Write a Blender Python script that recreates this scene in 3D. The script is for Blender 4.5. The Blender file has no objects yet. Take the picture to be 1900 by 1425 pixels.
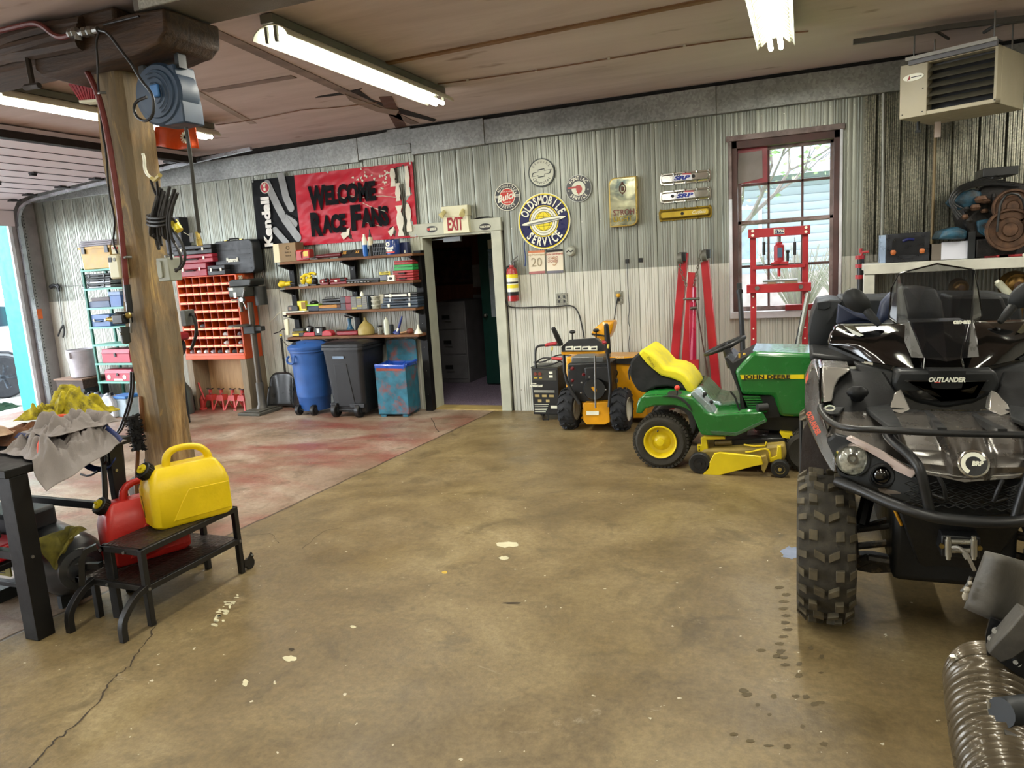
import bpy, bmesh, random
from math import *
from mathutils import Vector, Matrix, noise as mnoise
random.seed(7)
sc = bpy.context.scene
COL = sc.collection
# ---------------- camera ----------------
FPX, PITCH, ROLL, YAW, HC = 1362.04, .164623572, -.06149864, -.383709936, 1.68
_c, _s = cos(YAW), sin(YAW)
_r = Vector((_c, -_s, 0)); _f = Vector((_s, _c, 0)); _u = Vector((0, 0, 1))
F2 = _f*cos(PITCH) - _u*sin(PITCH); U2 = _f*sin(PITCH) + _u*cos(PITCH)
R2 = _r*cos(ROLL) + U2*sin(ROLL); U3 = -_r*sin(ROLL) + U2*cos(ROLL)
CAMP = Vector((0, 0, HC))
cd = bpy.data.cameras.new('camera'); cam = bpy.data.objects.new('camera', cd); COL.objects.link(cam)
cd.sensor_width = 36; cd.lens = FPX/1900*36; cd.clip_start = .02; cd.clip_end = 300
M3 = Matrix((R2, U3, -F2)).transposed()
cam.matrix_world = Matrix.Translation(CAMP) @ M3.to_4x4()
sc.camera = cam
def ray(u, v): return F2*FPX + R2*(u-950) - U3*(v-712.5)
WY = 7.66
def W(u, v, Y=WY):
    d = ray(u, v); return CAMP + d*(Y/d.y)
def F(u, v, z=0.0):
    d = ray(u, v); return CAMP + d*((z-HC)/d.z)
def XW(u, v, X):
    d = ray(u, v); return CAMP + d*(X/d.x)
# ---------------- view / world ----------------
sc.view_settings.view_transform = 'Standard'; sc.view_settings.look = 'None'
sc.view_settings.gamma = 1; sc.view_settings.use_curve_mapping = False
sc.view_settings.exposure = 0.28
w = bpy.data.worlds.new('sky'); sc.world = w; w.use_nodes = True
nt = w.node_tree; nt.nodes.clear()
wo = nt.nodes.new('ShaderNodeOutputWorld'); bg = nt.nodes.new('ShaderNodeBackground')
sk = nt.nodes.new('ShaderNodeTexSky'); sk.sky_type = 'HOSEK_WILKIE'; sk.turbidity = 9; sk.sun_direction = (-.5, .3, .8); sk.ground_albedo = .4
mx = nt.nodes.new('ShaderNodeMix'); mx.data_type = 'RGBA'; mx.inputs[0].default_value = .75
mx.inputs[7].default_value = (.86, .93, 1, 1)
nt.links.new(sk.outputs[0], mx.inputs[6]); nt.links.new(mx.outputs[2], bg.inputs[0]); bg.inputs[1].default_value = 12.0
nt.links.new(bg.outputs[0], wo.inputs[0])
# ---------------- colour / materials ----------------
def lin(h):
    if not isinstance(h, str): return tuple(h)+(1,) if len(h) == 3 else h
    h = h.lstrip('#'); o = []
    for i in (0, 2, 4):
        c = int(h[i:i+2], 16)/255; o.append(c/12.92 if c <= .04045 else ((c+.055)/1.055)**2.4)
    return tuple(o)+(1,)
MATS = {}
class NT:
    def __init__(s, name):
        s.m = bpy.data.materials.new(name); s.m.use_nodes = True; s.t = s.m.node_tree
        s.b = s.t.nodes['Principled BSDF']; s._co = None
    def n(s, t, **k):
        x = s.t.nodes.new('ShaderNode'+t)
        for a, v in k.items(): setattr(x, a, v)
        return x
    def l(s, a, b): s.t.links.new(a, b)
    def co(s, world=False, scale=(1, 1, 1)):
        if world: src = s.n('NewGeometry').outputs['Position']
        else: src = s.n('TexCoord').outputs['Object']
        mp = s.n('Mapping'); mp.inputs['Scale'].default_value = scale; s.l(src, mp.inputs[0]); return mp.outputs[0]
    def noise(s, co, sc_, det=4, rough=.55, dist=0):
        x = s.n('TexNoise'); x.inputs['Scale'].default_value = sc_; x.inputs['Detail'].default_value = det
        x.inputs['Roughness'].default_value = rough; x.inputs['Distortion'].default_value = dist; s.l(co, x.inputs['Vector']); return x.outputs[0]
    def ramp(s, f, stops):
        x = s.n('ValToRGB'); e = x.color_ramp.elements
        while len(e) < len(stops): e.new(.5)
        for i, (p, c) in enumerate(stops): e[i].position = p; e[i].color = lin(c) if not isinstance(c, (int, float)) else (c, c, c, 1)
        s.l(f, x.inputs[0]); return x.outputs[0]
    def mix(s, f, a, b, mode='MIX'):
        x = s.n('Mix', data_type='RGBA', blend_type=mode)
        for v, i in ((f, 0), (a, 6), (b, 7)):
            if isinstance(v, (int, float)): x.inputs[i].default_value = v
            elif isinstance(v, (str, tuple)): x.inputs[i].default_value = lin(v)
            else: s.l(v, x.inputs[i])
        return x.outputs[2]
    def mth(s, op, a, b=0, c=0, clamp=False):
        x = s.n('Math', operation=op, use_clamp=clamp)
        for i, v in enumerate((a, b, c)):
            if isinstance(v, (int, float)): x.inputs[i].default_value = v
            else: s.l(v, x.inputs[i])
        return x.outputs[0]
    def bump(s, h, st, d=.01):
        x = s.n('Bump'); x.inputs['Strength'].default_value = st; x.inputs['Distance'].default_value = d
        s.l(h, x.inputs['Height']); s.l(x.outputs[0], s.b.inputs['Normal'])
def mat(name, col, rough=.5, metal=0., var=.12, vs=6., bump=0., bs=60., coat=0., alpha=1., emit=0., trans=0., dirt=None, spec=None):
    if name in MATS: return MATS[name]
    k = NT(name); c = lin(col); co = k.co()
    f = k.noise(co, vs)
    if var > 0:
        dk = tuple(max(0, x*(1-var*2)) for x in c[:3])+(1,); lt = tuple(min(1, x*(1+var)) for x in c[:3])+(1,)
        x = k.ramp(f, [(.3, dk), (.7, lt)])
        if dirt:
            g = k.ramp(k.noise(co, vs*.6, 8, .7), [(.5, 0.), (.68, 1.)]); x = k.mix(g, x, dirt)
        k.l(x, k.b.inputs['Base Color'])
    else: k.b.inputs['Base Color'].default_value = c
    rr = k.ramp(k.noise(co, vs*2), [(.3, max(.03, rough*.8)), (.7, min(1, rough*1.2))]); k.l(rr, k.b.inputs['Roughness'])
    k.b.inputs['Metallic'].default_value = metal
    if coat: k.b.inputs['Coat Weight'].default_value = coat; k.b.inputs['Coat Roughness'].default_value = .08
    if bump: k.bump(k.noise(co, bs, 5), bump)
    if alpha < 1: k.b.inputs['Alpha'].default_value = alpha
    if trans: k.b.inputs['Transmission Weight'].default_value = trans
    if spec is not None: k.b.inputs['Specular IOR Level'].default_value = spec
    if emit: k.b.inputs['Emission Color'].default_value = c; k.b.inputs['Emission Strength'].default_value = emit
    MATS[name] = k.m; return k.m
def wood(name, a, b, scale=(3, 3, 3), stretch=12, rough=.7, axis=0, bump=.4, knots=True):
    if name in MATS: return MATS[name]
    k = NT(name); s = [scale[0]*stretch]*3; s[axis] = scale[0]
    co = k.co(scale=tuple(s)); f = k.noise(co, 1, 6, .65, .6)
    g = k.noise(k.co(scale=(2, 2, 2)), 1.3, 4)
    x = k.ramp(f, [(.28, a), (.72, b)]); x = k.mix(k.ramp(g, [(.35, .0), (.75, .55)]), x, a)
    k.l(x, k.b.inputs['Base Color']); k.b.inputs['Roughness'].default_value = rough; k.bump(f, bump, .01)
    MATS[name] = k.m; return k.m
def glass(name, col=(1, 1, 1), alpha=.12, rough=.02):
    if name in MATS: return MATS[name]
    k = NT(name); k.b.inputs['Base Color'].default_value = lin(col); k.b.inputs['Roughness'].default_value = rough
    k.b.inputs['Alpha'].default_value = alpha; MATS[name] = k.m; return k.m
# ---------------- mesh builder ----------------
def axes(d):
    d = Vector(d).normalized(); a = Vector((0, 0, 1)) if abs(d.z) < .95 else Vector((1, 0, 0))
    x = a.cross(d).normalized(); return x, d.cross(x).normalized(), d
def V(*a): return Vector(a)
class B:
    """collects shapes and links them as one mesh object"""
    def __init__(s, m=None): s.bm = bmesh.new(); s.mats = []; s.cur = 0; s.use(m) if m else None
    def use(s, m):
        if m not in s.mats: s.mats.append(m)
        s.cur = s.mats.index(m); return s
    def face(s, vs):
        try: f = s.bm.faces.new(vs)
        except ValueError: return None
        f.material_index = s.cur; return f
    def box(s, c, d, rot=None, m=None):
        if m: s.use(m)
        c = Vector(c); h = Vector(d)/2; R = rot if rot is not None else Matrix.Identity(3)
        if isinstance(R, (tuple, list)):
            from mathutils import Euler
            R = Euler(R).to_matrix()
        vs = [s.bm.verts.new(c+R @ Vector((x*h.x, y*h.y, z*h.z))) for x in (-1, 1) for y in (-1, 1) for z in (-1, 1)]
        for q in ((0, 1, 3, 2), (4, 6, 7, 5), (0, 4, 5, 1), (2, 3, 7, 6), (0, 2, 6, 4), (1, 5, 7, 3)): s.face([vs[i] for i in q])
        return s
    def bb(s, x0, x1, y0, y1, z0, z1, m=None): return s.box(((x0+x1)/2, (y0+y1)/2, (z0+z1)/2), (abs(x1-x0), abs(y1-y0), abs(z1-z0)), m=m)
    def rings(s, rs, closed=True, cap=True, loop=False):
        R = [[s.bm.verts.new(p) for p in r] for r in rs]; n = len(R[0])
        pairs = list(zip(R, R[1:]))+([(R[-1], R[0])] if loop else [])
        for a, b in pairs:
            for i in range(n if closed else n-1):
                j = (i+1) % n; s.face([a[i], a[j], b[j], b[i]])
        if cap and closed and not loop: s.face(R[0][::-1]); s.face(R[-1])
        return s
    def cyl(s, p0, p1, r, r2=None, seg=16, m=None, cap=True):
        if m: s.use(m)
        p0, p1 = Vector(p0), Vector(p1); r2 = r if r2 is None else r2; x, y, _ = axes(p1-p0)
        return s.rings([[p+(x*cos(2*pi*i/seg)+y*sin(2*pi*i/seg))*q for i in range(seg)] for p, q in ((p0, r), (p1, r2))], cap=cap)
    def lathe(s, prof, c=(0, 0, 0), ax=(0, 0, 1), seg=24, m=None, cap=True, sx=1, sy=1):
        if m: s.use(m)
        x, y, d = axes(ax); c = Vector(c)
        return s.rings([[c+d*z+(x*cos(2*pi*i/seg)*sx+y*sin(2*pi*i/seg)*sy)*max(r, 1e-4) for i in range(seg)] for r, z in prof], cap=cap)
    def tube(s, pts, r, seg=8, m=None, closed=False, smooth=0, sq=False, cap=True):
        if m: s.use(m)
        P = [Vector(p) for p in pts]
        for _ in range(smooth):
            Q = []; n = len(P)
            for i in range(n if closed else n-1):
                a, b = P[i], P[(i+1) % n]; Q += [a*.75+b*.25, a*.25+b*.75]
            if not closed: Q[0] = P[0]; Q[-1] = P[-1]
            P = Q
        n = len(P); T = []
        for i in range(n):
            a = P[i-1] if (i or closed) else P[0]; b = P[(i+1) % n] if (i < n-1 or closed) else P[-1]
            t = b-a; T.append(t.normalized() if t.length > 1e-9 else (T[-1] if T else V(0, 0, 1)))
        x, y, _ = axes(T[0]); rs = []
        if sq: seg = 4
        for i in range(n):
            if i:
                q = T[i-1].rotation_difference(T[i]); x = q @ x; y = q @ y
            rr = r[min(i*len(r)//n, len(r)-1)] if isinstance(r, (list, tuple)) else r
            o = pi/4 if sq else 0; k = sqrt(2) if sq else 1
            rs.append([P[i]+(x*cos(2*pi*j/seg+o)+y*sin(2*pi*j/seg+o))*rr*k for j in range(seg)])
        return s.rings(rs, loop=closed, cap=cap)
    def slab(s, pts, off, m=None, bulge=0, center=None):
        """polygon pts extruded by off; optional raised centre on the front"""
        if m: s.use(m)
        P = [Vector(p) for p in pts]; off = Vector(off)
        a = [s.bm.verts.new(p) for p in P]; b = [s.bm.verts.new(p+off) for p in P]; n = len(P)
        if bulge:
            c = Vector(center) if center is not None else sum(P, V(0, 0, 0))/n
            i1 = [s.bm.verts.new(p*.55+c*.45-off.normalized()*bulge*.75) for p in P]; cv = s.bm.verts.new(c-off.normalized()*bulge)
            for i in range(n): j = (i+1) % n; s.face([a[i], a[j], i1[j], i1[i]]); s.face([i1[i], i1[j], cv])
        else: s.face(a)
        s.face(b[::-1])
        for i in range(n): j = (i+1) % n; s.face([a[j], a[i], b[i], b[j]])
        return s
    def ball(s, c, r, seg=16, m=None, rot=None):
        if m: s.use(m)
        c = Vector(c); r = Vector((r, r, r)) if isinstance(r, (int, float)) else Vector(r); R = rot if rot is not None else Matrix.Identity(3)
        rn = seg//2; rs = []
        for i in range(1, rn):
            t = pi*i/rn; rs.append([c+R @ Vector((r.x*sin(t)*cos(2*pi*j/seg), r.y*sin(t)*sin(2*pi*j/seg), -r.z*cos(t))) for j in range(seg)])
        return s.rings(rs)
    def grid(s, fn, nu, nv, m=None, wrap=False):
        if m: s.use(m)
        G = [[s.bm.verts.new(fn(i/nu, j/nv)) for i in range(nu if wrap else nu+1)] for j in range(nv+1)]
        for j in range(nv):
            for i in range(nu):
                k = (i+1) % nu if wrap else i+1
                s.face([G[j][i], G[j][k], G[j+1][k], G[j+1][i]])
        return s
    def poly(s, pts, m=None):
        if m: s.use(m)
        s.face([s.bm.verts.new(p) for p in pts]); return s
    def text(s, txt, origin, right, up, size, m=None, ext=.0015, bold=0, shear=0, width=None, align='CENTER', squash=1.0):
        """lettering: flat solid letters facing right x up"""
        if m: s.use(m)
        cu = bpy.data.curves.new('t', 'FONT'); cu.body = txt; cu.size = 1; cu.extrude = 0; cu.offset = bold; cu.shear = shear
        cu.align_x = align; cu.align_y = 'CENTER'; cu.resolution_u = 3; cu.fill_mode = 'FRONT'
        ob = bpy.data.objects.new('t', cu); COL.objects.link(ob)
        me = bpy.data.meshes.new_from_object(ob, depsgraph=bpy.context.evaluated_depsgraph_get())
        bpy.data.objects.remove(ob); bpy.data.curves.remove(cu)
        R_, U_ = Vector(right).normalized(), Vector(up).normalized(); N = R_.cross(U_); o = Vector(origin)
        xs = [v.co.x for v in me.vertices] or [0]
        k = size/.7; kx = k*squash
        if width: kx = width/max(1e-6, max(xs)-min(xs))
        mid = (max(xs)+min(xs))/2 if (width and align == 'CENTER') else 0
        bm2 = bmesh.new(); bm2.from_mesh(me); bpy.data.meshes.remove(me)
        if ext:
            r = bmesh.ops.extrude_face_region(bm2, geom=bm2.faces[:]); 
            for v in r['geom']:
                if isinstance(v, bmesh.types.BMVert): v.co.z += ext/k
        mp = {}
        for v in bm2.verts: mp[v] = s.bm.verts.new(o+R_*((v.co.x-mid)*kx)+U_*(v.co.y*k)+N*(v.co.z*k))
        for f in bm2.faces: s.face([mp[v] for v in f.verts])
        bm2.free(); return s
    def arctext(s, txt, c, right, up, rad, a0, a1, size, m=None, inward=False, bold=.02, ext=.001, squash=.9):
        """letters along an arc, angles in degrees clockwise from the top"""
        c = Vector(c); R_, U_ = Vector(right).normalized(), Vector(up).normalized(); n = len(txt)
        for i, ch in enumerate(txt):
            if ch == ' ': continue
            a = radians(a0+(a1-a0)*i/max(1, n-1)); d = R_*sin(a)+U_*cos(a); t = R_*cos(a)-U_*sin(a)
            if inward: t, d2 = -t, -d
            else: d2 = d
            s.text(ch, c+d*rad, t, d2, size, m, ext, bold, squash=squash)
        return s
    def disc(s, c, n, r, th, m=None, seg=32, rx=None):
        c = Vector(c); n = Vector(n).normalized(); return s.cyl(c, c+n*th, r, seg=seg, m=m)
    def xf(s, M): 
        for v in s.bm.verts: v.co = M @ v.co
        return s
    def jit(s, amp, sc_=1, seed=0):
        for v in s.bm.verts: v.co += Vector((mnoise.noise(v.co*sc_+V(seed, 0, 0)), mnoise.noise(v.co*sc_+V(0, seed+9, 0)), mnoise.noise(v.co*sc_+V(0, 5, seed))))*amp
        return s
    def build(s, name, parent=None, bevel=0, sub=0, ang=.6, flat=False, weld=0, seg=2, label=None, clip=True, thick=0):
        if weld: bmesh.ops.remove_doubles(s.bm, verts=s.bm.verts, dist=weld)
        bmesh.ops.recalc_face_normals(s.bm, faces=s.bm.faces)
        if not flat:
            for f in s.bm.faces: f.smooth = True
            for e in s.bm.edges:
                if len(e.link_faces) == 2 and e.calc_face_angle(0) > ang: e.smooth = False
        me = bpy.data.meshes.new(name); s.bm.to_mesh(me); s.bm.free()
        for m in s.mats: me.materials.append(m)
        o = bpy.data.objects.new(name, me); COL.objects.link(o)
        if parent is not None: o.parent = parent
        if thick:
            md = o.modifiers.new('so', 'SOLIDIFY'); md.thickness = thick; md.offset = 0
        if bevel:
            md = o.modifiers.new('bv', 'BEVEL'); md.width = bevel; md.segments = seg; md.limit_method = 'ANGLE'; md.angle_limit = .6; md.use_clamp_overlap = True
        if sub:
            md = o.modifiers.new('ss', 'SUBSURF'); md.levels = sub; md.render_levels = sub
        if label: o['label'] = label
        return o
def tag(o, label, cat, group=None, kind=None):
    o['label'] = label; o['category'] = cat
    if group: o['group'] = group
    if kind: o['kind'] = kind
    return o
def thing(name, label, cat, loc=(0, 0, 0), rz=0, group=None, rot=None):
    o = bpy.data.objects.new(name, None); COL.objects.link(o); o.location = loc; o.rotation_euler = rot or (0, 0, rz)
    o.empty_display_size = .1
    return tag(o, label, cat, group)
def struct(o, label=None):
    o['kind'] = 'structure'
    if label: o['label'] = label
    return o
def dup(root, loc=None, rz=None, label=None, name=None):
    def cp(o, par):
        c = o.copy(); COL.objects.link(c)
        if par is not None: c.parent = par
        for ch in o.children: cp(ch, c)
        return c
    r = cp(root, None)
    if loc is not None: r.location = loc
    if rz is not None: r.rotation_euler = (0, 0, rz)
    if label: r['label'] = label
    return r
EX, EY, EZ = V(1, 0, 0), V(0, 1, 0), V(0, 0, 1)
# ---------------- lamps' light and daylight ----------------
def area(name, loc, size, power, col, rot=(0, 0, 0), spread=None, parent=None):
    l = bpy.data.lights.new(name, 'AREA'); l.shape = 'RECTANGLE'; l.size, l.size_y = size; l.energy = power; l.color = col[:3]
    o = bpy.data.objects.new(name, l); COL.objects.link(o); o.location = loc; o.rotation_euler = rot
    if parent is not None: o.parent = parent
    return o
# ================= SETTING =================
XL, XR, YB, CZ = -10.4, 4.2, -4.0, 3.25
DX0, DX1, DZ = -4.08, -3.22, 2.03            # office doorway
WX0, WX1, WZ0, WZ1 = -.655, .30, 1.035, 2.69   # window opening
# --- floor
k = NT('concrete_floor'); co = k.co(world=True)
a = F(899, 771); b_ = F(440, 985)
nx, ny = (b_-a).y, -(b_-a).x; L_ = sqrt(nx*nx+ny*ny); nx /= L_; ny /= L_
sep = k.n('SeparateXYZ'); k.l(co, sep.inputs[0])
dist = k.mth('SUBTRACT', k.mth('ADD', k.mth('MULTIPLY', sep.outputs[0], nx), k.mth('MULTIPLY', sep.outputs[1], ny)), a.x*nx+a.y*ny)
sgn = 1 if (-6*nx+6*ny) > (a.x*nx+a.y*ny) else -1
dist = k.mth('MULTIPLY', dist, sgn)
wob = k.mth('MULTIPLY', k.mth('SUBTRACT', k.noise(co, 2.5, 5), .5), .05)
dw = k.mth('ADD', dist, wob)
left = k.ramp(k.mth('ADD', k.mth('MULTIPLY', dw, 20), .5), [(.45, 0.), (.55, 1.)])
base = k.ramp(k.noise(co, .9, 9, .68, .4), [(.30, '#66573a'), (.48, '#83714e'), (.58, '#95835d'), (.7, '#ab9a74')])
base2 = k.ramp(k.noise(co, 1.1, 8, .62, .5), [(.30, '#836c58'), (.52, '#a38e7a'), (.7, '#c4b5a4')])
fine = k.ramp(k.noise(co, 30, 9, .8), [(.3, '#6f6555'), (.7, '#ffffff')])
red = k.ramp(k.noise(k.co(world=True, scale=(.55, 1.0, 1)), 1.1, 7, .62, .3), [(.47, 0.), (.62, .85)])
base2 = k.mix(red, base2, '#8c4338')
x = k.mix(left, base, base2)
x = k.mix(.6, x, fine, 'MULTIPLY')
dark = k.ramp(k.noise(co, 3.1, 9, .72, .8), [(.53, 0.), (.66, .55)]); x = k.mix(dark, x, '#4a3f2a'); wet = k.ramp(k.noise(k.co(world=True, scale=(1, .7, 1)), 1.3, 8, .7, 1.5), [(.56, 0.), (.66, .4)]); x = k.mix(wet, x, '#51452f')
pale = k.ramp(k.noise(k.co(world=True, scale=(1, 2.4, 1)), 1.7, 10, .75, 1.2), [(.63, 0.), (.72, .45)]); x = k.mix(pale, x, '#cfc7ae')
spk = k.ramp(k.noise(co, 26, 2, .5), [(.735, 0.), (.75, .8)]); x = k.mix(spk, x, '#d9d3bc')
jo = k.mth('ABSOLUTE', dw); jm = k.ramp(jo, [(.006, 1.), (.014, 0.)]); x = k.mix(k.mth('MULTIPLY', jm, .85), x, '#3a3024')
k.l(x, k.b.inputs['Base Color'])
rr = k.ramp(k.noise(co, 1.6, 7, .65), [(.35, .3), (.65, .58)]); k.l(rr, k.b.inputs['Roughness'])
k.b.inputs['Specular IOR Level'].default_value = .45
hb = k.mth('SUBTRACT', k.noise(co, 30, 8, .7), k.mth('MULTIPLY', jm, 1.5)); k.bump(hb, .25, .01)
floor_m = k.m
struct(B(floor_m).bb(XL, XR, YB, WY+.15, -.12, 0).build('floor'), 'stained bare concrete garage floor with a long joint and red paint marks')
mk = B(mat('crack_dark', '#3b3122', .9))
def ribbon(pts, wd):
    rnd = random.Random(4); P_ = [F(*q, .0015) for q in pts]; Q = []
    for a_, b_ in zip(P_, P_[1:]):
        for i in range(8): c = a_.lerp(b_, i/8); Q.append(c+V(rnd.gauss(0, .006), rnd.gauss(0, .006), 0))
    for a_, b_ in zip(Q, Q[1:]): d = (b_-a_).normalized(); n_ = V(-d.y, d.x, 0)*wd*rnd.uniform(.5, 1.3); mk.poly([a_+n_, b_+n_, b_-n_, a_-n_])
ribbon([(292, 1150), (275, 1185), (240, 1235), (205, 1262), (185, 1300), (120, 1360), (75, 1402), (50, 1430)], .0035); ribbon([(800, 776), (815, 806)], .004); ribbon([(560, 1018), (600, 985), (640, 978)], .0015); ribbon([(440, 995), (505, 990), (520, 1010)], .0015)
def splat(u, v, ru, rv, m, seed):
    rnd = random.Random(seed); mk.use(m); mk.poly([F(u+cos(a_)*ru*rnd.uniform(.65, 1.1), v+sin(a_)*rv*rnd.uniform(.65, 1.1), .0012) for a_ in [2*pi*i/18 for i in range(18)]])
pw_ = mat('paint_spot', '#cfc9a8', .7); rnd = random.Random(77)
for i in range(26): f_ = rnd.random(); splat(395+40*f_+rnd.gauss(0, 5), 1158-50*f_+rnd.gauss(0, 5), rnd.uniform(2, 7), rnd.uniform(1, 4), pw_, i)
for i, (u, v, a_, b_) in enumerate(((538, 1222, 14, 6), (455, 1267, 6, 7), (655, 1163, 6, 3), (940, 1010, 24, 6), (935, 1035, 10, 4), (510, 1268, 3, 2))): splat(u, v, a_, b_, pw_, 50+i)
splat(825, 1062, 6, 3, mat('yellow_spot', '#c9a83a', .6), 3); splat(1466, 1026, 20, 13, mat('wet_patch', '#8e97b0', .12), 5); splat(541, 1205, 6, 3, MATS['crack_dark'], 6); splat(950, 1119, 22, 2, MATS['crack_dark'], 8)
tm_ = mat('tread_print', '#5c5036', .8)
for i in range(9):
    for j in range(5): splat(1385+i*21+rnd.gauss(0, 9)-j*6, 1215+j*42+rnd.gauss(0, 12), rnd.uniform(4, 12), rnd.uniform(2, 5), tm_, 100+i*7+j) if rnd.random() < .6 else None
for i in range(12): splat(1455+rnd.gauss(0, 5), 1090+i*13, 10, 3, tm_, 300+i)
struct(mk.build('floor_marks'))
# --- ceiling
k = NT('painted_ceiling'); co = k.co(world=True, scale=(.35, 2.2, 1))
x = k.ramp(k.noise(co, 1.2, 8, .65, .6), [(.3, '#a3948e'), (.5, '#beb0ab'), (.72, '#d2c6c2')])
g = k.ramp(k.noise(k.co(world=True), .45, 4), [(.4, 0.), (.62, .8)]); x = k.mix(g, x, '#c9b8b4')
st = k.ramp(k.noise(k.co(world=True, scale=(1.2, 3, 1)), 1.25, 3, .5), [(.66, 0.), (.74, .7)]); x = k.mix(st, x, '#6e5030')
k.l(x, k.b.inputs['Base Color']); k.b.inputs['Roughness'].default_value = .75; k.bump(k.noise(co, 9, 6), .15)
ceil_m = k.m
B(ceil_m).bb(XL, XR, YB, WY+.15, CZ, CZ+.1).build('ceiling')['kind'] = 'structure'
batten_m = wood('batten_wood', '#6b4a2e', '#a5825c', axis=0)
seam_m = mat('ceiling_tape', '#85766f', .8, var=.2)
def strip(name, p, q, wd, th, m):
    p, q = Vector(p), Vector(q); d = (q-p).normalized(); s = V(-d.y, d.x, 0)*wd/2
    return struct(B(m).slab([p+s, q+s, q-s, p-s], (0, 0, th)).build(name))
Z = CZ-.014
strip('trim_1', F(690, 125, Z), F(1480, -30, Z), .06, .016, batten_m)       # bare batten across the ceiling
Z = CZ-.006
strip('trim_2', F(330, 30, Z), F(770, 230, Z), .1, .008, seam_m)
strip('trim_3', F(545, 143, Z), F(380, 170, Z), .09, .008, seam_m)
strip('trim_4', F(715, 180, Z), F(745, 238, Z), .12, .01, mat('brown_tape', '#5b3f33', .7))
strip('trim_5', F(290, 130, Z), F(470, 230, Z), .07, .006, mat('pale_tape', '#a3978f', .8))
blk = mat('dark_gap', '#15120f', .9, var=.05)
s = B(mat('torn_board', '#8c7b70', .9)); pts = [(640, 175), (655, 182), (680, 190), (705, 200), (740, 205), (735, 214), (700, 208), (668, 196), (648, 186)]
Z = CZ-.012
s.slab([F(u, v, Z) for u, v in pts], (0, 0, .012)); struct(s.build('trim_6'))
s = B(blk).slab([F(u, v, CZ-.004) for u, v in [(632, 172), (672, 164), (668, 168), (690, 185), (810, 222), (805, 226), (720, 206), (690, 203), (668, 188), (640, 176), (585, 182), (590, 179)]], (0, 0, .003)); struct(s.build('trim_7'))
wire_m = mat('old_wire', '#7b5b46', .6)
w_ = B(wire_m).tube([F(u, v, CZ-.012) for u, v in [(812, 156), (868, 149), (995, 131), (1130, 109), (1270, 85), (1400, 68), (1500, 58)]], .006, seg=6, smooth=1)
for u, v in [(868, 149), (995, 131), (1130, 109), (1270, 85)]: w_.box(F(u, v, CZ-.012), (.02, .02, .02), m=mat('staple_white', '#c9c2b4', .5))
tag(w_.build('ceiling_cable'), 'thin brown cable stapled along the ceiling boards towards the tube lamp by the heater', 'cable')
w_ = B(wire_m).tube([F(u, v, CZ-.01) for u, v in [(400, 232), (455, 225), (520, 212), (570, 202), (620, 200), (700, 190)]], .005, seg=6, smooth=1)
tag(w_.build('ceiling_cable'), 'thin cable on the pinkish ceiling above the black and red banner', 'cable')
# --- corrugated walls (real ribs)
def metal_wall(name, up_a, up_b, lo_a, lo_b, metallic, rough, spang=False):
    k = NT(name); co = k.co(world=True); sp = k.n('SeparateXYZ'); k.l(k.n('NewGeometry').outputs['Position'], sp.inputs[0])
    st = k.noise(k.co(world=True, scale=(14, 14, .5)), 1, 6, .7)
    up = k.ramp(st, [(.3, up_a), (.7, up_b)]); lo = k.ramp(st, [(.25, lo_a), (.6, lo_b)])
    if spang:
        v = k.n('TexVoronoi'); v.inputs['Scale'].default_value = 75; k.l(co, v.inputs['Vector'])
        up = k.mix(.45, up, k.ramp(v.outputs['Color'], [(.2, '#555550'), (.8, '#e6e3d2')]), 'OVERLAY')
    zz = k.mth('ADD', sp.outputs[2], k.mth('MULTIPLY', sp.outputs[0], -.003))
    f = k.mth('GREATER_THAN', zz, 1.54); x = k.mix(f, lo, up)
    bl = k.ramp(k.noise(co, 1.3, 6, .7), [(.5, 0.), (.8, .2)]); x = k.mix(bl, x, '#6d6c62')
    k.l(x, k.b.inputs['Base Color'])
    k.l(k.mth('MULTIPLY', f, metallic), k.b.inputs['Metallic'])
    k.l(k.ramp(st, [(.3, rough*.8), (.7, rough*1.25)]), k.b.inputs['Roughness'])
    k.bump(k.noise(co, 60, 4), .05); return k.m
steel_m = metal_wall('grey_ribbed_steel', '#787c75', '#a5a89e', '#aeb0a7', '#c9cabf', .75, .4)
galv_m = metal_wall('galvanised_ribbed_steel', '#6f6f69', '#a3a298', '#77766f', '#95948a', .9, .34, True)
def ribs(x0, x1, full=False):
    """wall profile (x, depth): 0.2 m panels with a deep joint and five fine ribs; full = closely ribbed sheet"""
    out = []; n0 = floor(x0/.2)-1; P = .2
    i = n0
    while i*P < x1+P:
        o = i*P
        if full: seq = [(t*.2/6+dx, y) for t in range(6) for dx, y in ((.0, 0), (.008, .0), (.014, -.011), (.024, -.011), (.030, 0))]; seq[0] = (0, .014)
        else: seq = [(0, .016), (.007, .016), (.008, 0), (.030, -.003)]+[(c+dx, y) for c in (.055, .080, .105, .130, .155) for dx, y in ((-.008, -.001), (-.003, -.0055), (.003, -.0055), (.008, -.001))]+[(.175, -.003), (.199, 0)]
        out += [(o+a_, y) for a_, y in seq]; i += 1
    out = [p for p in out if x0 < p[0] < x1]
    return [(x0, 0)]+out+[(x1, 0)]
def ribwall(bld, x0, x1, z0, z1, full=False, Y=WY):
    pr = ribs(x0, x1, full); zs = [z0, (z0+z1)/2, z1]
    G = [[bld.bm.verts.new((x_, Y+d, z)) for x_, d in pr] for z in zs]
    for j in range(2):
        for i in range(len(pr)-1): bld.face([G[j][i], G[j][i+1], G[j+1][i+1], G[j+1][i]])
bw = B(steel_m); CX0, CX1 = DX0-.14, DX1+.14
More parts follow.
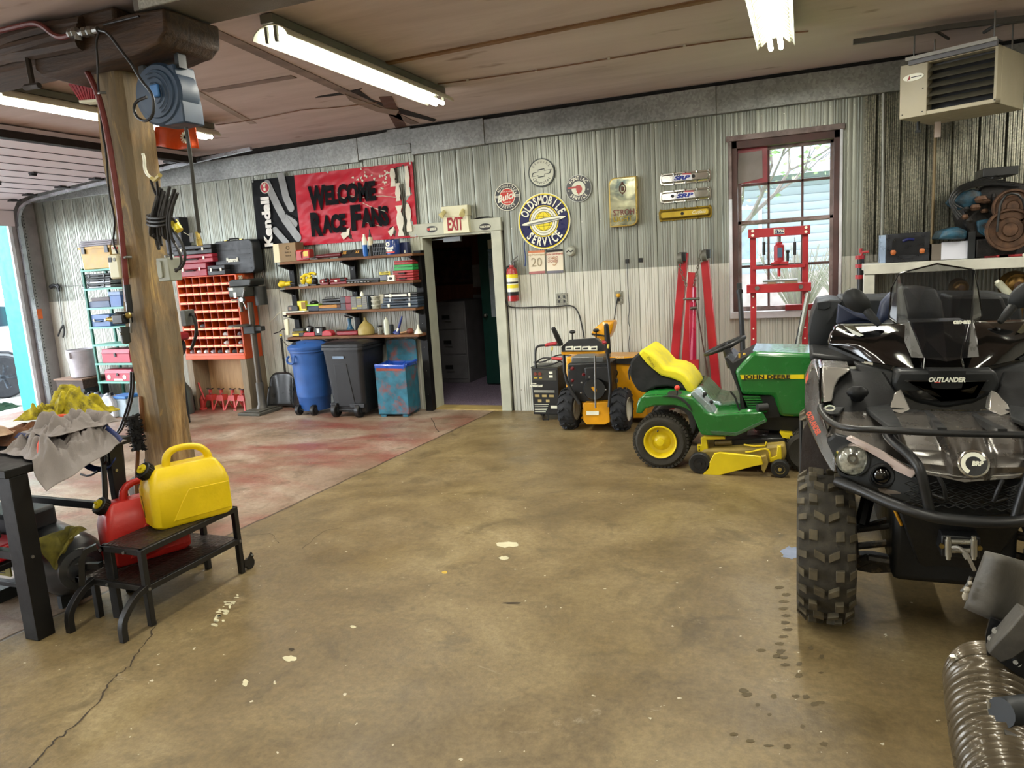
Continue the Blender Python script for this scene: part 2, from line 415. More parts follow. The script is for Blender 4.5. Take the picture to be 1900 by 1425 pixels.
ribwall(bw, XL, CX0, 0, CZ); ribwall(bw, CX0, CX1, 2.12, CZ); ribwall(bw, CX1, WX0, 0, CZ); ribwall(bw, WX0, WX1, 0, WZ0); ribwall(bw, WX0, WX1, WZ1, CZ); ribwall(bw, WX1, .5, 0, CZ)
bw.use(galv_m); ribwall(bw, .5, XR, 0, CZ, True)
# solid backing
bw.use(mat('wall_core', '#3a3833', .9, var=.05))
for x0, x1, z0, z1 in ((XL, DX0-.02, 0, CZ), (DX0-.02, DX1+.02, DZ+.03, CZ), (DX1+.02, WX0, 0, CZ), (WX0, WX1, 0, WZ0), (WX0, WX1, WZ1, CZ), (WX1, XR, 0, CZ)): bw.bb(x0, x1, WY+.02, WY+.16, z0, z1)
struct(bw.build('wall_back', ang=.3))
# left wall: overhead door opening, plus an unseen one added for daylight
OY1, OZ = 7.3, 3.0
lw = B(mat('left_wall_board', '#8f8d88', .8))
lw.bb(XL-.14, XL, OY1, WY+.16, 0, CZ); lw.bb(XL-.14, XL, YB, OY1, OZ, CZ); lw.bb(XL-.14, XL, 1.6, 2.2, 0, OZ); lw.bb(XL-.14, XL, YB, -3.4, 0, OZ)
struct(lw.build('wall_left'))
struct(B(mat('side_wall_board', '#a7a395', .8)).bb(XR, XR+.14, YB, WY+.16, 0, CZ).build('wall_right'))
struct(B(mat('side_wall_board', '#a7a395', .8)).bb(XL-.14, XR+.14, YB-.14, YB, 0, CZ).build('wall_front'))
# screws on the wall sheets
sw = B(mat('screw_head', '#d8d8cc', .3, .8))
for zz in (.25, 2.05, 2.9):
    x_ = XL+.3
    while x_ < 3.8:
        if not (DX0-.2 < x_ < DX1+.2 and zz < 2.2) and not (WX0-.05 < x_ < WX1+.05 and .9 < zz < 2.8): sw.ball((floor(x_/.2)*.2+.018, WY-.003, zz+.01*sin(x_*9)), (.006, .004, .006), 6)
        x_ += .2
struct(sw.build('trim_8'))
# --- metal flashing boxed along the ceiling
fl_m = NT('galvanised_flashing'); co = fl_m.co(world=True); v = fl_m.n('TexVoronoi'); v.inputs['Scale'].default_value = 45; fl_m.l(co, v.inputs['Vector'])
x = fl_m.ramp(fl_m.noise(co, 1.4, 5), [(.3, '#7b7d7c'), (.7, '#a3a5a2')]); x = fl_m.mix(.25, x, fl_m.ramp(v.outputs['Color'], [(.2, '#666666'), (.8, '#dddddd')]), 'OVERLAY')
fl_m.l(x, fl_m.b.inputs['Base Color']); fl_m.b.inputs['Metallic'].default_value = .8; fl_m.b.inputs['Roughness'].default_value = .42; fl_m.bump(fl_m.noise(co, 3, 3), .25, .03); fl_m = fl_m.m
n = 9
cuts = [(XL, 144, 288), (0, 0, 0)]
def flash(name, x0, x1, z0a, z0b, z1a, z1b, d=.05):
    s = B(fl_m).slab([(x0, WY-d, z0a), (x1, WY-d, z0b), (x1, WY-d, z1b), (x0, WY-d, z1a)], (0, d+.01, 0)); return struct(s.build(name, bevel=.004))
flash('trim_9', XL, W(362, 300).x, 2.93, 2.925, 3.13, 3.17); flash('trim_10', W(362, 300).x, W(668, 280).x, 2.925, 2.93, 3.17, 3.20, .056)
flash('trim_11', W(668, 280).x, W(765, 265).x, 2.95, 2.965, 3.20, 3.235, .05); flash('trim_12', W(723, 250).x, W(766, 240).x, 3.06, 3.06, 3.237, 3.237, .062)
flash('trim_13', W(769, 262).x, W(904, 250).x, 2.93, 2.945, 3.21, 3.215, .09); flash('trim_14', W(904, 250).x, W(1330, 180).x, 2.95, 2.955, 3.20, 3.21, .08)
flash('trim_15', W(1330, 180).x, XR, 2.955, 2.96, 3.21, 3.21, .07)
struct(B(blk).bb(XL, XR, WY-.03, WY, 3.17, CZ).build('trim_16'))
struct(B(steel_m).bb(W(768, 300).x-.012, W(768, 300).x+.012, WY-.02, WY, 2.05, 3.2).build('trim_17'))
# --- office doorway casing
cas = mat('casing_paint', '#b6b9a8', .5, var=.08)
for i, (x0, x1) in enumerate(((DX0-.15, DX0), (DX1, DX1+.12))):
    s = B(cas); s.bb(x0, x1, WY-.035, WY+.02, 0, 2.03)
    if i == 0:
        for q in (.03, .07, .11): s.bb(x0+q, x0+q+.012, WY-.045, WY-.03, 0, 2.03)
    struct(s.build('trim_%d' % (18+i), bevel=.004))
struct(B(cas).bb(DX0-.16, DX1+.13, WY-.045, WY+.02, 2.03, 2.17).build('trim_20', bevel=.004))
j = B(cas); j.bb(DX0-.02, DX0, WY-.03, WY+.2, 0, DZ); j.bb(DX1, DX1+.02, WY-.03, WY+.2, 0, DZ); j.bb(DX0, DX1, WY-.03, WY+.2, DZ-.02, DZ+.02)
struct(j.build('trim_21')); struct(B(mat('sill_strip', '#b09a62', .5)).bb(DX0, DX1, WY-.03, WY+.2, 0, .014).build('trim_22'))
# office beyond
OX0, OX1, OYB = -5.6, -2.3, 10.35
kc = NT('office_carpet'); f = kc.noise(kc.co(world=True), 90, 3); kc.l(kc.ramp(f, [(.35, '#5b4f63'), (.65, '#8a7c90')]), kc.b.inputs['Base Color']); kc.b.inputs['Roughness'].default_value = 1; kc.bump(f, .5)
struct(B(kc.m).bb(OX0, OX1, WY+.16, OYB, -.1, .004).build('floor_office'))
struct(B(mat('office_ceiling', '#777470', .9)).bb(OX0, OX1, WY+.16, OYB, 2.4, 2.5).build('ceiling_office'))
pan = wood('office_panelling', '#5a2c1c', '#7c4430', axis=2)
struct(B(pan).bb(OX0, OX1, OYB, OYB+.1, 0, 2.4).build('wall_office_back')); struct(B(pan).bb(OX0-.1, OX0, WY+.16, OYB, 0, 2.4).build('wall_office_left')); struct(B(mat('office_wall', '#6a6a64', .8)).bb(OX1, OX1+.1, WY+.16, OYB, 0, 2.4).build('wall_office_right'))
# --- window
wf = mat('window_paint', '#8d7f7c', .7, var=.25, dirt='#5a4036'); wfd = mat('window_red_brown', '#5a4340', .7, var=.2); wht = mat('white_trim', '#d9dce2', .6)
winf = B(wfd); yy0, yy1 = WY-.02, WY+.14
winf.bb(WX0-.0, WX0+.05, yy0, yy1, WZ0, WZ1); winf.bb(WX1-.05, WX1, yy0, yy1, WZ0, WZ1)
winf.bb(WX0, WX1, yy0, yy1, WZ1-.07, WZ1)
win = thing('window_1', 'four-row old sash window', 'window', (0, 0, 0)); del win['category']; struct(win)
winf.build('window_frame', win, bevel=.004)
B(wht).bb(WX0-.03, WX1+.03, WY-.06, WY+.14, WZ0-.05, WZ0+.02).build('window_sill', win, bevel=.006)
t_ = B(wht); t_.bb(WX0-.03, WX0, WY-.04, WY+.02, WZ0-.03, 2.15); t_.bb(WX1, WX1+.025, WY-.04, WY+.02, WZ0-.03, WZ1+.02); t_.use(wf); t_.bb(WX0-.05, WX1+.04, WY-.05, WY+.03, WZ1, WZ1+.05); t_.bb(WX0-.03, WX0, WY-.04, WY+.02, 2.15, WZ1+.02)
t_.build('window_casing', win, bevel=.003)
gx = [WX0+.05, -.325, .0, WX1-.05]; gx[2] = (-.325+WX1-.05)/2+.0
gx = [WX0+.05, W(1426, 300, WY+.08).x, W(1489, 300, WY+.08).x, WX1-.05]
def sash(z0, z1, zm, Y, nm):
    s = B(wf); s.bb(gx[0], gx[3], Y, Y+.035, z1-.03, z1); s.bb(gx[0], gx[3], Y, Y+.035, z0, z0+.045)
    s.bb(gx[0], gx[0]+.03, Y, Y+.035, z0, z1); s.bb(gx[3]-.03, gx[3], Y, Y+.035, z0, z1)
    s.use(wfd); s.bb(gx[0], gx[3], Y+.004, Y+.03, zm-.012, zm+.012)
    for g_ in gx[1:3]: s.bb(g_-.011, g_+.011, Y+.004, Y+.03, z0, z1)
    o = s.build(nm, win, bevel=.002)
    B(glass('window_glass', '#eef4f6', .08)).bb(gx[0], gx[3], Y+.015, Y+.019, z0, z1).build('pane', o)
zmid = W(1460, 411, WY+.08).z
sash(zmid-.01, WZ1-.07, W(1460, 337, WY+.08).z, WY+.07, 'upper_sash')
sash(WZ0+.02, zmid+.03, W(1530, 487, WY+.04).z, WY+.02, 'lower_sash')
# paper taped over the top-left pane
pp = thing('taped_cardboard', 'sheet of pale card taped in red over the top left window pane', 'cardboard', W(1393, 305, WY+.05))
o_ = pp.location; redt = mat('red_tape', '#8a1c2c', .4, var=.2)
B(redt).slab([W(u, v, WY+.05)-o_ for u, v in [(1364, 272), (1424, 266), (1424, 338), (1364, 342)]], (0, .006, 0)).build('red_tape', pp)
B(mat('pale_card', '#8e8884', .8)).slab([W(u, v, WY+.045)-o_ for u, v in [(1370, 285), (1414, 279), (1415, 330), (1368, 342)]], (0, .004, 0)).build('card', pp)
# --- timber beam, bracket and post
dkw = wood('dark_old_timber', '#2b2019', '#5a4432', axis=0, stretch=9, bump=.8); oldw = wood('aged_timber_end', '#241910', '#59402a', axis=0, stretch=8, bump=.8)
bm_ = B(dkw).bb(-9.5, -3.62, 3.33, 3.68, 3.03, 3.24).jit(.012, 3); struct(bm_.build('trim_23', bevel=.02))
bm_ = B(dkw)
for i in range(3): bm_.tube([(-7+q*.35, 3.30+.02*sin(q*1.3+i), 3.10+.05*i-.04*abs(sin(q*.9+i))) for q in range(10)], .04, seg=8, smooth=1)
tag(bm_.build('dark_tarp_roll', label=None), 'dark crumpled sheeting bunched along the old timber beam above the post', 'tarp')
clad = mat('pale_beam_cladding', '#6f6a64', .8, var=.1, bump=.3, bs=120)
struct(B(clad).bb(-3.45, XR, 3.31, 3.69, 3.17, 3.245).build('trim_24', bevel=.004))
struct(B(mat('speckled_beam_face', '#b5b6ae', .7, var=.2, vs=60)).bb(-3.40, XR, 3.30, 3.312, 3.17, 3.245).build('trim_25'))
br = B(oldw)
prof = [(-4.28, 2.97), (-4.22, 2.93), (-3.45, 2.955), (-3.30, 2.975), (-3.24, 3.03), (-3.23, 3.16), (-4.28, 3.16)]
br.slab([(x_, 3.30, z) for x_, z in prof], (0, .42, 0)); bmesh.ops.subdivide_edges(br.bm, edges=br.bm.edges[:], cuts=3, use_grid_fill=True); br.jit(.02, 4)
brk = tag(br.build('timber_bracket', bevel=.015), 'short dark hewn timber bracket between post top and ceiling beam', 'timber')
B(mat('rusty_iron', '#3a332e', .7, .5)).tube([(-4.30, 3.28, 3.22), (-4.29, 3.28, 2.9), (-4.34, 3.27, 2.885), (-4.22, 3.27, 2.88)], .018, seg=6).build('iron_strap', brk)
pw = NT('hewn_post'); co = pw.co(scale=(1, 1, .12)); f = pw.noise(co, 14, 8, .7, .8); g = pw.noise(pw.co(scale=(1, 1, .4)), 3, 6, .6, .5)
x = pw.ramp(f, [(.33, '#4d3822'), (.48, '#86683f'), (.6, '#a58556'), (.72, '#c8ad7c')]); x = pw.mix(pw.ramp(g, [(.45, 0.), (.6, .75)]), x, '#756a55'); x = pw.mix(pw.ramp(pw.noise(pw.co(scale=(1, 1, .2)), 6, 8, .7, 1), [(.58, 0.), (.68, .8)]), x, '#c9a765')
pw.l(x, pw.b.inputs['Base Color']); pw.b.inputs['Roughness'].default_value = .75; pw.bump(f, .9, .015); pw = pw.m
pb = F(322, 985)+V(-.05, .10, 0); pt = W(220, 128, 3.55)
ps = B(pw); N_ = 22; rs = []
for i in range(N_+1):
    t = i/N_; c = pb.lerp(V(pt.x, pt.y, 2.96), t); hw = .125-.008*t+.008*sin(t*17); r_ = []
    sh = [(-1, -.7), (-.72, -1), (.7, -1), (1, -.72), (1, .75), (.75, 1), (-.75, 1), (-1, .7)]
    for q, (a_, b2) in enumerate(sh): kx = hw*(1+.07*mnoise.noise(V(t*6+q*3, q, 1))); r_.append(c+V(a_*kx, b2*kx, 0))
    rs.append([p-pb for p in r_])
ps.rings(rs); bmesh.ops.subdivide_edges(ps.bm, edges=ps.bm.edges[:], cuts=1, use_grid_fill=True); ps.jit(.006, 9)
for v_ in ps.bm.verts: v_.co += pb
post = tag(ps.build('timber_post'), 'rough hewn timber post with hoses and boxes fixed on it', 'post'); post['kind'] = 'thing'
# --- overhead door, raised
dm = NT('overhead_door_panel'); sp = dm.n('SeparateXYZ'); dm.l(dm.n('TexCoord').outputs['Object'], sp.inputs[0])
dm.b.inputs['Base Color'].default_value = lin('#d8ccd0'); dm.b.inputs['Roughness'].default_value = .5; dm = dm.m
od = thing('overhead_door', 'pale ribbed overhead garage door raised on its tracks under the ceiling', 'door', (XL, 4.7, 0)); o_ = od.location
pz = [(XL+.02, 2.60), (XL+.04, 2.82), (XL+.16, 2.95), (XL+.5, 3.0), (XL+1.15, 3.04), (XL+1.8, 3.085), (XL+2.45, 3.13), (XL+3.1, 3.17), (XL+3.42, 3.19)]
blk2 = mat('panel_seam', '#5b5560', .7)
for i in range(len(pz)-1):
    if i in (1, 2): pass
    (x0, z0), (x1, z1) = pz[i], pz[i+1]; n_ = V(z1-z0, 0, -(x1-x0)).normalized()*-.045
    s = B(dm).slab([V(x0, 2.25, z0)-o_, V(x0, 7.33, z0)-o_, V(x1, 7.33, z1)-o_, V(x1, 2.25, z1)-o_], V(abs(n_.x)*0, 0, .045) if x1-x0 > .1 else V(-.045, 0, .01))
    d_ = V(x1-x0, 0, z1-z0)
    nb = 2 if d_.length > .5 else 1
    for q in range(nb):
        p = V(x0, 0, z0)+d_*((q+1)/nb); s.box(p+V(0, 4.79, -.003)-o_, (.012 if q < nb-1 else .02, 5.08, .006), m=blk2)
    s.build('door_section', od)
hm = mat('hinge_steel', '#4a4a4c', .5, .7)
for x_, z_ in ((XL+1.8, 3.075), (XL+1.15, 3.03)):
    for y_ in (4.2, 5.35, 6.4):
        s = B(hm).box(V(x_, y_, z_)-o_, (.09, .05, .02)).box(V(x_, y_, z_-.02)-o_, (.04, .07, .02)); s.build('hinge', od)
for x_, z_ in pz[2:-1]:
    s = B(hm).box(V(x_, 7.24, z_-.01)-o_, (.12, .09, .03)).cyl(V(x_, 7.28, z_)-o_, V(x_, 7.37, z_)-o_, .02); s.build('roller', od)
B(mat('door_strut', '#2a2420', .7, .4)).box(V(XL+3.4, 4.79, 3.15)-o_, (.08, 5.08, .07)).build('strut', od)
# tracks
tr = mat('track_steel', '#c6cbd3', .3, .9)
tk = thing('door_track', 'bright steel overhead door track running under the ceiling flashing beside the teal opening', 'track', (XL, 7.38, 0)); o_ = tk.location
s = B(tr).tube([V(x_, 7.38, z_-.02)-o_ for x_, z_ in [(XL+.03, 2.55), (XL+.05, 2.76), (XL+.16, 2.90), (XL+.5, 2.97), (XL+1.8, 3.06), (XL+3.42, 3.17), (XL+4.25, 3.22)]], .02, sq=True, smooth=1); s.build('curved_rail', tk)
B(tr).bb(.02, .06, -.03, .03, 0, 2.6).build('vertical_rail', tk)
ang = B(mat('punched_angle', '#9b9a98', .5, .6)); ang.bb(-.0, .03, .06, .10, 0, 2.9)
for i in range(60): ang.box((.033, .08, .05+i*.047), (.004, .012, .02), m=hm)
ang.build('punched_angle', tk)
B(mat('rear_hanger', '#6e6e70', .5, .6)).bb(3.0, 3.05, -.1, .08, 3.15, 3.245).build('hanger', tk)
B(mat('orange_tag', '#d9682a', .6)).bb(.035, .045, .04, .12, 1.28, 1.42).build('orange_sticker', tk)
# white weather strip and teal outside corner
struct(B(wht).bb(XL-.03, XL+.006, OY1-.06, OY1-.012, 0, OZ).build('trim_26'))
teal = mat('teal_trim', '#0fb3ae', .5, var=.05)
struct(B(teal).bb(XL-.36, XL-.03, OY1-.05, OY1+.0, -.1, OZ+.2).build('trim_27'))
struct(B(mat('jamb_grey', '#8f8b8c', .6)).bb(XL-.13, XL+.004, OY1-.01, WY, 0, OZ).build('trim_28'))
# ================= OUTSIDE =================
gv = NT('gravel'); f = gv.noise(gv.co(world=True), 25, 8, .8); gv.l(gv.ramp(f, [(.3, '#8f8d88'), (.7, '#d5d3cd')]), gv.b.inputs['Base Color']); gv.bump(f, .8, .05)
struct(B(gv.m).bb(-40, XL-.14, -20, 30, -.2, -.06).build('ground_gravel'))
gr = NT('lawn'); f = gr.noise(gr.co(world=True), 9, 8, .8); gr.l(gr.ramp(f, [(.3, '#3f6b2c'), (.7, '#86b05a')]), gr.b.inputs['Base Color']); gr.bump(f, .8, .05); gr.b.inputs['Roughness'].default_value = 1
g_ = B(gr.m); g_.bb(-2.2, 30, WY+.17, 60, -.3, -.02); struct(g_.build('ground_lawn'))
g_ = B(gr.m).bb(-40, -2.2, 10.5, 60, -.3, -.08); struct(g_.build('ground_lawn_far'))
# neighbour house with lap siding
hs = thing('neighbour_house', 'pale sided house beyond the lawn behind the window', 'house', (0, 20, 0))
k = NT('lap_siding'); sp = k.n('SeparateXYZ'); k.l(k.n('TexCoord').outputs['Object'], sp.inputs[0])
fr = k.mth('FRACT', k.mth('MULTIPLY', sp.outputs[2], 5.2)); k.l(k.ramp(fr, [(.0, '#3d4650'), (.14, '#6c7681'), (1., '#828d99')]), k.b.inputs['Base Color']); k.b.inputs['Roughness'].default_value = .8; k.bump(fr, .5, .03)
B(k.m).bb(-9, 5.5, 0, 6, 0, 3.4).build('wall', hs)
B(mat('brick_base', '#8b7f80', .9)).bb(-9, 5.5, -.05, 0, 0, 1.0).build('brick_base', hs)
B(mat('roof_shingle', '#6a7480', .9)).slab([(-9.4, -.6, 3.35), (5.9, -.6, 3.35), (5.9, 3, 5.2), (-9.4, 3, 5.2)], (0, .1, .12)).build('roof', hs)
for x_ in (-2.2, 1.2):
    f_ = B(wht).bb(x_, x_+1.2, -.06, 0, 1.3, 2.7).build('window', hs); B(mat('dark_pane', '#6f8090', .2)).bb(x_+.08, x_+1.12, -.07, -.05, 1.38, 2.62).build('pane', f_)
# bare tree with young leaves
def tree(name, label, loc, h, seed, leafc, nleaf, spread=1.0, trunk=.12, lsz=.06):
    rnd = random.Random(seed); t = thing(name, label, 'tree', loc); s = B(mat('bark', '#5b5350', .9)); tips = []
    def br(p, d, L, r, dep):
        q = p+d*L; m_ = (p+q)/2+V(rnd.uniform(-1, 1), rnd.uniform(-1, 1), rnd.uniform(-1, 1))*L*.08
        s.tube([p, m_, q], [r, r*.85, r*.65], seg=5, cap=False); tips.append(q); tips.append(m_)
        if dep:
            for _ in range(3 if dep > 1 else 2):
                nd = (d+V(rnd.uniform(-1, 1), rnd.uniform(-1, 1), rnd.uniform(-.3, .7))*.85*spread).normalized(); br(q if rnd.random() < .7 else m_, nd, L*rnd.uniform(.6, .8), r*.6, dep-1)
    br(V(0, 0, 0), V(.05, 0, 1), h*.33, trunk, 5); s.build('branches', t)
    l = B(leafc)
    for i in range(nleaf):
        c = rnd.choice(tips)+V(rnd.gauss(0, .1), rnd.gauss(0, .1), rnd.gauss(0, .1)); a_ = Vector((rnd.gauss(0, 1), rnd.gauss(0, 1), rnd.gauss(0, 1))).normalized(); x, y, _ = axes(a_); q = lsz*rnd.uniform(.6, 1.4)
        l.poly([c-x*q, c-y*q*.5, c+x*q, c+y*q*.5])
    o = l.build('leaves', t); return t
lf = mat('young_leaf', '#7d9a62', .7, var=.3); lf2 = mat('spring_leaf', '#5f8f3f', .7, var=.3)
tree('garden_tree', 'bare branched tree with young leaves seen through the left panes', (-1.6, 15.5, 0), 6.5, 3, lf, 900)
tree('garden_tree', 'bare branched tree seen through the right panes of the window', (2.6, 13.2, 0), 6.0, 11, lf, 700)
bs = mat('twig_bush', '#6d6a60', .9)
for i, (x_, y_) in enumerate(((.9, 15.5), (-.1, 17.0))):
    s = B(bs); rnd = random.Random(i+40)
    for q in range(130):
        a_ = rnd.uniform(0, 2*pi); r_ = rnd.uniform(.1, .9); s.tube([(0, 0, 0), (cos(a_)*r_*.6, sin(a_)*r_*.6, .8), (cos(a_)*r_, sin(a_)*r_, rnd.uniform(1.0, 1.7))], .008, seg=4, cap=False)
    o = s.build('bare_bush'); o.location = (x_, y_, 0); tag(o, ('low leafless bush on the grass behind the right lower window panes', 'low leafless bush near the house wall behind the middle window panes')[i], 'bush')
for i, (x_, y_, h_) in enumerate(((-27, 20, 8), (-19.5, 12.5, 6.5), (-30, 11, 8), (-18, 25, 8))):
    tree('leafy_tree', ['tall leafy tree furthest behind the white car', 'leafy green tree directly above the white car', 'leafy tree behind the hood of the white car', 'leafy tree beyond the teal doorway corner'][i], (x_, y_, 0), h_, 20+i, lf2, 2600, 1.2, .16, .16)
# white car
car = thing('car', 'white sport utility car parked on the gravel outside the open garage door', 'car', (-13.98, 7.48, -.06), rz=radians(57)); cwm = mat('white_car_paint', '#b9bec6', .25, coat=.8, var=.02)
side = [(-2.3, .35), (-2.35, .85), (-2.2, 1.05), (-1.35, 1.15), (-.75, 1.62), (1.1, 1.68), (1.9, 1.6), (2.3, 1.1), (2.35, .4)]
s = B(cwm); rs = []
for y_, sc_, zz in ((-.92, .96, .0), (-.95, 1, 0), (.95, 1, 0), (.92, .96, 0)): rs.append([V(x_*(1 if z_ < 1.1 else .98), y_*(1 if z_ < 1.15 else .82), z_) for x_, z_ in side])
s.rings(rs); s.build('body', car, bevel=.05)
gl = mat('dark_car_glass', '#27333d', .1, coat=.5, var=.02); s = B(gl)
for y_ in (-.93, .93): s.slab([(-1.15, y_*.93, 1.18), (-.7, y_*.855, 1.55), (1.1, y_*.85, 1.58), (1.7, y_*.87, 1.5), (2.0, y_*.93, 1.2)], (0, -.02 if y_ > 0 else .02, 0))
s.build('side_glass', car)
ty = mat('tyre_rubber', '#26282c', .85, bump=.3); al = mat('alloy_wheel', '#9aa7b8', .3, .6)
for x_ in (-1.42, 1.4):
    for y_ in (-.86, .86):
        sg = 1 if y_ > 0 else -1; wh = B(ty).lathe([(.2, -.11), (.33, -.115), (.36, -.08), (.36, .08), (.33, .115), (.2, .11)], (x_, y_, .36), (0, sg, 0), 32).build('wheel', car)
        s = B(al).lathe([(.24, .0), (.24, .1), (.225, .11), (.215, .07)], (x_, y_, .36), (0, sg, 0), 28)
        for q in range(5):
            a_ = q*2*pi/5
            for da in (-.14, .14): s.box(V(x_+cos(a_+da)*.13, y_+sg*.095, .36+sin(a_+da)*.13), (.2, .03, .028), rot=(0, -(a_+da), 0))
        s.cyl((x_, y_, .36), (x_, y_+sg*.11, .36), .045); s.build('rim', wh)
for y_ in (-.94, .94):
    s = B(mat('arch_black', '#2d2f33', .8))
    for x_ in (-1.42, 1.4): s.tube([V(x_+cos(a_)*.42, y_*1.005, .36+sin(a_)*.42) for a_ in [pi*i/10 for i in range(11)]], .022, seg=6)
    s.build('wheel_arch', car)
B(mat('door_shade_line', '#8f979e', .5)).box((.1, -.952, .9), (.012, .01, .9)).box((.1, .952, .9), (.012, .01, .9)).box((.45, -.96, 1.0), (.2, .03, .03)).box((.45, .96, 1.0), (.2, .03, .03)).build('door_handle', car)
# ================= TUBE LAMPS =================
LAMPW = (1, .96, .84)
enam = mat('lamp_enamel', '#dcdccb', .35, var=.05); tubem = mat('glowing_tube', '#fffdf0', .3, var=0, emit=9); hous = mat('lamp_housing', '#77776c', .5, .3)
def tube_lamp(label, x, y0, y1, z=3.12, power=56, grp=None, slot=False):
    t = thing('tube_lamp', label, 'lamp', (x, (y0+y1)/2, z), group=grp); L = y1-y0; h = L/2
    s = B(enam); n = 10; prof = []
    for i in range(n+1):
        a_ = radians(-82+164*i/n); prof.append((sin(a_)*.13, cos(a_)*.085-.02))
    outer = [(x_*1.03, z_+.006) for x_, z_ in prof]
    ring = prof+outer[::-1]; s.rings([[V(px, yy, pz_) for px, pz_ in ring] for yy in (-h, h)])
    if slot:
        for sgn in (-1, 1):
            for q in range(int(L/.09)):
                yy = -h+.06+q*.09; s.box((sgn*.082, yy, .025), (.05, .05, .006), rot=(0, sgn*.75, 0), m=mat('lamp_vent', '#b9b79c', .5))
    s.build('reflector', t)
    B(hous).bb(-.045, .045, -h-.02, h+.02, .07, .125).build('housing', t, bevel=.004)
    for yy in (-h+.02, h-.02):
        s = B(hous)
        for sg in (-1, 1): s.box((sg*.035, yy, .02), (.02, .018, .1))
        s.build('tube_holder', t)
    for sg in (-1, 1): B(tubem).cyl((sg*.035, -h+.03, -.012), (sg*.035, h-.03, -.012), .018, seg=14).build('tube', t, label='glowing tube')
    area('tube_light', (0, 0, -.035), (.10, L-.1), power, LAMPW, parent=t)
    if z < CZ-.13:
        pass
    return t
tube_lamp('bright twin tube lamp hanging beside the timber bracket, over the floor joint', -3.03, 3.92, 6.22)
tube_lamp('twin tube lamp running behind the timber post above the raised overhead door', -5.62, 3.95, 6.16)
tube_lamp('twin tube lamp with slotted white reflector nearest the ceiling heater', -.20, 3.9, 6.10, slot=True)
for x_ in (-5.6, -2.9, -.2, 2.4):  # unseen lamps added to fill the room with light
    for y_ in (-3.4, .3): tube_lamp('added unseen twin tube lamp on the ceiling behind the viewpoint, %s row, %s one' % ({-5.6: 'first', -2.9: 'second', -.2: 'third', 2.4: 'fourth'}[x_], 'rear' if y_ < 0 else 'front'), x_, y_, y_+2.3, power=22, grp='added lamps behind the viewpoint, row %d' % x_)
tube_lamp('twin tube lamp on the ceiling beyond the heater', 2.6, 3.9, 6.1)
# ================= ON THE BACK WALL =================
N_ = V(0, -1, 0)
white_m = mat('sign_white', '#e9ead8', .35, var=.03); black_m = mat('sign_black', '#17181a', .35, var=.03); navy_m = mat('sign_navy', '#141b52', .3, var=.03)
yel_m = mat('sign_yellow', '#e9d62c', .35, var=.03); redm = mat('sign_red', '#c5362b', .4, var=.04); char_m = mat('sign_charcoal', '#383b40', .35, var=.03)
blkp = mat('black_plastic', '#141516', .45); dkp = mat('dark_plastic', '#222629', .5); chrome = mat('chrome', '#d9d9d4', .12, 1, var=.02); steelm = mat('plain_steel', '#8b8b88', .35, .9)
def roundsign(label, name, u, v, r_px, layers):
    c = W(u, v, WY-.02); r = (W(u+r_px, v, WY-.02)-W(u-r_px, v, WY-.02)).length/2
    t = thing(name, label, 'sign', c); s = B(); y = 0
    for i, (q, m) in enumerate(layers): s.disc((0, -.0012*i, 0), N_, r*q, .004+.0001*i, m, 48)
    s.build('sign_plate', t); return t, r
Yt = -.011
# large blue and yellow sign
t, r = roundsign('large round navy, yellow and white service sign with a ringed planet', 'round_sign', 1009.5, 410.5, 48.5, [(1.0, white_m), (.975, yel_m), (.935, black_m), (.92, navy_m), (.56, yel_m), (.525, black_m), (.505, white_m), (.43, black_m), (.415, white_m), (.35, black_m), (.335, yel_m)])
s = B(white_m).arctext('OLDSMOBILE', (0, -.017, 0), EX, EZ, r*.745, -66, 66, r*.30, squash=.62, bold=.03); s.arctext('SERVICE', (0, -.017, 0), EX, EZ, r*.745, 228, 132, r*.30, inward=True, squash=.66, bold=.03); s.build('lettering', t)
s = B(black_m); s.rings([[V(cos(a_)*r*.86, y_, sin(a_)*r*.105+cos(a_)*r*.09+.004) for a_ in [2*pi*i/40 for i in range(40)]] for y_ in (-.014, -.019)])
s.use(white_m); s.rings([[V(cos(a_)*r*.84, y_, sin(a_)*r*.085+cos(a_)*r*.09+.004) for a_ in [2*pi*i/40 for i in range(40)]] for y_ in (-.014, -.0205)])
s.use(mat('sign_grey', '#7e8380', .4)).rings([[V(cos(a_)*r*.66, y_, sin(a_)*r*.035+cos(a_)*r*.075-.004) for a_ in [2*pi*i/40 for i in range(40)]] for y_ in (-.014, -.0215)])
s.use(black_m)
for q in (-.2, 0, .2): s.tube([(r*q*1.2*cos(a_)+r*.0, -.0165, r*.33*sin(a_)) for a_ in [radians(-80+16*i) for i in range(11)]], .0022, seg=4)
for q in (-.17, .17): s.tube([(r*x_, -.0165, r*q) for x_ in (-.28, -.1, .1, .28)], .002, seg=4)
s.build('planet_emblem', t)
# small left sign
t, r = roundsign('small round red and black service sign left of the large navy one', 'round_sign', 941.4, 365.3, 23.5, [(1, white_m), (.95, char_m), (.62, white_m), (.57, redm)])
s = B(white_m).arctext('AUTHORIZED', (0, -.009, 0), EX, EZ, r*.77, -58, 58, r*.2, bold=.01, squash=.7); s.arctext('SERVICE', (0, -.009, 0), EX, EZ, r*.77, 222, 138, r*.2, inward=True, bold=.01, squash=.8)
s.text('Buick', (0, -.010, 0), V(1, 0, .22), V(-.1, 0, 1), r*.48, bold=.03, shear=.3, width=r*1.6); s.text('VALVE IN HEAD', (0, -.009, r*.37), EX, EZ, r*.09); s.text('ENGINES', (0, -.009, -r*.4), EX, EZ, r*.1)
for sg in (-1, 1):
    for q in (-.05, .03, .11): s.box((sg*r*.80, -.007, q*r), (r*.3, .003, r*.025))
s.build('lettering', t)
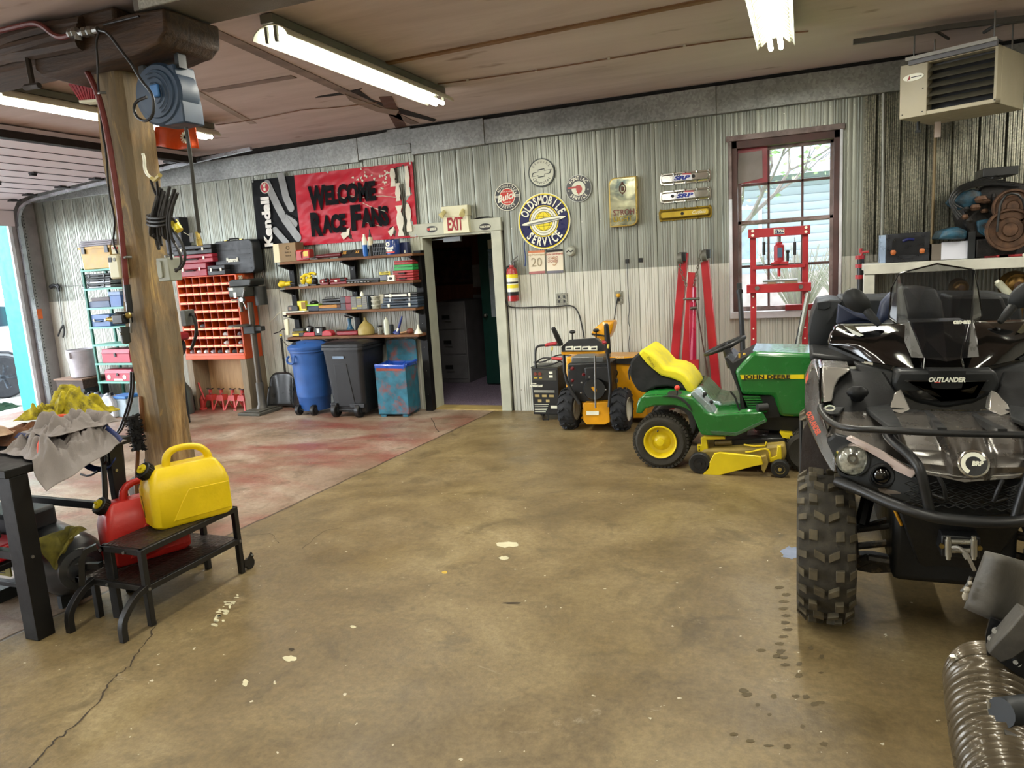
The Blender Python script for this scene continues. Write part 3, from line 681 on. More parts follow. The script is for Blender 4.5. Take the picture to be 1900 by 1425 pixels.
# pale sign
t, r = roundsign('small pale round sign with dark rim and a bow-tie outline above the large navy one', 'round_sign', 1004.8, 320.3, 24.5, [(1, mat('rim_dark', '#26312f', .4)), (.91, mat('pale_sign', '#cfd3c0', .4, var=.03))])
dk = mat('ink_dark_green', '#2c3733', .5)
s = B(dk).arctext('GENUINE', (0, -.006, 0), EX, EZ, r*.74, -52, 52, r*.16, bold=.0, squash=.8); s.arctext('Chevrolet', (0, -.006, 0), EX, EZ, r*.70, 232, 128, r*.24, inward=True, bold=0, squash=1.0)
bt = [(-.76, -.17), (-.66, .1), (-.26, .1), (-.26, .25), (.24, .25), (.24, .1), (.78, .1), (.66, -.17), (.24, -.17), (.24, -.32), (-.26, -.32), (-.26, -.17)]
s.slab([(x_*r, -.0075, (z_+x_*.1)*r) for x_, z_ in bt], (0, .004, 0)); s.use(MATS['pale_sign']).slab([(x_*r*.89, -.0085, (z_*.76+x_*.1-.008)*r) for x_, z_ in bt], (0, .004, 0))
s.build('bow_tie_emblem', t)
# right small sign
t, r = roundsign('small round charcoal service sign with a red profile head right of the large navy one', 'round_sign', 1073.5, 349.8, 24, [(1, mat('rim_grey', '#b7bbb4', .4)), (.95, char_m), (.53, mat('pale_sign2', '#dfe3cf', .4, var=.02))])
s = B(white_m).arctext('PONTIAC', (0, -.008, 0), EX, EZ, r*.74, -52, 52, r*.27, bold=.02, squash=.8); s.arctext('SERVICE', (0, -.008, 0), EX, EZ, r*.74, 228, 132, r*.27, inward=True, bold=.02, squash=.8)
for sg in (-1, 1): s.disc((sg*r*.74, -.006, -.12*r), N_, r*.05, .003, seg=10)
s.build('lettering', t)
hd = [(-.84, .12), (-.5, .16), (-.2, .18), (-.08, .26), (.12, .24), (.26, .1), (.3, -.08), (.24, -.2), (.2, -.34), (.1, -.3), (.02, -.5), (-.06, -.34), (-.16, -.3), (-.12, -.16), (-.2, -.1), (-.14, -.02), (-.24, .04), (-.55, .03), (-.82, .03)]
B(mat('sign_head_red', '#b5413d', .4)).slab([(x_*r, -.009, z_*r) for x_, z_ in hd], (0, .003, 0)).build('profile_emblem', t)
# mirror sign
t = thing('mirrored_sign', 'brass framed mirrored beer sign with a small crest', 'sign', W(1158, 375, WY-.04)); o_ = t.location; dy = V(0, -.05, 0)
def rr(x0, x1, z0, z1, rad, corners):
    pts = []
    for i, (cx, cz, a0) in enumerate(((x1, z1, 0), (x0, z1, 90), (x0, z0, 180), (x1, z0, 270))):
        if corners[i]:
            sx, sz = (-1 if cx == x1 else 1), (-1 if cz == z1 else 1)
            for k_ in range(7):
                a_ = radians(a0+15*k_); pts.append((cx+sx*rad+cos(a_)*rad, cz+sz*rad+sin(a_)*rad))
        else: pts.append((cx, cz))
    return pts
w2 = (W(1184, 375)-W(1133, 375)).length/2; h2 = (W(1158, 330)-W(1158, 421)).length/2
brass = mat('brass', '#b79f5a', .3, .9)
B(brass).slab([(x_, -.05, z_) for x_, z_ in rr(-w2, w2, -h2, h2, .07, (0, 1, 0, 1))], (0, .085, 0)).build('case', t, bevel=.004)
mir = NT('mirror_face'); mir.b.inputs['Metallic'].default_value = 1; mir.b.inputs['Roughness'].default_value = .18; f_ = mir.noise(mir.co(scale=(3, 3, 5)), 1.4, 4, .6, .5); mir.l(mir.ramp(f_, [(.35, '#5f6b68'), (.5, '#a9ab92'), (.68, '#e8e8c8')]), mir.b.inputs['Base Color'])
B(mir.m).slab([(x_, -.055, z_) for x_, z_ in rr(-w2+.014, w2-.014, -h2+.014, h2-.014, .06, (0, 1, 0, 1))], (0, .008, 0)).build('mirror', t)
s = B(mat('ink_maroon', '#6a1f22', .4)).text('STROH', (0.005, -.06, -h2*.43), EX, EZ, .055, width=w2*1.5); s.use(mat('ink_gold', '#b39a35', .3, .6)).text('LIGHT', (-.005, -.06, -h2*.70), EX, EZ, .055, width=w2*1.35, ext=.003)
s.build('lettering', t)
s = B(mat('crest_brown', '#5a3a26', .5))
s.tube([(cos(a_)*.032, -.059, .13+sin(a_)*.045) for a_ in [2*pi*i/12 for i in range(12)]], .006, closed=True, seg=6); s.ball((0, -.06, .13), (.018, .006, .028), 10); s.ball((0, -.06, .185), (.014, .006, .012), 8); s.slab([(-.02, -.06, .095), (0, -.06, .07), (.02, -.06, .095)], (0, .004, 0)); s.build('crest', t)
# valve covers
def vcover(label, q, m, gold=False, hole=.3):
    P = [W(u, v, WY-.02) for u, v in q]; c = sum(P, V(0, 0, 0))/4; t = thing('valve_cover', label, 'valve cover', c, group=None)
    ex = (P[1]-P[0]).normalized(); L = (P[1]-P[0]).length/2; H = (P[0]-P[3]).length/2; ez = V(-ex.z, 0, ex.x); at = lambda a_, b_, y: ex*a_+ez*b_+V(0, y, 0)
    s = B(m); o1 = rr(-L, L, -H, H, .03, (1, 1, 1, 1)); s.slab([at(a_, b_, -.004) for a_, b_ in o1], (0, .012, 0)); 
    i0 = rr(-L*.955, L*.955, -H*.8, H*.8, .03, (1, 1, 1, 1)); i1 = rr(-L*.9, L*.9, -H*.52, H*.52, .02, (1, 1, 1, 1))
    s.rings([[at(a_, b_, -.004) for a_, b_ in i0], [at(a_, b_, -.045) for a_, b_ in i1]])
    for k_ in range(5):
        for sg in (-1, 1): s.ball(at(-L*.92+k_*L*.46, sg*H*.96, -.004), (.012, .01, .012), 8)
    s.build('cover', t)
    if not gold:
        d = -.05; px = L*(-.1 if hole > 0 else .0); s = B(mat('decal_white', '#e6e8ea', .4)).slab([at(px+a_*L*.4, b_*H, -.047) for a_, b_ in ((-1, -.5), (1, -.5), (.9, .35), (.6, .55), (-.7, .55), (-1, .1))], (0, .003, 0))
        s.use(mat('decal_blue', '#22368f', .4)).text('SRP', at(px, -H*.08, -.048), ex, ez, H*.62, bold=.06, shear=.25, width=L*.66)
        s.use(mat('decal_red', '#b7444c', .4)).slab([at(px+a_*L*.4, b_*H, -.049) for a_, b_ in ((0, .48), (.9, .4), (.85, .62), (0, .72))], (0, .003, 0))
        s.use(black_m)
        for k_ in range(3): s.slab([at(px+L*(-.32+k_*.1+a_), b_*H, -.049) for a_, b_ in ((0, .35), (.04, .35), (.09, .7), (.05, .7))], (0, .003, 0))
        s.build('decal', t)
        B(black_m).disc(at(L*hole, H*.05, -.045), N_, .017, .006, seg=14).build('filler_hole', t)
    else:
        B(mat('gold_panel', '#c5a93c', .35, .5)).slab([at(a_, b_, -.045) for a_, b_ in rr(-L*.88, L*.88, -H*.45, H*.45, .02, (1, 1, 1, 1))], (0, -.003, 0)).build('panel', t)
        B(white_m).text('Cutlass', at(L*.55, H*.02, -.05), ex, ez, H*.55, shear=.3, width=L*.5).build('lettering', t); B(black_m).disc(at(-.02, 0, -.047), N_, .016, .006, seg=12).build('filler_hole', t)
vcover('upper of the two chrome valve covers with a blue and white decal on the wall', [(1225, 323), (1319.5, 313.5), (1319.5, 337.5), (1225, 344)], chrome, hole=.34)
vcover('lower of the two chrome valve covers, its decal right of the filler hole', [(1225, 356), (1320, 346), (1320, 370), (1225, 378)], chrome, hole=-.48)
vcover('gold painted valve cover mounted under the two chrome ones', [(1222.5, 390), (1321, 380.5), (1321, 403), (1222.5, 411)], mat('gold_brown', '#8b7422', .35, .6), True)
# posters
def poster(label, q, top, txt, tm, bot):
    P = [W(u, v, WY-.012) for u, v in q]; c = sum(P, V(0, 0, 0))/4; P = [p-c for p in P]; t = thing('wall_calendar', label, 'poster', c)
    w_ = (P[1]-P[0]).length; h_ = (P[0]-P[3]).length; ex = (P[1]-P[0]).normalized(); ez = V(-ex.z, 0, ex.x)
    B(mat('poster_paper', '#ded6c0', .6, var=.04)).slab(P, (0, .004, 0)).build('sheet', t)
    s = B(top).slab([P[0]+V(0, -.001, 0), P[1]+V(0, -.001, 0), P[1]+V(0, -.001, -h_*.1), P[0]+V(0, -.001, -h_*.1)], (0, .003, 0)); s.use(bot).slab([P[3]+V(0, -.001, 0), P[2]+V(0, -.001, 0), P[2]+V(0, -.001, h_*.11), P[3]+V(0, -.001, h_*.11)], (0, .003, 0)); s.build('band', t)
    s = B(tm[0]).text(txt, V(.0, -.004, -h_*.02), ex, ez, h_*.36, bold=.0); s.use(MATS['poster_paper']).text(txt, V(.0, -.006, -h_*.02), ex, ez, h_*.355, bold=-.035)
    s.use(tm[1]).text('Indy Motorsport' if txt == '20' else 'Dale Earnhardt', V(0, -.004, h_*.32), ex, ez, h_*.09)
    if txt == '3':
        for k_ in range(4): s.tube([V(-.08+j*.012, -.005, h_*(.2-k_*.07)+.006*sin(j*2.3+k_*5)) for j in range(11)], .0018, seg=4)
    s.build('print', t)
poster('pale poster numbered 20 under the large round sign', [(980, 465.5), (1010.5, 464), (1011.5, 507), (982, 509)], mat('poster_orange', '#c77a52', .6), '20', (mat('ink_brown', '#8a7c58', .6), mat('ink_tan', '#b49a6b', .6)), mat('poster_pink', '#a66a6a', .6))
poster('pale poster numbered 3 with red handwriting under the large round sign', [(1013.5, 464.5), (1044, 462), (1045.5, 506), (1015, 507.5)], black_m, '3', (mat('ink_orange', '#b58a55', .6), mat('ink_red', '#b3322f', .6)), mat('poster_grey', '#6c6c78', .6))
t = thing('round_alarm', 'small round grey alarm beside the posters', 'alarm', W(1058.5, 466, WY-.02)); B(mat('alarm_grey', '#a5a89b', .5)).lathe([(.055, 0), (.055, .03), (.04, .05), (.02, .052)], (0, .02, 0), N_, 24).build('body', t); B(dkp).tube([(-.035, -.034, -.01), (-.012, -.034, .01), (0, -.034, 0), (.012, -.034, -.01), (.035, -.034, .01)], .005, seg=6).build('slot', t)
# extinguisher
t = thing('fire_extinguisher', 'red fire extinguisher hanging beside the office doorway', 'fire extinguisher', W(951, 526, WY-.08)); exr = mat('extinguisher_red', '#a51d20', .3, coat=.5)
B(exr).lathe([(.03, -.2), (.062, -.19), (.062, .12), (.05, .16), (.025, .18), (.022, .2)], seg=24).build('cylinder', t)
s = B(white_m).lathe([(.0635, -.12), (.0635, .1)], seg=24, cap=False); s.use(yel_m).lathe([(.064, .06), (.064, .1)], seg=24, cap=False).lathe([(.064, -.05), (.064, -.01)], seg=24, cap=False); s.use(black_m).lathe([(.064, -.13), (.064, -.09)], seg=24, cap=False).lathe([(.0642, .0), (.0642, .02)], seg=24, cap=False); s.build('label', t)
s = B(steelm).cyl((0, 0, .19), (0, 0, .225), .018).tube([(0, 0, .22), (.04, -.02, .24), (.09, -.03, .25)], .006).tube([(0, 0, .23), (.04, -.02, .26), (.09, -.03, .29)], .006); s.build('valve', t)
B(blkp).tube([(-.015, 0, .2), (-.07, -.02, .17), (-.085, -.02, .05), (-.08, -.01, -.1)], .009, smooth=2).build('hose', t); B(steelm).bb(-.012, .012, .05, .08, .1, .24).build('bracket', t)
# outlets
def outlet(label, u, v, w_, h_, two):
    t = thing('wall_outlet', label, 'outlet', W(u, v, WY-.012)); B(mat('checker_plate', '#9b9c90', .5, .6, var=.35, vs=120)).bb(-w_, w_, -.003, .006, -h_, h_).build('plate', t, bevel=.002)
    for x_ in ((-w_*.45, w_*.45) if two else (0,)):
        for z_ in (-.025, .025): B(dkp).box((x_, -.004, z_), (.022, .004, .028)).build('socket', t)
outlet('square four-socket wall outlet under the posters', 1042.3, 555, .065, .062, True); outlet('narrow wall outlet holding a yellow plug', 1148.5, 552, .04, .065, False)
for u, v, l in ((1164, 485, 'small black outlet under the mirrored sign with a thin cord'), (1188.7, 482.7, 'small black wall plate right of the thin hanging cord')):
    t = thing('wall_plate', l, 'outlet', W(u, v, WY-.01)); B(black_m).bb(-.02, .02, -.006, .006, -.022, .022).build('plate', t, bevel=.002); B(dkp).box((0, -.008, 0), (.018, .006, .02)).build('socket', t)
def cordw(name, label, pts, r=.005, Y=WY-.025, m=None, smooth=2):
    P = [W(a_[0], a_[1], a_[2] if len(a_) > 2 else Y) for a_ in pts]; o = B(m or blkp).tube(P, r, seg=6, smooth=smooth).build(name); return tag(o, label, 'cord')
cordw('power_cable', 'black cable run round the office doorway and along the wall to the welder', [(872, 411), (886, 404), (912, 402), (922, 410), (927, 440), (931, 480), (934, 540), (938, 562), (947, 571), (975, 571), (1001, 569), (1030, 570), (1062, 565), (1074, 580), (1080, 605), (1084, 628)], .008)
cordw('power_cable', 'black cord hanging from the yellow plug down to the orange snow blower chute', [(1147, 551), (1144, 560), (1141, 585), (1138, 602, 7.35), (1128, 608, 7.2)], .006)
cordw('lamp_cord', 'thin wavy cord hanging from the small black outlet down the ribbed wall', [(1164, 488), (1164, 520), (1166, 545), (1168, 575), (1165, 595), (1170, 612), (1166, 635), (1168, 660)], .0035)
B_ = B(mat('plug_yellow', '#d9a520', .4)).ball(W(1147, 548, WY-.035), (.025, .02, .022), 10); tag(B_.build('yellow_plug'), 'yellow plug pushed into the narrow wall outlet', 'plug')
cordw('dangling_plug', 'short blue and black cord end hanging left of the numbered posters', [(974, 448), (972, 460), (975, 472), (975, 488), (974, 494)], .006, m=mat('cord_blue', '#27407c', .5))
# exit sign
t = thing('exit_sign', 'cream exit sign with two emergency lamp heads on the doorway casing', 'sign', W(846, 407, WY-.06)); o_ = t.location; cream = mat('cream_plastic', '#dcdabb', .4, var=.03)
q = [W(u, v, WY-.1)-o_ for u, v in [(821, 402), (867, 399), (871, 431), (823.5, 434)]]; B(cream).slab(q, (0, .08, 0)).build('exit_panel', t, bevel=.003)
q2 = [W(u, v, WY-.11)-o_ for u, v in [(818, 384), (866.5, 379.5), (868, 399.3), (820, 402)]]; B(cream).slab(q2, (0, .1, 0)).build('battery_box', t, bevel=.004)
cq = sum(q, V(0, 0, 0))/4; B(mat('exit_red', '#96121c', .5)).text('EXIT', cq+V(-.004, -.003, 0), EX, EZ, .135, bold=.03, width=.19, ext=.002).build('lettering', t)
for u, v, sx in ((822.5, 396, -1), (857, 393.5, 1)):
    p = W(u, v, WY-.15)-o_; B(mat('lamp_head_cream', '#d3c98e', .4)).cyl(p+V(0, .03, .02), p+V(sx*.012*.8, -.02, -.018), .022, .026, seg=16).cyl(p+V(sx*.012*.8, -.02, -.018), p+V(sx*.016, -.032, -.028), .032, .032, seg=16).build('lamp_head', t)
def oval(label, u, v, fn):
    t = thing('oval_sticker', label, 'sticker', W(u, v, WY-.047)); s = B(black_m).rings([[V(cos(a_)*.07, y_, sin(a_)*.036) for a_ in [2*pi*i/28 for i in range(28)]] for y_ in (0, -.003)]); s.build('sticker', t); s = B(white_m); fn(s); s.build('print', t)
def f1(s):
    s.bb(-.02, .06, -.006, -.004, -.012, .014).text('I', (-.058, -.006, 0), EX, EZ, .026, bold=.02); s.use(black_m).text('BOXES', (.02, -.0075, .001), EX, EZ, .014, width=.06); s.use(redm).slab([(x_*.018-.038, -.006, z_*.018) for x_, z_ in ((0, -1), (1, 0), (1, .6), (.5, .9), (0, .5), (-.5, .9), (-1, .6), (-1, 0))], (0, .002, 0))
oval('oval black sticker with a red heart left of the exit sign', 801, 425.3, f1); oval('oval black sticker with white letters right of the exit sign', 900, 420.7, lambda s: s.text('WALK-N-RUN', (0, -.005, 0), EX, EZ, .022, width=.12, bold=.03))
B_ = B(dkp).box(W(783+8, 446), (.05, .02, .02))
B_.bm.free()
# grabber
t = thing('reach_grabber', 'black pick-up grabber hanging on the ribbed wall next to the overhead door track', 'grabber', W(108, 575, WY-.04)); o_ = t.location; g = lambda u, v: W(u, v, WY-.04)-o_
B(blkp).tube([g(94, 533), (g(99, 529)), g(107, 531), g(110, 541)], [.03, .025, .02, .018], seg=8, smooth=1).tube([g(106, 527), g(110, 534)], .015, seg=6).build('grip', t)
B(steelm).tube([g(109, 539), g(117, 605)], .008).build('shaft', t); B(blkp).tube([g(117, 603), g(111, 614), g(108, 624)], .012, smooth=1).tube([g(117, 603), g(120, 615), g(117, 626)], .012, smooth=1).build('jaw', t)
B(steelm).tube([W(88, 534, WY-.02), W(104, 530, WY-.02), W(125, 531, WY-.02), W(144, 530, WY-.02)], .004).build('wire', None)
bpy.data.objects['wire']['label'] = 'thin rod fixed on the wall behind the black grabber'; bpy.data.objects['wire']['category'] = 'wire'; bpy.data.objects['wire'].name = 'hanging_wire'
# ---- banner
C4 = [W(u, v, WY-.03) for u, v in [(467.9, 335), (765.5, 300), (776, 440), (480, 461.5)]]
t = thing('race_banner', 'torn red and black banner hung on the wall above the wooden shelves', 'banner', C4[3]); o_ = t.location
def bp(a_, b_, off=0.):   # a along, b down
    p = (C4[0]*(1-a_)+C4[1]*a_)*(1-b_)+(C4[3]*(1-a_)+C4[2]*a_)*b_
    w_ = .012*mnoise.noise(V(a_*6, b_*3, 0))+.008*mnoise.noise(V(a_*19+b_*8, b_*9, 4))*(1 if a_ > .3 else .3)
    return p-o_+V(0, -.012+w_-off, 0)
SPL = .285
hole = [(.885, .06), (.955, .03), (.965, .2), (.985, .42), (.955, .5), (.965, .7), (.99, .88), (.985, .97), (.91, .97), (.905, .78), (.93, .55), (.915, .42), (.895, .25)]
def inp(x, y, P):
    c = False; n = len(P)
    for i in range(n):
        x0, y0 = P[i]; x1, y1 = P[i-1]
        if (y0 > y) != (y1 > y) and x < (x1-x0)*(y-y0)/(y1-y0)+x0: c = not c
    return c
tears = [hole, [(.548, .86), (.615, .97), (.62, .99), (.60, .8)], [(.835, .86), (.87, .97), (.88, .9), (.862, .82)]]
banr = mat('banner_red', '#bd1a30', .4, var=.12, vs=3, coat=.08, spec=.25); banb = mat('banner_black', '#0c0e12', .6, spec=.15, var=.05); bann = mat('banner_grey', '#8c8f90', .35)
s = B(banr); NU, NV = 150, 70; G = {}
def gv_(i, j):
    if (i, j) not in G: G[i, j] = s.bm.verts.new(bp(i/NU, j/NV))
    return G[i, j]
for j in range(NV):
    for i in range(NU):
        a_, b_ = (i+.5)/NU, (j+.5)/NV
        if any(inp(a_, b_, P) for P in tears): continue
        s.use(banb if a_ < SPL else banr); s.face([gv_(i, j), gv_(i+1, j), gv_(i+1, j+1), gv_(i, j+1)])
s.build('banner_sheet', t, ang=3)
s = B(mat('banner_backing', '#d8d3c0', .5, var=.1))
for a0, a1, b0, b1 in ((.87, .9, .06, .3), (.895, .925, .26, .5), (.955, .98, .05, .44), (.89, .93, .56, .97), (.945, .975, .55, .92)):
    pts = []
    for q in range(6):
        f_ = q/5; b_ = b0+(b1-b0)*f_; am = (a0+a1)/2; wv = (a1-a0)/2*(.5+.6*abs(sin(q*2.1+a0*40))); pts.append((am-wv, am+wv, b_))
    for p_, q_ in zip(pts, pts[1:]): s.slab([bp(p_[0], p_[2], .012), bp(p_[1], p_[2], .016), bp(q_[1], q_[2], .016), bp(q_[0], q_[2], .012)], (0, .003, 0))
rnd = random.Random(5)
for cx, cy, n_ in ((.665, .16, 5), (.72, .13, 6), (.78, .16, 5), (.85, .12, 9), (.84, .25, 6), (.88, .2, 6), (.76, .28, 3), (.7, .3, 3)):
    for _ in range(n_):
        x_, y_ = cx+rnd.gauss(0, .012), cy+rnd.gauss(0, .035); pts = [bp(x_+cos(a_)*rnd.uniform(.002, .009), y_+sin(a_)*rnd.uniform(.004, .025), .006) for a_ in [2*pi*k_/7 for k_ in range(7)]]; s.slab(pts, (0, .002, 0))
for pts in ([(.548, .88), (.61, .8), (.6, .9), (.565, .96)], [(.835, .9), (.872, .83), (.865, .93), (.85, .97)]): s.slab([bp(a_, b_, .02) for a_, b_ in pts], (0, .003, 0))
for pts in ([(.62, .36), (.72, .42), (.8, .40), (.9, .45)], [(.63, .62), (.68, .7), (.72, .76), (.8, .82)], [(.70, .48), (.76, .56), (.83, .62)], [(.55, .3), (.56, .36), (.6, .4)]):
    s.tube([bp(a_, b_, .014) for a_, b_ in pts], .0035, seg=5, smooth=1)
s.build('peeled_backing', t)
ex = (C4[1]-C4[0]).normalized(); ez = (C4[0]-C4[3]).normalized(); ex2 = (C4[2]-C4[3]).normalized()
bh = (C4[0]-C4[3]).length; bwid = (C4[1]-C4[0]).length
def btext(txts, m, off=.022):
    s = B(m)
    for txt, a_, b_, sz, wd in txts:
        s2 = s.text(txt, bp(a_, b_, off), ex, ez, sz*bh, width=wd*bwid, bold=.06, ext=.002)
    return s
s = btext([('W', .425, .365, .30, .11), ('ELCOME', .63, .345, .235, .31), ('R', .41, .735, .30, .075), ('ACE', .515, .74, .225, .15), ('F', .655, .69, .31, .065), ('ANS', .765, .695, .235, .165)], mat('banner_ink', '#0d0e12', .7, spec=.12)); s.build('lettering', t)
s = B(mat('banner_white', '#e4e4e0', .35)).text('Kendall', bp(.088, .62, .022), ez, -ex, .115*bh*1.2, width=.72*bh, bold=.05); s.build('brand_lettering', t)
s = B(white_m).disc(bp(.088, .125, .01), N_, .072*bh*1.15, .004, seg=28); s.use(mat('badge_red', '#b3122c', .4)).disc(bp(.088, .125, .013), N_, .063*bh*1.15, .004, seg=28); s.use(white_m)
c_ = bp(.088, .125, .02); s.tube([c_+ez*.05-ex*.02, c_+ez*.0], .009, seg=6).tube([c_+ez*.05+ex*.02, c_], .009, seg=6).ball(c_-ez*.022, (.02, .004, .02), 10); s.build('badge', t)
def blob(pts, w_, m):
    s = B(m); n_ = len(pts)
    for (a0, b0), (a1, b1) in zip(pts, pts[1:]):
        p, q_ = bp(a0, b0, .012), bp(a1, b1, .012); d = (q_-p).normalized(); nn = V(-d.z, 0, d.x)*w_*bh; s.slab([p+nn, q_+nn, q_-nn, p-nn], (0, .003, 0))
    for a_, b_ in pts: s.disc(bp(a_, b_, .012)+V(0, .003, 0), N_, w_*bh, .003, seg=16)
    return s
s = blob([(.105, .08), (.165, .42), (.2, .6), (.275, .88)], .062, bann); s2 = blob([(.205, -.0), (.225, .3), (.25, .45)], .06, bann)
s.build('hand_graphic', t); s2.build('hand_graphic', t); blob([(.19, .55), (.26, .68)], .055, bann).build('hand_graphic', t); blob([(.13, .75), (.2, .95)], .05, bann).build('hand_graphic', t); 
blob([(.17, .60), (.215, .52), (.275, .62)], .012, banb).build('hand_outline', t); blob([(.17, .62), (.255, .84)], .014, banb).build('hand_outline', t)
s = B(steelm)
for a_, b_ in ((0.01, .02), (.99, .02), (.01, .98), (.99, .98), (.5, .01)): s.disc(bp(a_, b_, .006), N_, .012, .004, seg=10)
s.build('grommets', t)
# ================= WOODEN WALL SHELVES =================
SY = 7.36
bd = wood('shelf_board', '#4f2f1c', '#8c6038', axis=0, stretch=10, bump=.2)
SH = []
for u0, v0, u1, v1 in ((518, 485, 751, 472.5), (528, 531.5, 752, 522.5), (530, 578, 757, 574), (533, 626, 762, 621)):
    a_, b_ = W(u0, v0, SY), W(u1, v1, SY); SH.append((a_.x, b_.x+.10, (a_.z+b_.z)/2))
UX = [W(548, 560, WY-.05).x, W(661, 560, WY-.05).x, W(785, 600, 7.56).x]
bk = mat('black_bracket_steel', '#151515', .5, .4)
su = thing('shelving_uprights', 'black steel uprights and arms carrying the four wall shelves', 'shelf frame', (UX[1], WY-.05, 0)); o_ = su.location
for i, x_ in enumerate(UX):
    z0 = 0 if i == 2 else .95; ztop = SH[0][2]+.03
    w_ = .045 if i == 2 else .035
    s = B(bk).bb(x_-w_-o_.x, x_+w_-o_.x, -.015 if i < 2 else -.06, .03, z0, ztop); s.use(steelm)
    for k_ in range(int((ztop-z0)/.28)): s.ball((x_-o_.x+.0, -.018 if i < 2 else -.064, z0+.2+k_*.28), .007, 6)
    s.build('upright', su)
    for x0, x1, z_ in SH: B(bk).slab([(x_-.018-o_.x, -.24, z_-.045), (x_-.018-o_.x, -.24, z_-.03), (x_-.018-o_.x, 0, z_-.03), (x_-.018-o_.x, 0, z_-.11)], (.036, 0, 0)).build('shelf_arm', su)
ORD = ('top', 'second', 'third', 'bottom')
for i, (x0, x1, z_) in enumerate(SH): o = B(bd).bb(x0, x1, SY, WY-.03, z_-.03, z_).build('shelf_board', bevel=.004); tag(o, '%s wooden board of the four wall shelves over the bins' % ORD[i], 'shelf', 'boards of the wall shelves')
def sx(u, k, Y=None): return W(u, 500, SY+.03 if Y is None else Y).x
def sbase(k): return SH[k][2]+.001
def item(name, label, cat, u0, u1, k, v=None, Y=7.42, dz=0., group=None, rz=0):
    vv = v if v else 560; x = (W(u0, vv, Y).x+W(u1, vv, Y).x)/2; w_ = (W(u1, vv, Y).x-W(u0, vv, Y).x)
    t = thing(name, label, cat, (x, Y, sbase(k)+dz), rz, group); return t, w_
def zpx(v, u, Y): return W(u, v, Y).z
def case(t, w_, d, h, m, latch=None, handle=True, m2=None, bevel=.008, lid=.45):
    B(m).bb(-w_/2, w_/2, 0, d, 0, h*(1-lid)-.002).build('case_base', t, bevel=bevel); B(m2 or m).bb(-w_/2, w_/2, 0, d, h*(1-lid)+.002, h).build('case_lid', t, bevel=bevel)
    if latch:
        for sg in (-1, 1): B(latch).bb(sg*w_*.28-.014, sg*w_*.28+.014, -.008, 0, h*(1-lid)-.02, h*(1-lid)+.02).build('latch', t, bevel=.002)
    if handle: B(blkp).tube([(-w_*.14, .0, h*.45), (-w_*.14, -.03, h*.45), (w_*.14, -.03, h*.45), (w_*.14, 0, h*.45)], .008, seg=6).build('handle', t)
def card(t, w_, d, h, m, name='box', **k): return B(m).bb(-w_/2, w_/2, 0, d, 0, h).build(name, t, bevel=.003)
SC = .00547  # metres per photo pixel at the shelves
# top shelf
kraft = mat('kraft_card', '#8c7658', .8, var=.1); crd = mat('cream_card', '#ddd5b4', .7, var=.05)
t, w_ = item('oil_carton', 'brown cardboard oil carton with a cream side, leftmost on the top wall shelf', 'carton', 518, 559, 0); card(t, w_, .16, .225, kraft); s = B(crd).bb(-w_/2-.001, -w_/2+.085, -.002, .0, .002, .223); s.build('side_panel', t)
s = B(mat('carton_ink', '#4a3a2a', .7)).text('SHELL', (.05, -.003, .11), EX, EZ, .02, width=.09).text('MOTOR OIL', (.05, -.003, .07), EX, EZ, .013, width=.08); s.tube([(.05+cos(a_)*.022, -.002, .165+sin(a_)*.022) for a_ in [2*pi*i/14 for i in range(14)]], .003, closed=True, seg=4); s.build('print', t)
t, w_ = item('oil_jug', 'small red oil jug beside the brown carton on the top wall shelf', 'jug', 556, 583, 0); s = B(mat('jug_red', '#b3251f', .35)); s.bb(-w_/2, w_/2, 0, .1, 0, .13); s.build('jug', t, bevel=.012); B(mat('label_yellow', '#d9c25a', .5)).bb(w_*.1, w_*.42, -.003, 0, .05, .11).build('label', t); B(mat('jug_dark_red', '#7a1614', .4)).tube([(-.005, -.004, .03), (-.005, -.012, .1), (.03, -.008, .115)], .006).build('handle', t)
t, w_ = item('caulking_gun', 'dark red caulking gun with bright rods lying on the top wall shelf', 'tool', 584, 641, 0, Y=7.40); s = B(mat('dark_red_paint', '#5e1c20', .4)).cyl((-.12, 0, .035), (w_/2, 0, .04), .022); s.build('barrel', t); B(steelm).tube([(-w_/2-.1, .0, .02), (-.05, 0, .03), (.1, 0, .012)], .005).tube([(-.17, 0, .035), (w_/2, .02, .075)], .005).build('rod', t); B(steelm).tube([(-.14, 0, .03), (-.2, -.02, .012), (-.08, -.04, .008)], .007).build('trigger', t)
for i, (u0, u1, l) in enumerate(((634, 659, 'left of two small black boxes with a gold mark on the top wall shelf'), (656, 684, 'right of two small black boxes with a gold mark on the top wall shelf'))):
    t, w_ = item('black_box', l, 'box', u0, u1, 0, Y=7.39, group='small black boxes on the top shelf'); s = B(mat('box_black', '#1b1a19', .4)).slab([(-w_*.5, 0, 0), (w_*.42, 0, 0), (w_*.5, .05, .085), (-w_*.36, .05, .085)], (0, .08, 0)); s.build('box', t, bevel=.003)
    s = B(mat('ink_gold2', '#d39a3a', .5)).text('XS', (.0, .018, .055), EX, V(0, .5, .86), .032, bold=.03); s.build('mark', t)
t, w_ = item('spray_bottle', 'tall blue spray can with a white top on the top wall shelf', 'can', 681, 692, 0); B(mat('can_blue', '#1f63b5', .35)).lathe([(.027, 0), (.028, .01), (.028, .13)], seg=18).build('can', t); B(white_m).lathe([(.028, .13), (.028, .2), (.015, .225), (.012, .25)], seg=18).build('top', t)
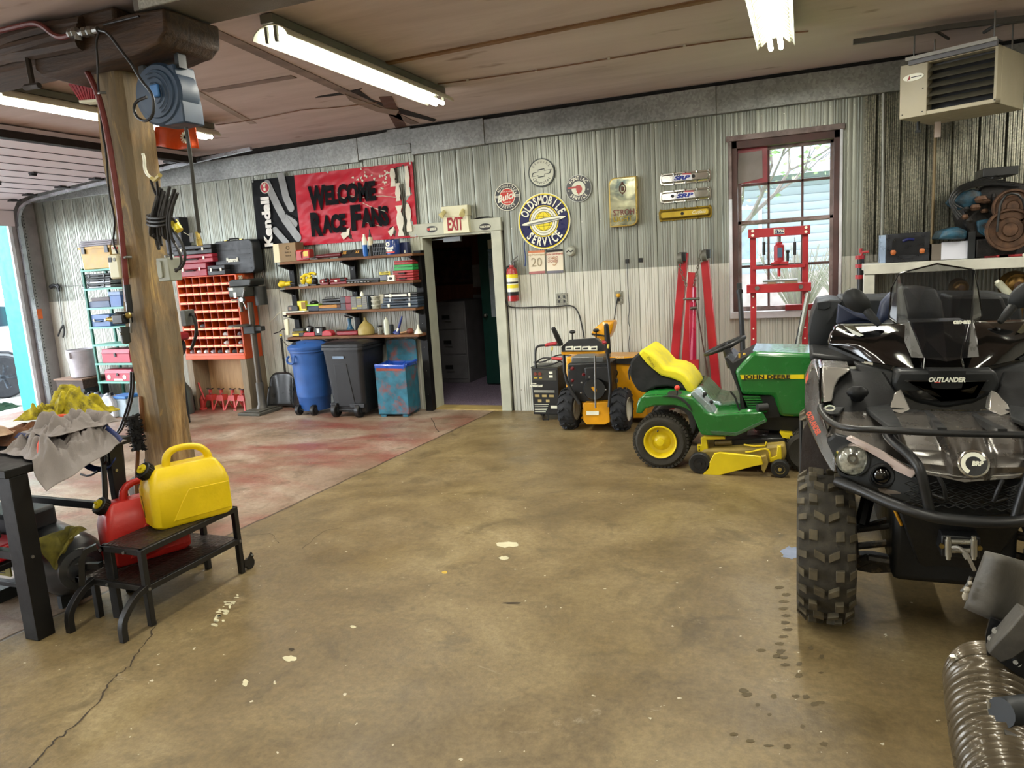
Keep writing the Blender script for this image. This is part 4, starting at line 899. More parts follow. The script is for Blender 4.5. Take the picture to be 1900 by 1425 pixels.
t, w_ = item('sealant_tube', 'cream and black sealant tube with a dark nozzle on the top wall shelf', 'tube', 692, 703, 0, Y=7.44); B(mat('cream_label', '#d8d0b2', .5)).lathe([(.028, .12), (.029, .21), (.024, .215)], seg=18).build('tube', t); B(black_m).lathe([(.028, 0), (.028, .12)], seg=18).build('tube_base', t); B(black_m).lathe([(.02, .215), (.01, .26), (.006, .30)], seg=12).build('nozzle', t)
t, w_ = item('wire_basket', 'black slotted plastic crate between sealant tube and blue coffee tin', 'crate', 701, 727, 0); s = B(black_m)
for q in range(9): s.bb(-w_/2+q*w_/8-.004, -w_/2+q*w_/8+.004, -.004, .004, 0, .135)
for q in (0, .045, .09, .135): s.bb(-w_/2, w_/2, -.005, .005, q-.004, q+.004)
s.bb(-w_/2, w_/2, .09, .095, 0, .135).bb(-w_/2, w_/2, 0, .09, 0, .005).bb(-w_/2, -w_/2+.004, 0, .09, 0, .135).bb(w_/2-.004, w_/2, 0, .09, 0, .135); s.build('crate', t)
t, w_ = item('coffee_tin', 'large blue coffee tin with a white ring logo on the top wall shelf', 'tin', 725, 751, 0, Y=7.45); B(mat('tin_blue', '#173b86', .3, coat=.4)).lathe([(.076, 0), (.078, .01), (.078, .15), (.074, .16), (.078, .165)], seg=32).build('tin', t)
s = B(white_m).text('Maxwell', (0, -.083, .075), EX, EZ, .026, bold=.05, width=.10).text('House', (0, -.083, .046), EX, EZ, .026, bold=.05, width=.08); s.rings([[V(-.02+cos(a_)*q, y_, .117+sin(a_)*q) for a_ in [2*pi*i/16 for i in range(16)]] for q, y_ in ((.026, -.078), (.025, -.082), (.012, -.082), (.012, -.078))], cap=False); s.use(redm).bb(-.05, .06, -.08, -.07, .018, .03); s.build('label', t)
t, w_ = item('navy_box', 'small navy box beside the blue coffee tin', 'box', 751, 764, 0, Y=7.5); card(t, w_, .07, .13, mat('navy_card', '#1b2450', .4)); B(white_m).bb(0, .02, -.002, 0, .01, .04).build('label', t)
# second shelf
ytool = mat('tool_yellow', '#dcc216', .4); 
t = thing('yellow_saw', 'yellow cordless saw standing on the second wall shelf', 'power tool', (sx(568, 1), 7.42, sbase(1))); s = B(ytool).tube([(-.075, -.02, .05), (-.06, -.02, .12), (0, -.02, .135), (.05, -.02, .1)], .022, smooth=2).ball((-.07, -.02, .075), (.035, .03, .06), 12).tube([(-.02, 0, .13), (.06, 0, .155), (.11, 0, .13)], .016, smooth=2).ball((0.02, 0, .06), (.06, .04, .045), 12); s.build('body', t); B(black_m).ball((.075, .01, .05), (.04, .045, .05), 12).bb(.0, .12, -.03, .05, 0, .015).build('motor', t); B(steelm).tube([(-.1, -.06, .01), (.02, -.04, .004)], .012, sq=True).build('blade', t); B(mat('grip_hole', '#5a3b16', .7)).slab([(-.085, -.053, .09), (-.06, -.053, .1), (-.06, -.053, .07)], (0, .01, 0)).build('grip_hole', t)
t = thing('yellow_drill', 'yellow cordless tool lying at the left end of the second wall shelf', 'power tool', (sx(530, 1), 7.36, sbase(1))); B(ytool).tube([(-.075, -.01, .02), (-.05, -.01, .045), (0, 0, .04)], [.036, .04, .03], seg=12).cyl((0, 0, .035), (.08, 0, .045), .026).build('body', t); B(black_m).cyl((.08, 0, .04), (.14, 0, .03), .02, .012).build('chuck', t)
redtool = mat('tool_red', '#7c1c22', .4)
for i, (u0, u1, l) in enumerate(((597, 612, 'left of the two dark red tools on the second wall shelf'), (616, 646, 'right of the two dark red tools on the second wall shelf'))):
    t, w_ = item('air_tool', l, 'power tool', u0, u1, 1, group='dark red tools'); s = B(redtool).bb(-w_/2, w_/2, 0, .05, 0, .028); s.cyl((-w_/2, .02, .045), (w_/2, .02, .05), .024); s.build('body', t, bevel=.005); B(black_m).cyl((w_*.15, .02, .05), (w_*.42, .02, .05), .027).build('grip', t); B(white_m).bb(-w_*.2, -w_*.05, -.004, 0, .03, .05).build('label', t)
t, w_ = item('socket_tray', 'long black socket tray with bright sockets on the second wall shelf', 'tray', 646, 707, 1); B(black_m).bb(-w_/2, w_/2, 0, .1, .025, .05).build('lid', t, bevel=.004); B(dkp).bb(-w_/2+.01, w_/2-.01, 0, .1, 0, .02).build('tray', t)
for q in range(7): B(steelm).cyl((-w_/2+.03+q*.045, -.012, .012), (-w_/2+.06+q*.045, -.012, .012), .009).build('socket', t)
t, w_ = item('blister_pack', 'yellow and black packaged tool standing on the second wall shelf', 'package', 709, 728, 1); B(mat('pack_yellow', '#cdbd3a', .5)).bb(-w_/2, w_/2, 0, .01, 0, .115).build('card', t); B(mat('pack_dark', '#2f3038', .2)).bb(-w_*.4, w_*.4, -.03, 0, .01, .08).build('blister', t, bevel=.006); B(black_m).text('VISE-GRIP', (0, -.002, .1), EX, EZ, .012, width=w_*.8).build('lettering', t)
t, w_ = item('small_box', 'small white box with dark print beside the yellow package', 'box', 721, 735, 1, Y=7.39); card(t, w_, .05, .07, white_m); B(dkp).ball((0, -.003, .035), (.025, .006, .018), 10).build('print', t)
bxr = mat('case_red', '#a83234', .45); bxg = mat('case_green', '#2b9a4c', .45)
zz = 0
for i, (h, m, l, u0) in enumerate(((.055, bxr, 'lowest red tool case of the stack at the right end of the second wall shelf', 734), (.056, bxr, 'red case second from below in the stack on the second wall shelf', 733), (.065, bxg, 'green case in the stack on the second wall shelf', 736), (.045, bxr, 'topmost red case of the stack on the second wall shelf', 737))):
    t, w_ = item('tool_case', l, 'case', u0, 771, 1, Y=7.42, dz=zz); case(t, w_, .18, h, m, handle=i < 2, bevel=.006); zz += h+.002
# third shelf
t, w_ = item('notepad', 'white pad hanging over the left end of the third wall shelf', 'pad', 524, 563, 2, Y=7.34); B(white_m).bb(-w_/2, w_/2, 0, .2, 0, .014).build('pad', t, bevel=.003)
t, w_ = item('tape_measure', 'dark tape measure on the white pad', 'tape measure', 532, 551, 2, Y=7.37, dz=.015); B(dkp).slab([(x_, 0, z_) for x_, z_ in rr(-w_/2, w_/2, 0, .068, .03, (1, 1, 0, 0))], (0, .05, 0)).build('case', t, bevel=.004); B(mat('tan_face', '#8c7565', .6)).bb(-w_*.38, -w_*.1, -.003, 0, .012, .05).build('face', t)
t, w_ = item('yellow_tin', 'tall yellow tin at the left of the third wall shelf', 'tin', 551, 566, 2, Y=7.4, dz=.015); card(t, w_, .05, .115, yel_m, 'tin'); B(mat('tin_brown', '#8a6a1c', .5)).bb(0, w_*.5, -.003, 0, .02, .1).build('label', t)
t, w_ = item('lidded_tub', 'navy tub with a lime green band on the third wall shelf', 'tub', 566, 590, 2); B(mat('tub_navy', '#1f2c40', .5)).bb(-w_/2, w_/2, 0, .1, 0, .065).build('tub', t, bevel=.006); B(mat('lime', '#8fc83a', .5)).bb(-w_/2, w_/2, -.002, .102, .066, .083).build('band', t); B(black_m).ball((0, .05, .1), (.055, .05, .03), 12).build('cap', t)
t, w_ = item('flat_case', 'flat navy case lying under the wooden box on the third wall shelf', 'case', 590, 632, 2); card(t, w_, .15, .032, mat('navy_plastic', '#1c2233', .4), 'case')
t, w_ = item('wooden_box', 'shallow orange wooden box on the third wall shelf', 'box', 590, 624, 2, dz=.033); card(t, w_, .12, .035, mat('orange_wood', '#b9823c', .6)); B(mat('brown_side', '#5b3a22', .6)).bb(w_*.5, w_*.5+.05, 0, .1, 0, .034).build('end', t)
t, w_ = item('drill_case', 'small black case with a grey handle on top of the wooden box', 'case', 597, 632, 2, dz=.07); case(t, w_, .12, .07, black_m, bevel=.008, handle=False); B(mat('grey_handle', '#5c605e', .5)).tube([(-w_*.3, 0, .07), (-w_*.3, 0, .09), (w_*.2, 0, .092), (w_*.2, 0, .07)], .006).build('handle', t)
for i, dz in enumerate((0, .082)):
    t, w_ = item('parts_box', ('lower', 'upper')[i]+' dark red and black box standing on the third wall shelf', 'box', 632, 651, 2, dz=dz); card(t, w_, .1, .078, mat('box_dark_red', '#7d1520', .4)); B(black_m).bb(-w_/2-.002, -.005, -.003, 0, 0, .076).build('side', t)
t, w_ = item('drawer_organiser', 'small parts organiser with rows of little drawers on the third wall shelf', 'organiser', 651, 683, 2); B(mat('organiser_blue_grey', '#3d4750', .5)).bb(-w_/2, w_/2, 0, .14, 0, .155).build('body', t)
for r_ in range(6):
    for c_2 in range(3):
        m = mat('drawer_yellow', '#a79b3a', .4) if (r_, c_2) in ((0, 0), (5, 1), (1, 1)) else mat('drawer_smoke', '#6d6a5d', .3); B(m).bb(-w_/2+.008+c_2*(w_-.016)/3, -w_/2+.002+(c_2+1)*(w_-.016)/3, -.006, .01, .008+r_*.024, .028+r_*.024).build('drawer', t)
t, w_ = item('grease_bottle', 'small white and amber bottle standing on the parts organiser', 'bottle', 668, 678, 2, dz=.156, Y=7.45); B(white_m).lathe([(.024, 0), (.024, .02), (.012, .04), (.01, .055)], seg=14).build('bottle', t)
for i in range(3):
    t, w_ = item('clear_tub', ('lowest', 'middle', 'topmost')[i]+' of three clear plastic tubs stacked on the third wall shelf', 'tub', 683, 704, 2, dz=i*.05); B(mat('cloudy_plastic', '#a9aa98', .25, var=.3, vs=30)).lathe([(.05, 0), (.056, .04)], (0, .05, 0), seg=20).build('tub', t); B(mat('tub_lid', '#c9c9bb', .3)).lathe([(.06, .04), (.06, .048)], (0, .05, 0), seg=20).build('lid', t)
t, w_ = item('white_carton', 'tall off-white carton behind the clear tubs on the third wall shelf', 'carton', 704, 719, 2, Y=7.47); card(t, w_, .06, .165, mat('offwhite_card', '#b8b5a2', .7))
bg = mat('case_blue_grey', '#3f4b58', .4)
zz = 0
for i, (u0, h, m) in enumerate(((706, .06, mat('case_slate', '#2f3c4a', .4)), (710, .058, bg), (712, .045, mat('case_black_white', '#26282b', .4)))):
    t, w_ = item('tool_case', ('lowest slate', 'middle blue-grey', 'topmost black and white')[i]+' flat tool case in the stack on the third wall shelf', 'case', u0, 775, 2, Y=7.40, dz=zz); case(t, w_, .2, h, m, latch=white_m if i != 1 else steelm, handle=i == 1, bevel=.006); zz += h+.002
    if i == 2: B(white_m).bb(-w_*.45, w_*.2, -.004, 0, .015, .035).build('stripe', t)
# bottom shelf
t, w_ = item('battery_charger', 'black and yellow battery charger at the left of the bottom wall shelf', 'charger', 535, 557, 3); B(blkp).bb(-w_/2, w_/2, 0, .1, 0, .05).build('base', t, bevel=.006); B(mat('charger_grey', '#3e4240', .5)).bb(-w_*.45, w_*.45, .01, .09, .062, .1).build('battery', t, bevel=.006); B(ytool).bb(-w_*.45, w_*.1, -.004, 0, .012, .04).bb(-w_/2, w_/2, .0, .1, .051, .058).build('yellow_label', t)
rc = mat('charger_red', '#b32430', .4)
t, w_ = item('battery_charger', 'red charger with a tilted black battery on the bottom wall shelf', 'charger', 553, 577, 3); B(rc).slab([(-w_/2, 0, 0), (w_/2, 0, 0), (w_/2, 0, .05), (-w_*.25, 0, .05)], (0, .09, 0)).build('base', t, bevel=.005); B(black_m).box((.01, .04, .085), (.07, .07, .075), rot=(0, .3, 0)).build('battery', t, bevel=.012); B(white_m).box((-.005, .003, .085), (.022, .004, .03), rot=(0, .3, 0)).build('mark', t)
t, w_ = item('tool_battery', 'upright black battery beside the tilted one on the bottom wall shelf', 'battery', 577, 593, 3); B(black_m).bb(-w_/2, w_/2, 0, .08, 0, .11).build('battery', t, bevel=.014); B(white_m).bb(-.02, .012, -.003, 0, .04, .09).build('mark', t)
t, w_ = item('battery_charger', 'empty red charger with a sloping top on the bottom wall shelf', 'charger', 590, 609, 3); B(rc).slab([(-w_/2, 0, 0), (w_/2, 0, 0), (w_/2, 0, .03), (w_*.3, 0, .06), (0, 0, .07), (-w_*.4, 0, .055)], (0, .09, 0)).build('body', t, bevel=.006)
t, w_ = item('red_tray', 'shallow red tin holding small tools on the bottom wall shelf', 'tin', 618, 657, 3); B(mat('tin_red', '#8d2530', .4)).bb(-w_/2, w_/2, 0, .12, 0, .05).build('tin', t, bevel=.012); B(mat('tool_brown', '#3a2a20', .6)).tube([(-w_*.55, .03, .06), (0, .04, .058), (w_*.3, .03, .062)], .01).build('handles', t)
t, w_ = item('grease_gun', 'blue upright hand pump standing behind the red tin', 'pump', 638, 652, 3, Y=7.50, dz=.0); B(mat('pump_blue', '#1d5576', .4)).lathe([(.045, 0), (.045, .07), (.03, .09), (.02, .13), (.024, .19), (.024, .2)], seg=16).build('body', t); B(blkp).tube([(-.05, -.02, .23), (0, 0, .215), (.04, 0, .2)], .009).build('lever', t)
t, w_ = item('funnel_jug', 'tan onion-shaped funnel upside down on the bottom wall shelf', 'funnel', 657, 692, 3, Y=7.46); B(mat('tan_plastic', '#9c8a4c', .5)).lathe([(.088, 0), (.098, .01), (.098, .07), (.075, .115), (.03, .155), (.018, .175), (.014, .205), (.006, .205)], seg=28).build('funnel', t)
t, w_ = item('glass_jar', 'glass jar of nails on the bottom wall shelf', 'jar', 695, 706, 3, Y=7.46); B(mat('jar_glass', '#8f8f86', .1, alpha=.6)).lathe([(.03, 0), (.032, .08), (.028, .09)], seg=16).build('jar', t); B(black_m).lathe([(.031, .09), (.031, .105)], seg=16).build('lid', t); B(mat('nails', '#77645a', .5, .6, var=.4, vs=80)).lathe([(.026, .004), (.026, .06)], seg=12).build('nails', t)
t, w_ = item('spray_can', 'tall white spray can on the bottom wall shelf', 'can', 707, 719, 3); B(mat('can_pale', '#c8cfbf', .35)).lathe([(.031, 0), (.031, .15), (.022, .175), (.012, .18)], seg=18).build('can', t); B(white_m).lathe([(.01, .18), (.01, .2)], seg=10).build('nozzle', t)
t, w_ = item('dark_can', 'small dark can behind the white spray can', 'can', 718, 727, 3, Y=7.5); B(mat('dark_can', '#2c3132', .4)).lathe([(.027, 0), (.027, .1)], seg=16).build('can', t); B(black_m).lathe([(.024, .1), (.024, .11)], seg=14).build('lid', t)
t, w_ = item('blue_funnel', 'blue long-necked funnel leaning on the bottom wall shelf', 'funnel', 724, 748, 3, Y=7.43); B(mat('funnel_blue', '#1c2f74', .4)).lathe([(.05, 0), (.045, .015), (.016, .05), (.012, .17), (.008, .22)], (-.03, 0, .005), V(.42, 0, 1), 18).build('funnel', t); B(white_m).cyl((-.018, -.018, .03), (.0, -.018, .07), .012).build('label', t)
t, w_ = item('brown_ball', 'brown rounded mallet head near the right end of the bottom wall shelf', 'mallet', 749, 764, 3, Y=7.42); B(mat('brown_rubber', '#6a3320', .6)).ball((0, 0, .035), (.045, .035, .034), 18).build('head', t); B(mat('mallet_wood', '#a5825a', .6)).cyl((-.04, 0, .03), (-.13, 0, .014), .011).build('handle', t)
t, w_ = item('white_funnel', 'small white funnel upside down at the right end of the bottom wall shelf', 'funnel', 763, 780, 3, Y=7.44); B(white_m).lathe([(.048, 0), (.046, .01), (.01, .07), (.007, .105)], seg=20).build('funnel', t)
# power strip
t = thing('power_strip', 'cream power strip hanging upright at the left end of the wall shelves', 'power strip', W(529, 600, 7.40)); o_ = t.location; g = lambda u, v, Y=7.40: W(u, v, Y)-o_
B(cream).slab([g(526, 592), g(534, 592), g(535, 622), g(530, 622)], (0, .03, 0)).build('strip', t, bevel=.003); B(cream).slab([g(524, 578), g(537, 578), g(537, 589), g(525, 589)], (0, .035, 0)).build('adapter', t, bevel=.003); B(dkp).box(g(528, 592)+V(0, -.003, 0), (.02, .006, .01)).build('switch', t)
B(mat('pale_cord', '#c5c0a8', .5)).tube([g(524, 578), g(516, 581), (g(508, 592)), g(500, 598)], .005, smooth=2).build('pale_cord', t); B(blkp).tube([g(529, 611), g(524, 610), g(519, 616), g(508, 619)], .006, smooth=2).tube([g(522, 622), g(524, 632), g(532, 640), g(538, 644)], .004, smooth=1).build('black_cord', t); B(ytool).ball(g(521, 622), (.02, .015, .014), 8).build('yellow_plug', t)
# ================= ALONG THE BACK WALL, LEFT PART =================
def mpp(P): return (Vector(P)-CAMP).dot(F2)/FPX
def at_floor(u, v): p = F(u, v); p.z = 0; return p
# blue round bin
def wheel_bin(t, r, m, y, xs, z=.065, w_=.05):
    for x_ in xs:
        o = B(m).lathe([(r*.45, -w_/2), (r*.9, -w_/2), (r, -w_*.35), (r, w_*.35), (r*.9, w_/2), (r*.45, w_/2)], (x_, y, z), EX, 24).build('wheel', t); B(dkp).cyl((x_-w_*.6, y, z), (x_+w_*.6, y, z), r*.42).build('hub', o)
p = at_floor(578, 768); blue = mat('bin_blue', '#2a59a0', .5, bump=.1, bs=200)
t = thing('waste_bin', 'tall round blue bin on wheels with a domed slotted lid', 'bin', p+V(0, .10, 0)); s = B(blue)
s.lathe([(.18, .05), (.185, .06), (.195, .20), (.205, .215), (.205, .23), (.235, .76)], seg=40).lathe([(.235, .76), (.25, .765), (.25, .80), (.24, .805)], seg=40); s.build('body', t)
s = B(blue).lathe([(.255, .79), (.26, .80), (.26, .83), (.24, .845), (.16, .885), (.06, .895)], seg=40); s.build('lid', t); B(mat('slot_dark', '#101a2c', .8)).lathe([(.10, 0), (.10, .01)], (-.03, -.16, .868), V(0, -.35, 1), 24, sy=.35).build('lid_slot', t)
B(blue).tube([(-.17, -.19, .72), (-.17, -.235, .70), (-.17, -.225, .64), (-.05, -.262, .64), (-.05, -.26, .71), (-.05, -.235, .73)], .014, smooth=1).build('handle', t); wheel_bin(t, .065, blkp, -.17, (-.12, .10)); B(dkp).cyl((-.12, -.17, .065), (.1, -.17, .065), .01).build('axle', t)
# black bin
p = at_floor(658, 770); t = thing('waste_bin', 'large black wheeled bin with a hinged lid between the blue and teal bins', 'bin', p+V(.02, .08, 0)); s = B(mat('bin_black', '#1b1d20', .45, bump=.1, bs=200)); rs = []
for z_, wx, wy in ((.06, .21, .19), (.14, .22, .20), (.15, .225, .21), (.80, .27, .26)): rs.append([V(x_, y_, z_) for x_, y_ in rr(-wx, wx, -wy, wy, .06, (1, 1, 1, 1))])
s.rings(rs); s.rings([[V(x_, y_, z_) for x_, y_ in rr(-q, q, -q*.97, q*.97, .06, (1, 1, 1, 1))] for z_, q in ((.80, .285), (.83, .285))]); s.build('body', t)
B(MATS['bin_black']).slab([(-.12, -.255, .64), (.05, -.255, .64), (.10, -.215, .13), (-.13, -.215, .13)], (0, .03, 0)).bb(.03, .23, -.235, -.20, .12, .17).bb(-.235, -.15, -.235, -.2, .12, .17).build('front_rib', t, bevel=.006)
s = B(MATS['bin_black']); s.rings([[V(x_, y_+.01, z_) for x_, y_ in rr(-q, q, -q*.97, q*.97, .07, (1, 1, 1, 1))] for z_, q in ((.835, .29), (.865, .29), (.885, .25), (.895, .2))]); s.tube([(-.27, .25, .875), (.27, .25, .875)], .022); s.build('lid', t)
B(mat('label_blue_grey', '#7d93ad', .5)).slab([(-.12, -.263, .70), (.03, -.263, .70), (.03, -.266, .73), (-.12, -.266, .73)], (0, .005, 0)).build('label', t); wheel_bin(t, .085, blkp, -.19, (-.19, .13), .085, .06); B(dkp).cyl((-.19, -.19, .085), (.13, -.19, .085), .01).build('axle', t)
# teal bin
p = at_floor(735, 771); tl = mat('worn_teal_paint', '#2c6f86', .5, var=.2, vs=10, dirt='#8a4436'); t = thing('metal_bin', 'open worn teal metal bin with a blue liner and raised lid', 'bin', p+V(0, .10, 0), rz=.12)
s = B(tl); s.bb(-.19, .19, -.18, .18, .03, .045).bb(-.19, .19, -.18, -.17, .03, .60).bb(-.19, .19, .17, .18, .03, .60).bb(-.19, -.18, -.18, .18, .03, .60).bb(.18, .19, -.18, .18, .03, .60).bb(-.17, -.1, -.17, -.1, 0, .03).bb(.1, .17, -.17, -.1, 0, .03).bb(-.17, -.1, .1, .17, 0, .03).bb(.1, .17, .1, .17, 0, .03)
s.build('body', t, bevel=.004); B(mat('rust_band', '#9a4a35', .6, var=.3)).bb(-.17, .15, -.183, -.179, .54, .585).build('rust_band', t)
B(tl).slab([(x_, .185, z_) for x_, z_ in rr(-.19, .19, .60, .86, .04, (1, 1, 0, 0))], (0, .02, 0)).build('raised_lid', t, bevel=.003)
s = B(mat('liner_blue', '#2550b5', .3, coat=.3)); s.rings([[V(x_, y_, z_+.012*sin(i*1.7)) for i, (x_, y_) in enumerate(rr(-q, q, -q*.95, q*.95, .03, (1, 1, 1, 1)))] for z_, q in ((.57, .197), (.60, .199), (.612, .19), (.60, .17), (.4, .165))], cap=False); s.build('liner', t)
# orange bolt cabinet
oc = mat('cabinet_orange', '#d2521c', .45, var=.08); oci = mat('cabinet_orange_inner', '#b8450f', .5, var=.08); YC = F(463, 763).y
A0, A1 = W(334, 560, YC).x, W(441, 560, YC).x; zt, zb = W(380, 512, YC).z, W(400, 667, YC).z; D_ = .32
t = thing('bolt_cabinet', 'orange pigeonhole cabinet full of bolt bins beside the drill press', 'cabinet', ((A0+A1)/2, YC, 0)); wd = A1-A0; h_ = wd/2
s = B(oc); s.bb(-h_-.02, h_+.02, D_-.01, D_, zb, zt).bb(-h_-.02, -h_, 0, D_, zb, zt).bb(h_, h_+.02, 0, D_, zb, zt).bb(-h_-.02, h_+.02, 0, D_, zt-.012, zt).bb(-h_-.02, h_+.02, -.01, D_, zb, zb+.05); s.build('shell', t, bevel=.003)
rh = (zt-.012-zb-.05)/9; s = B(oci)
for r_ in range(1, 9): s.bb(-h_, h_, .01, D_-.01, zb+.05+r_*rh-.003, zb+.05+r_*rh+.003)
for c_2 in range(1, 8): s.bb(-h_+c_2*wd/8-.003, -h_+c_2*wd/8+.003, .015, D_-.01, zb+.05, zt-.012)
s.build('dividers', t)
s = B(mat('cabinet_lip', '#e0664a', .5)); s2 = B(mat('paper_label', '#e3cf9c', .6, var=.1, vs=30))
for r_ in range(0, 9):
    zz = zb+.05+r_*rh; s.bb(-h_, h_, -.004, .006, zz-.004, zz+.028)
    for c_2 in range(8): s2.bb(-h_+c_2*wd/8+.008, -h_+(c_2+1)*wd/8-.012, -.006, -.004, zz+.004, zz+.02) if r_ else None
s.build('shelf_lips', t); s2.build('paper_labels', t)
rnd = random.Random(3)
for r_, cs in ((0, (0, 1, 2, 3, 4, 5, 6, 7)), (1, (5, 7)), (2, (5, 7)), (3, (2,))):
    for c_2 in cs: 
        m = (mat('bag_grey', '#8b7f84', .4), mat('bag_dark', '#4f5256', .4), mat('bag_white', '#c9c7c6', .4))[rnd.randrange(3)]; B(m).ball((-h_+(c_2+.5)*wd/8, .06, zb+.05+r_*rh+.045), (wd/19, .05, .03), 10).jit(.008, 30, c_2).build('parts_bag', t)
s = B(wood('rough_plywood', '#a8855c', '#c9a67a', axis=2)); s.bb(-h_, h_, D_-.05, D_-.03, 0, zb).build('plywood_back', t)
for x_ in (-h_-.02, h_-.07): B(wood('grey_board', '#6e604c', '#93836a', axis=2)).bb(x_, x_+.09, 0, D_+.05, 0, zb-.001).build('stand_side', t)
s = B(mat('race_sticker', '#b85a35', .5, var=.3, vs=30)).bb(h_+.02, h_+.023, .02, .30, zt-.16, zt-.02); s.use(white_m).text('20', (h_+.025, .07, zt-.05), EY, EZ, .05, bold=.04); s.build('sticker', t)
# things on the cabinet
zt2 = zt+.001
def topcase(label, u0, u1, v0, dz, m, depth=.28, latch=None, Yo=.03, **k):
    x0, x1 = W(u0, 500, YC+Yo).x, W(u1, 500, YC+Yo).x; h = W((u0+u1)/2, v0, YC+Yo).z-(zt2+dz)
    q = thing('tool_case', label, 'case', ((x0+x1)/2, YC+Yo, zt2+dz)); case(q, x1-x0, depth, h, m, latch=latch, **k); return q, x1-x0, h
cr = mat('case_crimson', '#9a2636', .45)
_, _, ha = topcase('lower crimson tool case on the orange cabinet', 327, 383, 489, 0, cr, latch=white_m, depth=.25)
_, _, hb_ = topcase('upper crimson tool case on the orange cabinet', 325, 397, 472.5, ha+.003, cr, latch=white_m, depth=.25)
_, _, hc = topcase('black tool case with small white latches on top of the crimson cases', 325, 397, 455, ha+hb_+.006, blkp, latch=white_m, depth=.2)
topcase('little dark grey case with white clips in front of the large black case', 385, 417, 492, 0, dkp, latch=white_m, Yo=.0, depth=.1)
x0, x1 = W(397, 470, YC+.12).x, W(470, 470, YC+.12).x; hh = W(430, 446, YC+.12).z-zt2
t = thing('tool_case', 'large upright black tool case with pale lettering on the orange cabinet', 'case', ((x0+x1)/2, YC+.12, zt2)); bc = mat('case_charcoal', '#23272b', .45, bump=.2, bs=20); w_ = x1-x0
B(bc).slab([(x_, 0, z_) for x_, z_ in rr(-w_/2, w_/2, 0, hh, .07, (1, 1, 1, 1))], (0, .16, 0)).build('shell', t, bevel=.01)
s = B(blkp)
for q in range(5): s.bb(-w_/2+.02, w_/2-.05, -.006, .002, hh*(.15+.14*q), hh*(.15+.14*q)+.006)
s.build('grooves', t); B(white_m).text('Mastercraft', (-.02, -.009, hh*.42), EX, EZ, .05, width=.19, bold=.03).build('lettering', t); B(blkp).tube([(-.09, .05, hh), (-.08, .05, hh+.02), (.06, .05, hh+.02), (.07, .05, hh)], .01).build('handle', t)
for x_ in (-.13, .11): B(brass).bb(x_-.018, x_+.018, .03, .06, hh-.004, hh+.012).build('clasp', t)
t = thing('electrical_panel', 'dark grey electrical box on the wall behind the tool cases', 'electrical box', W(328, 440, WY-.02)); B(mat('panel_dark', '#25272f', .5)).bb(-.2, .22, -.14, .01, -.22, .24).build('box', t, bevel=.006); B(white_m).tube([(.1, -.15, .15), (.15, -.13, .1), (.28, -.06, .0)], .005).build('wire', t)
t = thing('light_switch', 'white switch plate on the wall right of the dark electrical box', 'switch', W(355.5, 441, WY-.015)); B(mat('switch_white', '#cdd3dc', .4)).bb(-.03, .03, -.012, .005, -.06, .06).build('plate', t, bevel=.003); B(white_m).box((0, -.016, 0), (.012, .01, .024)).build('toggle', t)
# jack stands and jug
js = mat('jack_red', '#b93a35', .5)
def jack_stand(x, y, label):
    t = thing('jack_stand', label, 'jack stand', (x, y, 0), group='red jack stands'); s = B(js)
    for sx_, sy_ in ((-1, -1), (1, -1), (1, 1), (-1, 1)): s.slab([(sx_*.1, sy_*.09, 0), (sx_*.075, sy_*.09, 0), (sx_*.018, sy_*.02, .19), (sx_*.03, sy_*.02, .19)], (0, -sy_*.012, 0))
    s.slab([(-.045, -.04, .19), (.045, -.04, .19), (.06, -.05, .12), (-.06, -.05, .12)], (0, .1, 0)); s.build('base', t); B(js).cyl((0, 0, .16), (0, 0, .26), .022).build('column', t)
    B(dkp).slab([(-.045, -.02, .28), (-.03, -.02, .262), (.03, -.02, .262), (.045, -.02, .28), (.025, -.02, .27), (-.025, -.02, .27)], (0, .04, 0)).build('saddle', t); B(steelm).tube([(.02, -.03, .2), (.06, -.05, .22)], .006).build('lever', t)
YJ = YC+.10
for i, u in enumerate((395, 415, 436, 456)): jack_stand(W(u, 762, YJ).x-.02*(i == 3), YJ, ('leftmost', 'second from left', 'third from left', 'rightmost')[i]+' of the red jack stands under the orange cabinet')
t = thing('oil_jug', 'large dark jug with ridges at the foot of the orange cabinet', 'jug', V(W(359, 760, YC-.0).x, YC-.08, 0)); B(mat('dark_jug', '#1f2a2c', .25, coat=.3)).lathe([(.08, 0), (.09, .02), (.09, .05), (.083, .055), (.09, .065), (.09, .1), (.083, .105), (.09, .115), (.09, .15), (.083, .155), (.09, .165), (.085, .2), (.05, .235), (.03, .24), (.03, .26)], seg=24).build('jug', t); B(mat('cap_pale', '#a9b0a8', .5)).cyl((0, 0, .258), (0, 0, .275), .036).build('cap', t); B(dkp).tube([(.03, 0, .25), (.08, 0, .27), (.07, 0, .22)], .008, smooth=1).build('handle', t)
t = thing('bottle_jack', 'small red bottle jack with a raised handle beside the dark jug', 'jack', (W(379, 760, YC+.06).x, YC+.05, 0)); B(js).lathe([(.05, 0), (.05, .02), (.035, .03), (.035, .15), (.02, .17), (.015, .19)], seg=18).build('body', t); B(js).tube([(-.03, 0, .36), (.06, -.02, .14)], .012).build('handle', t)
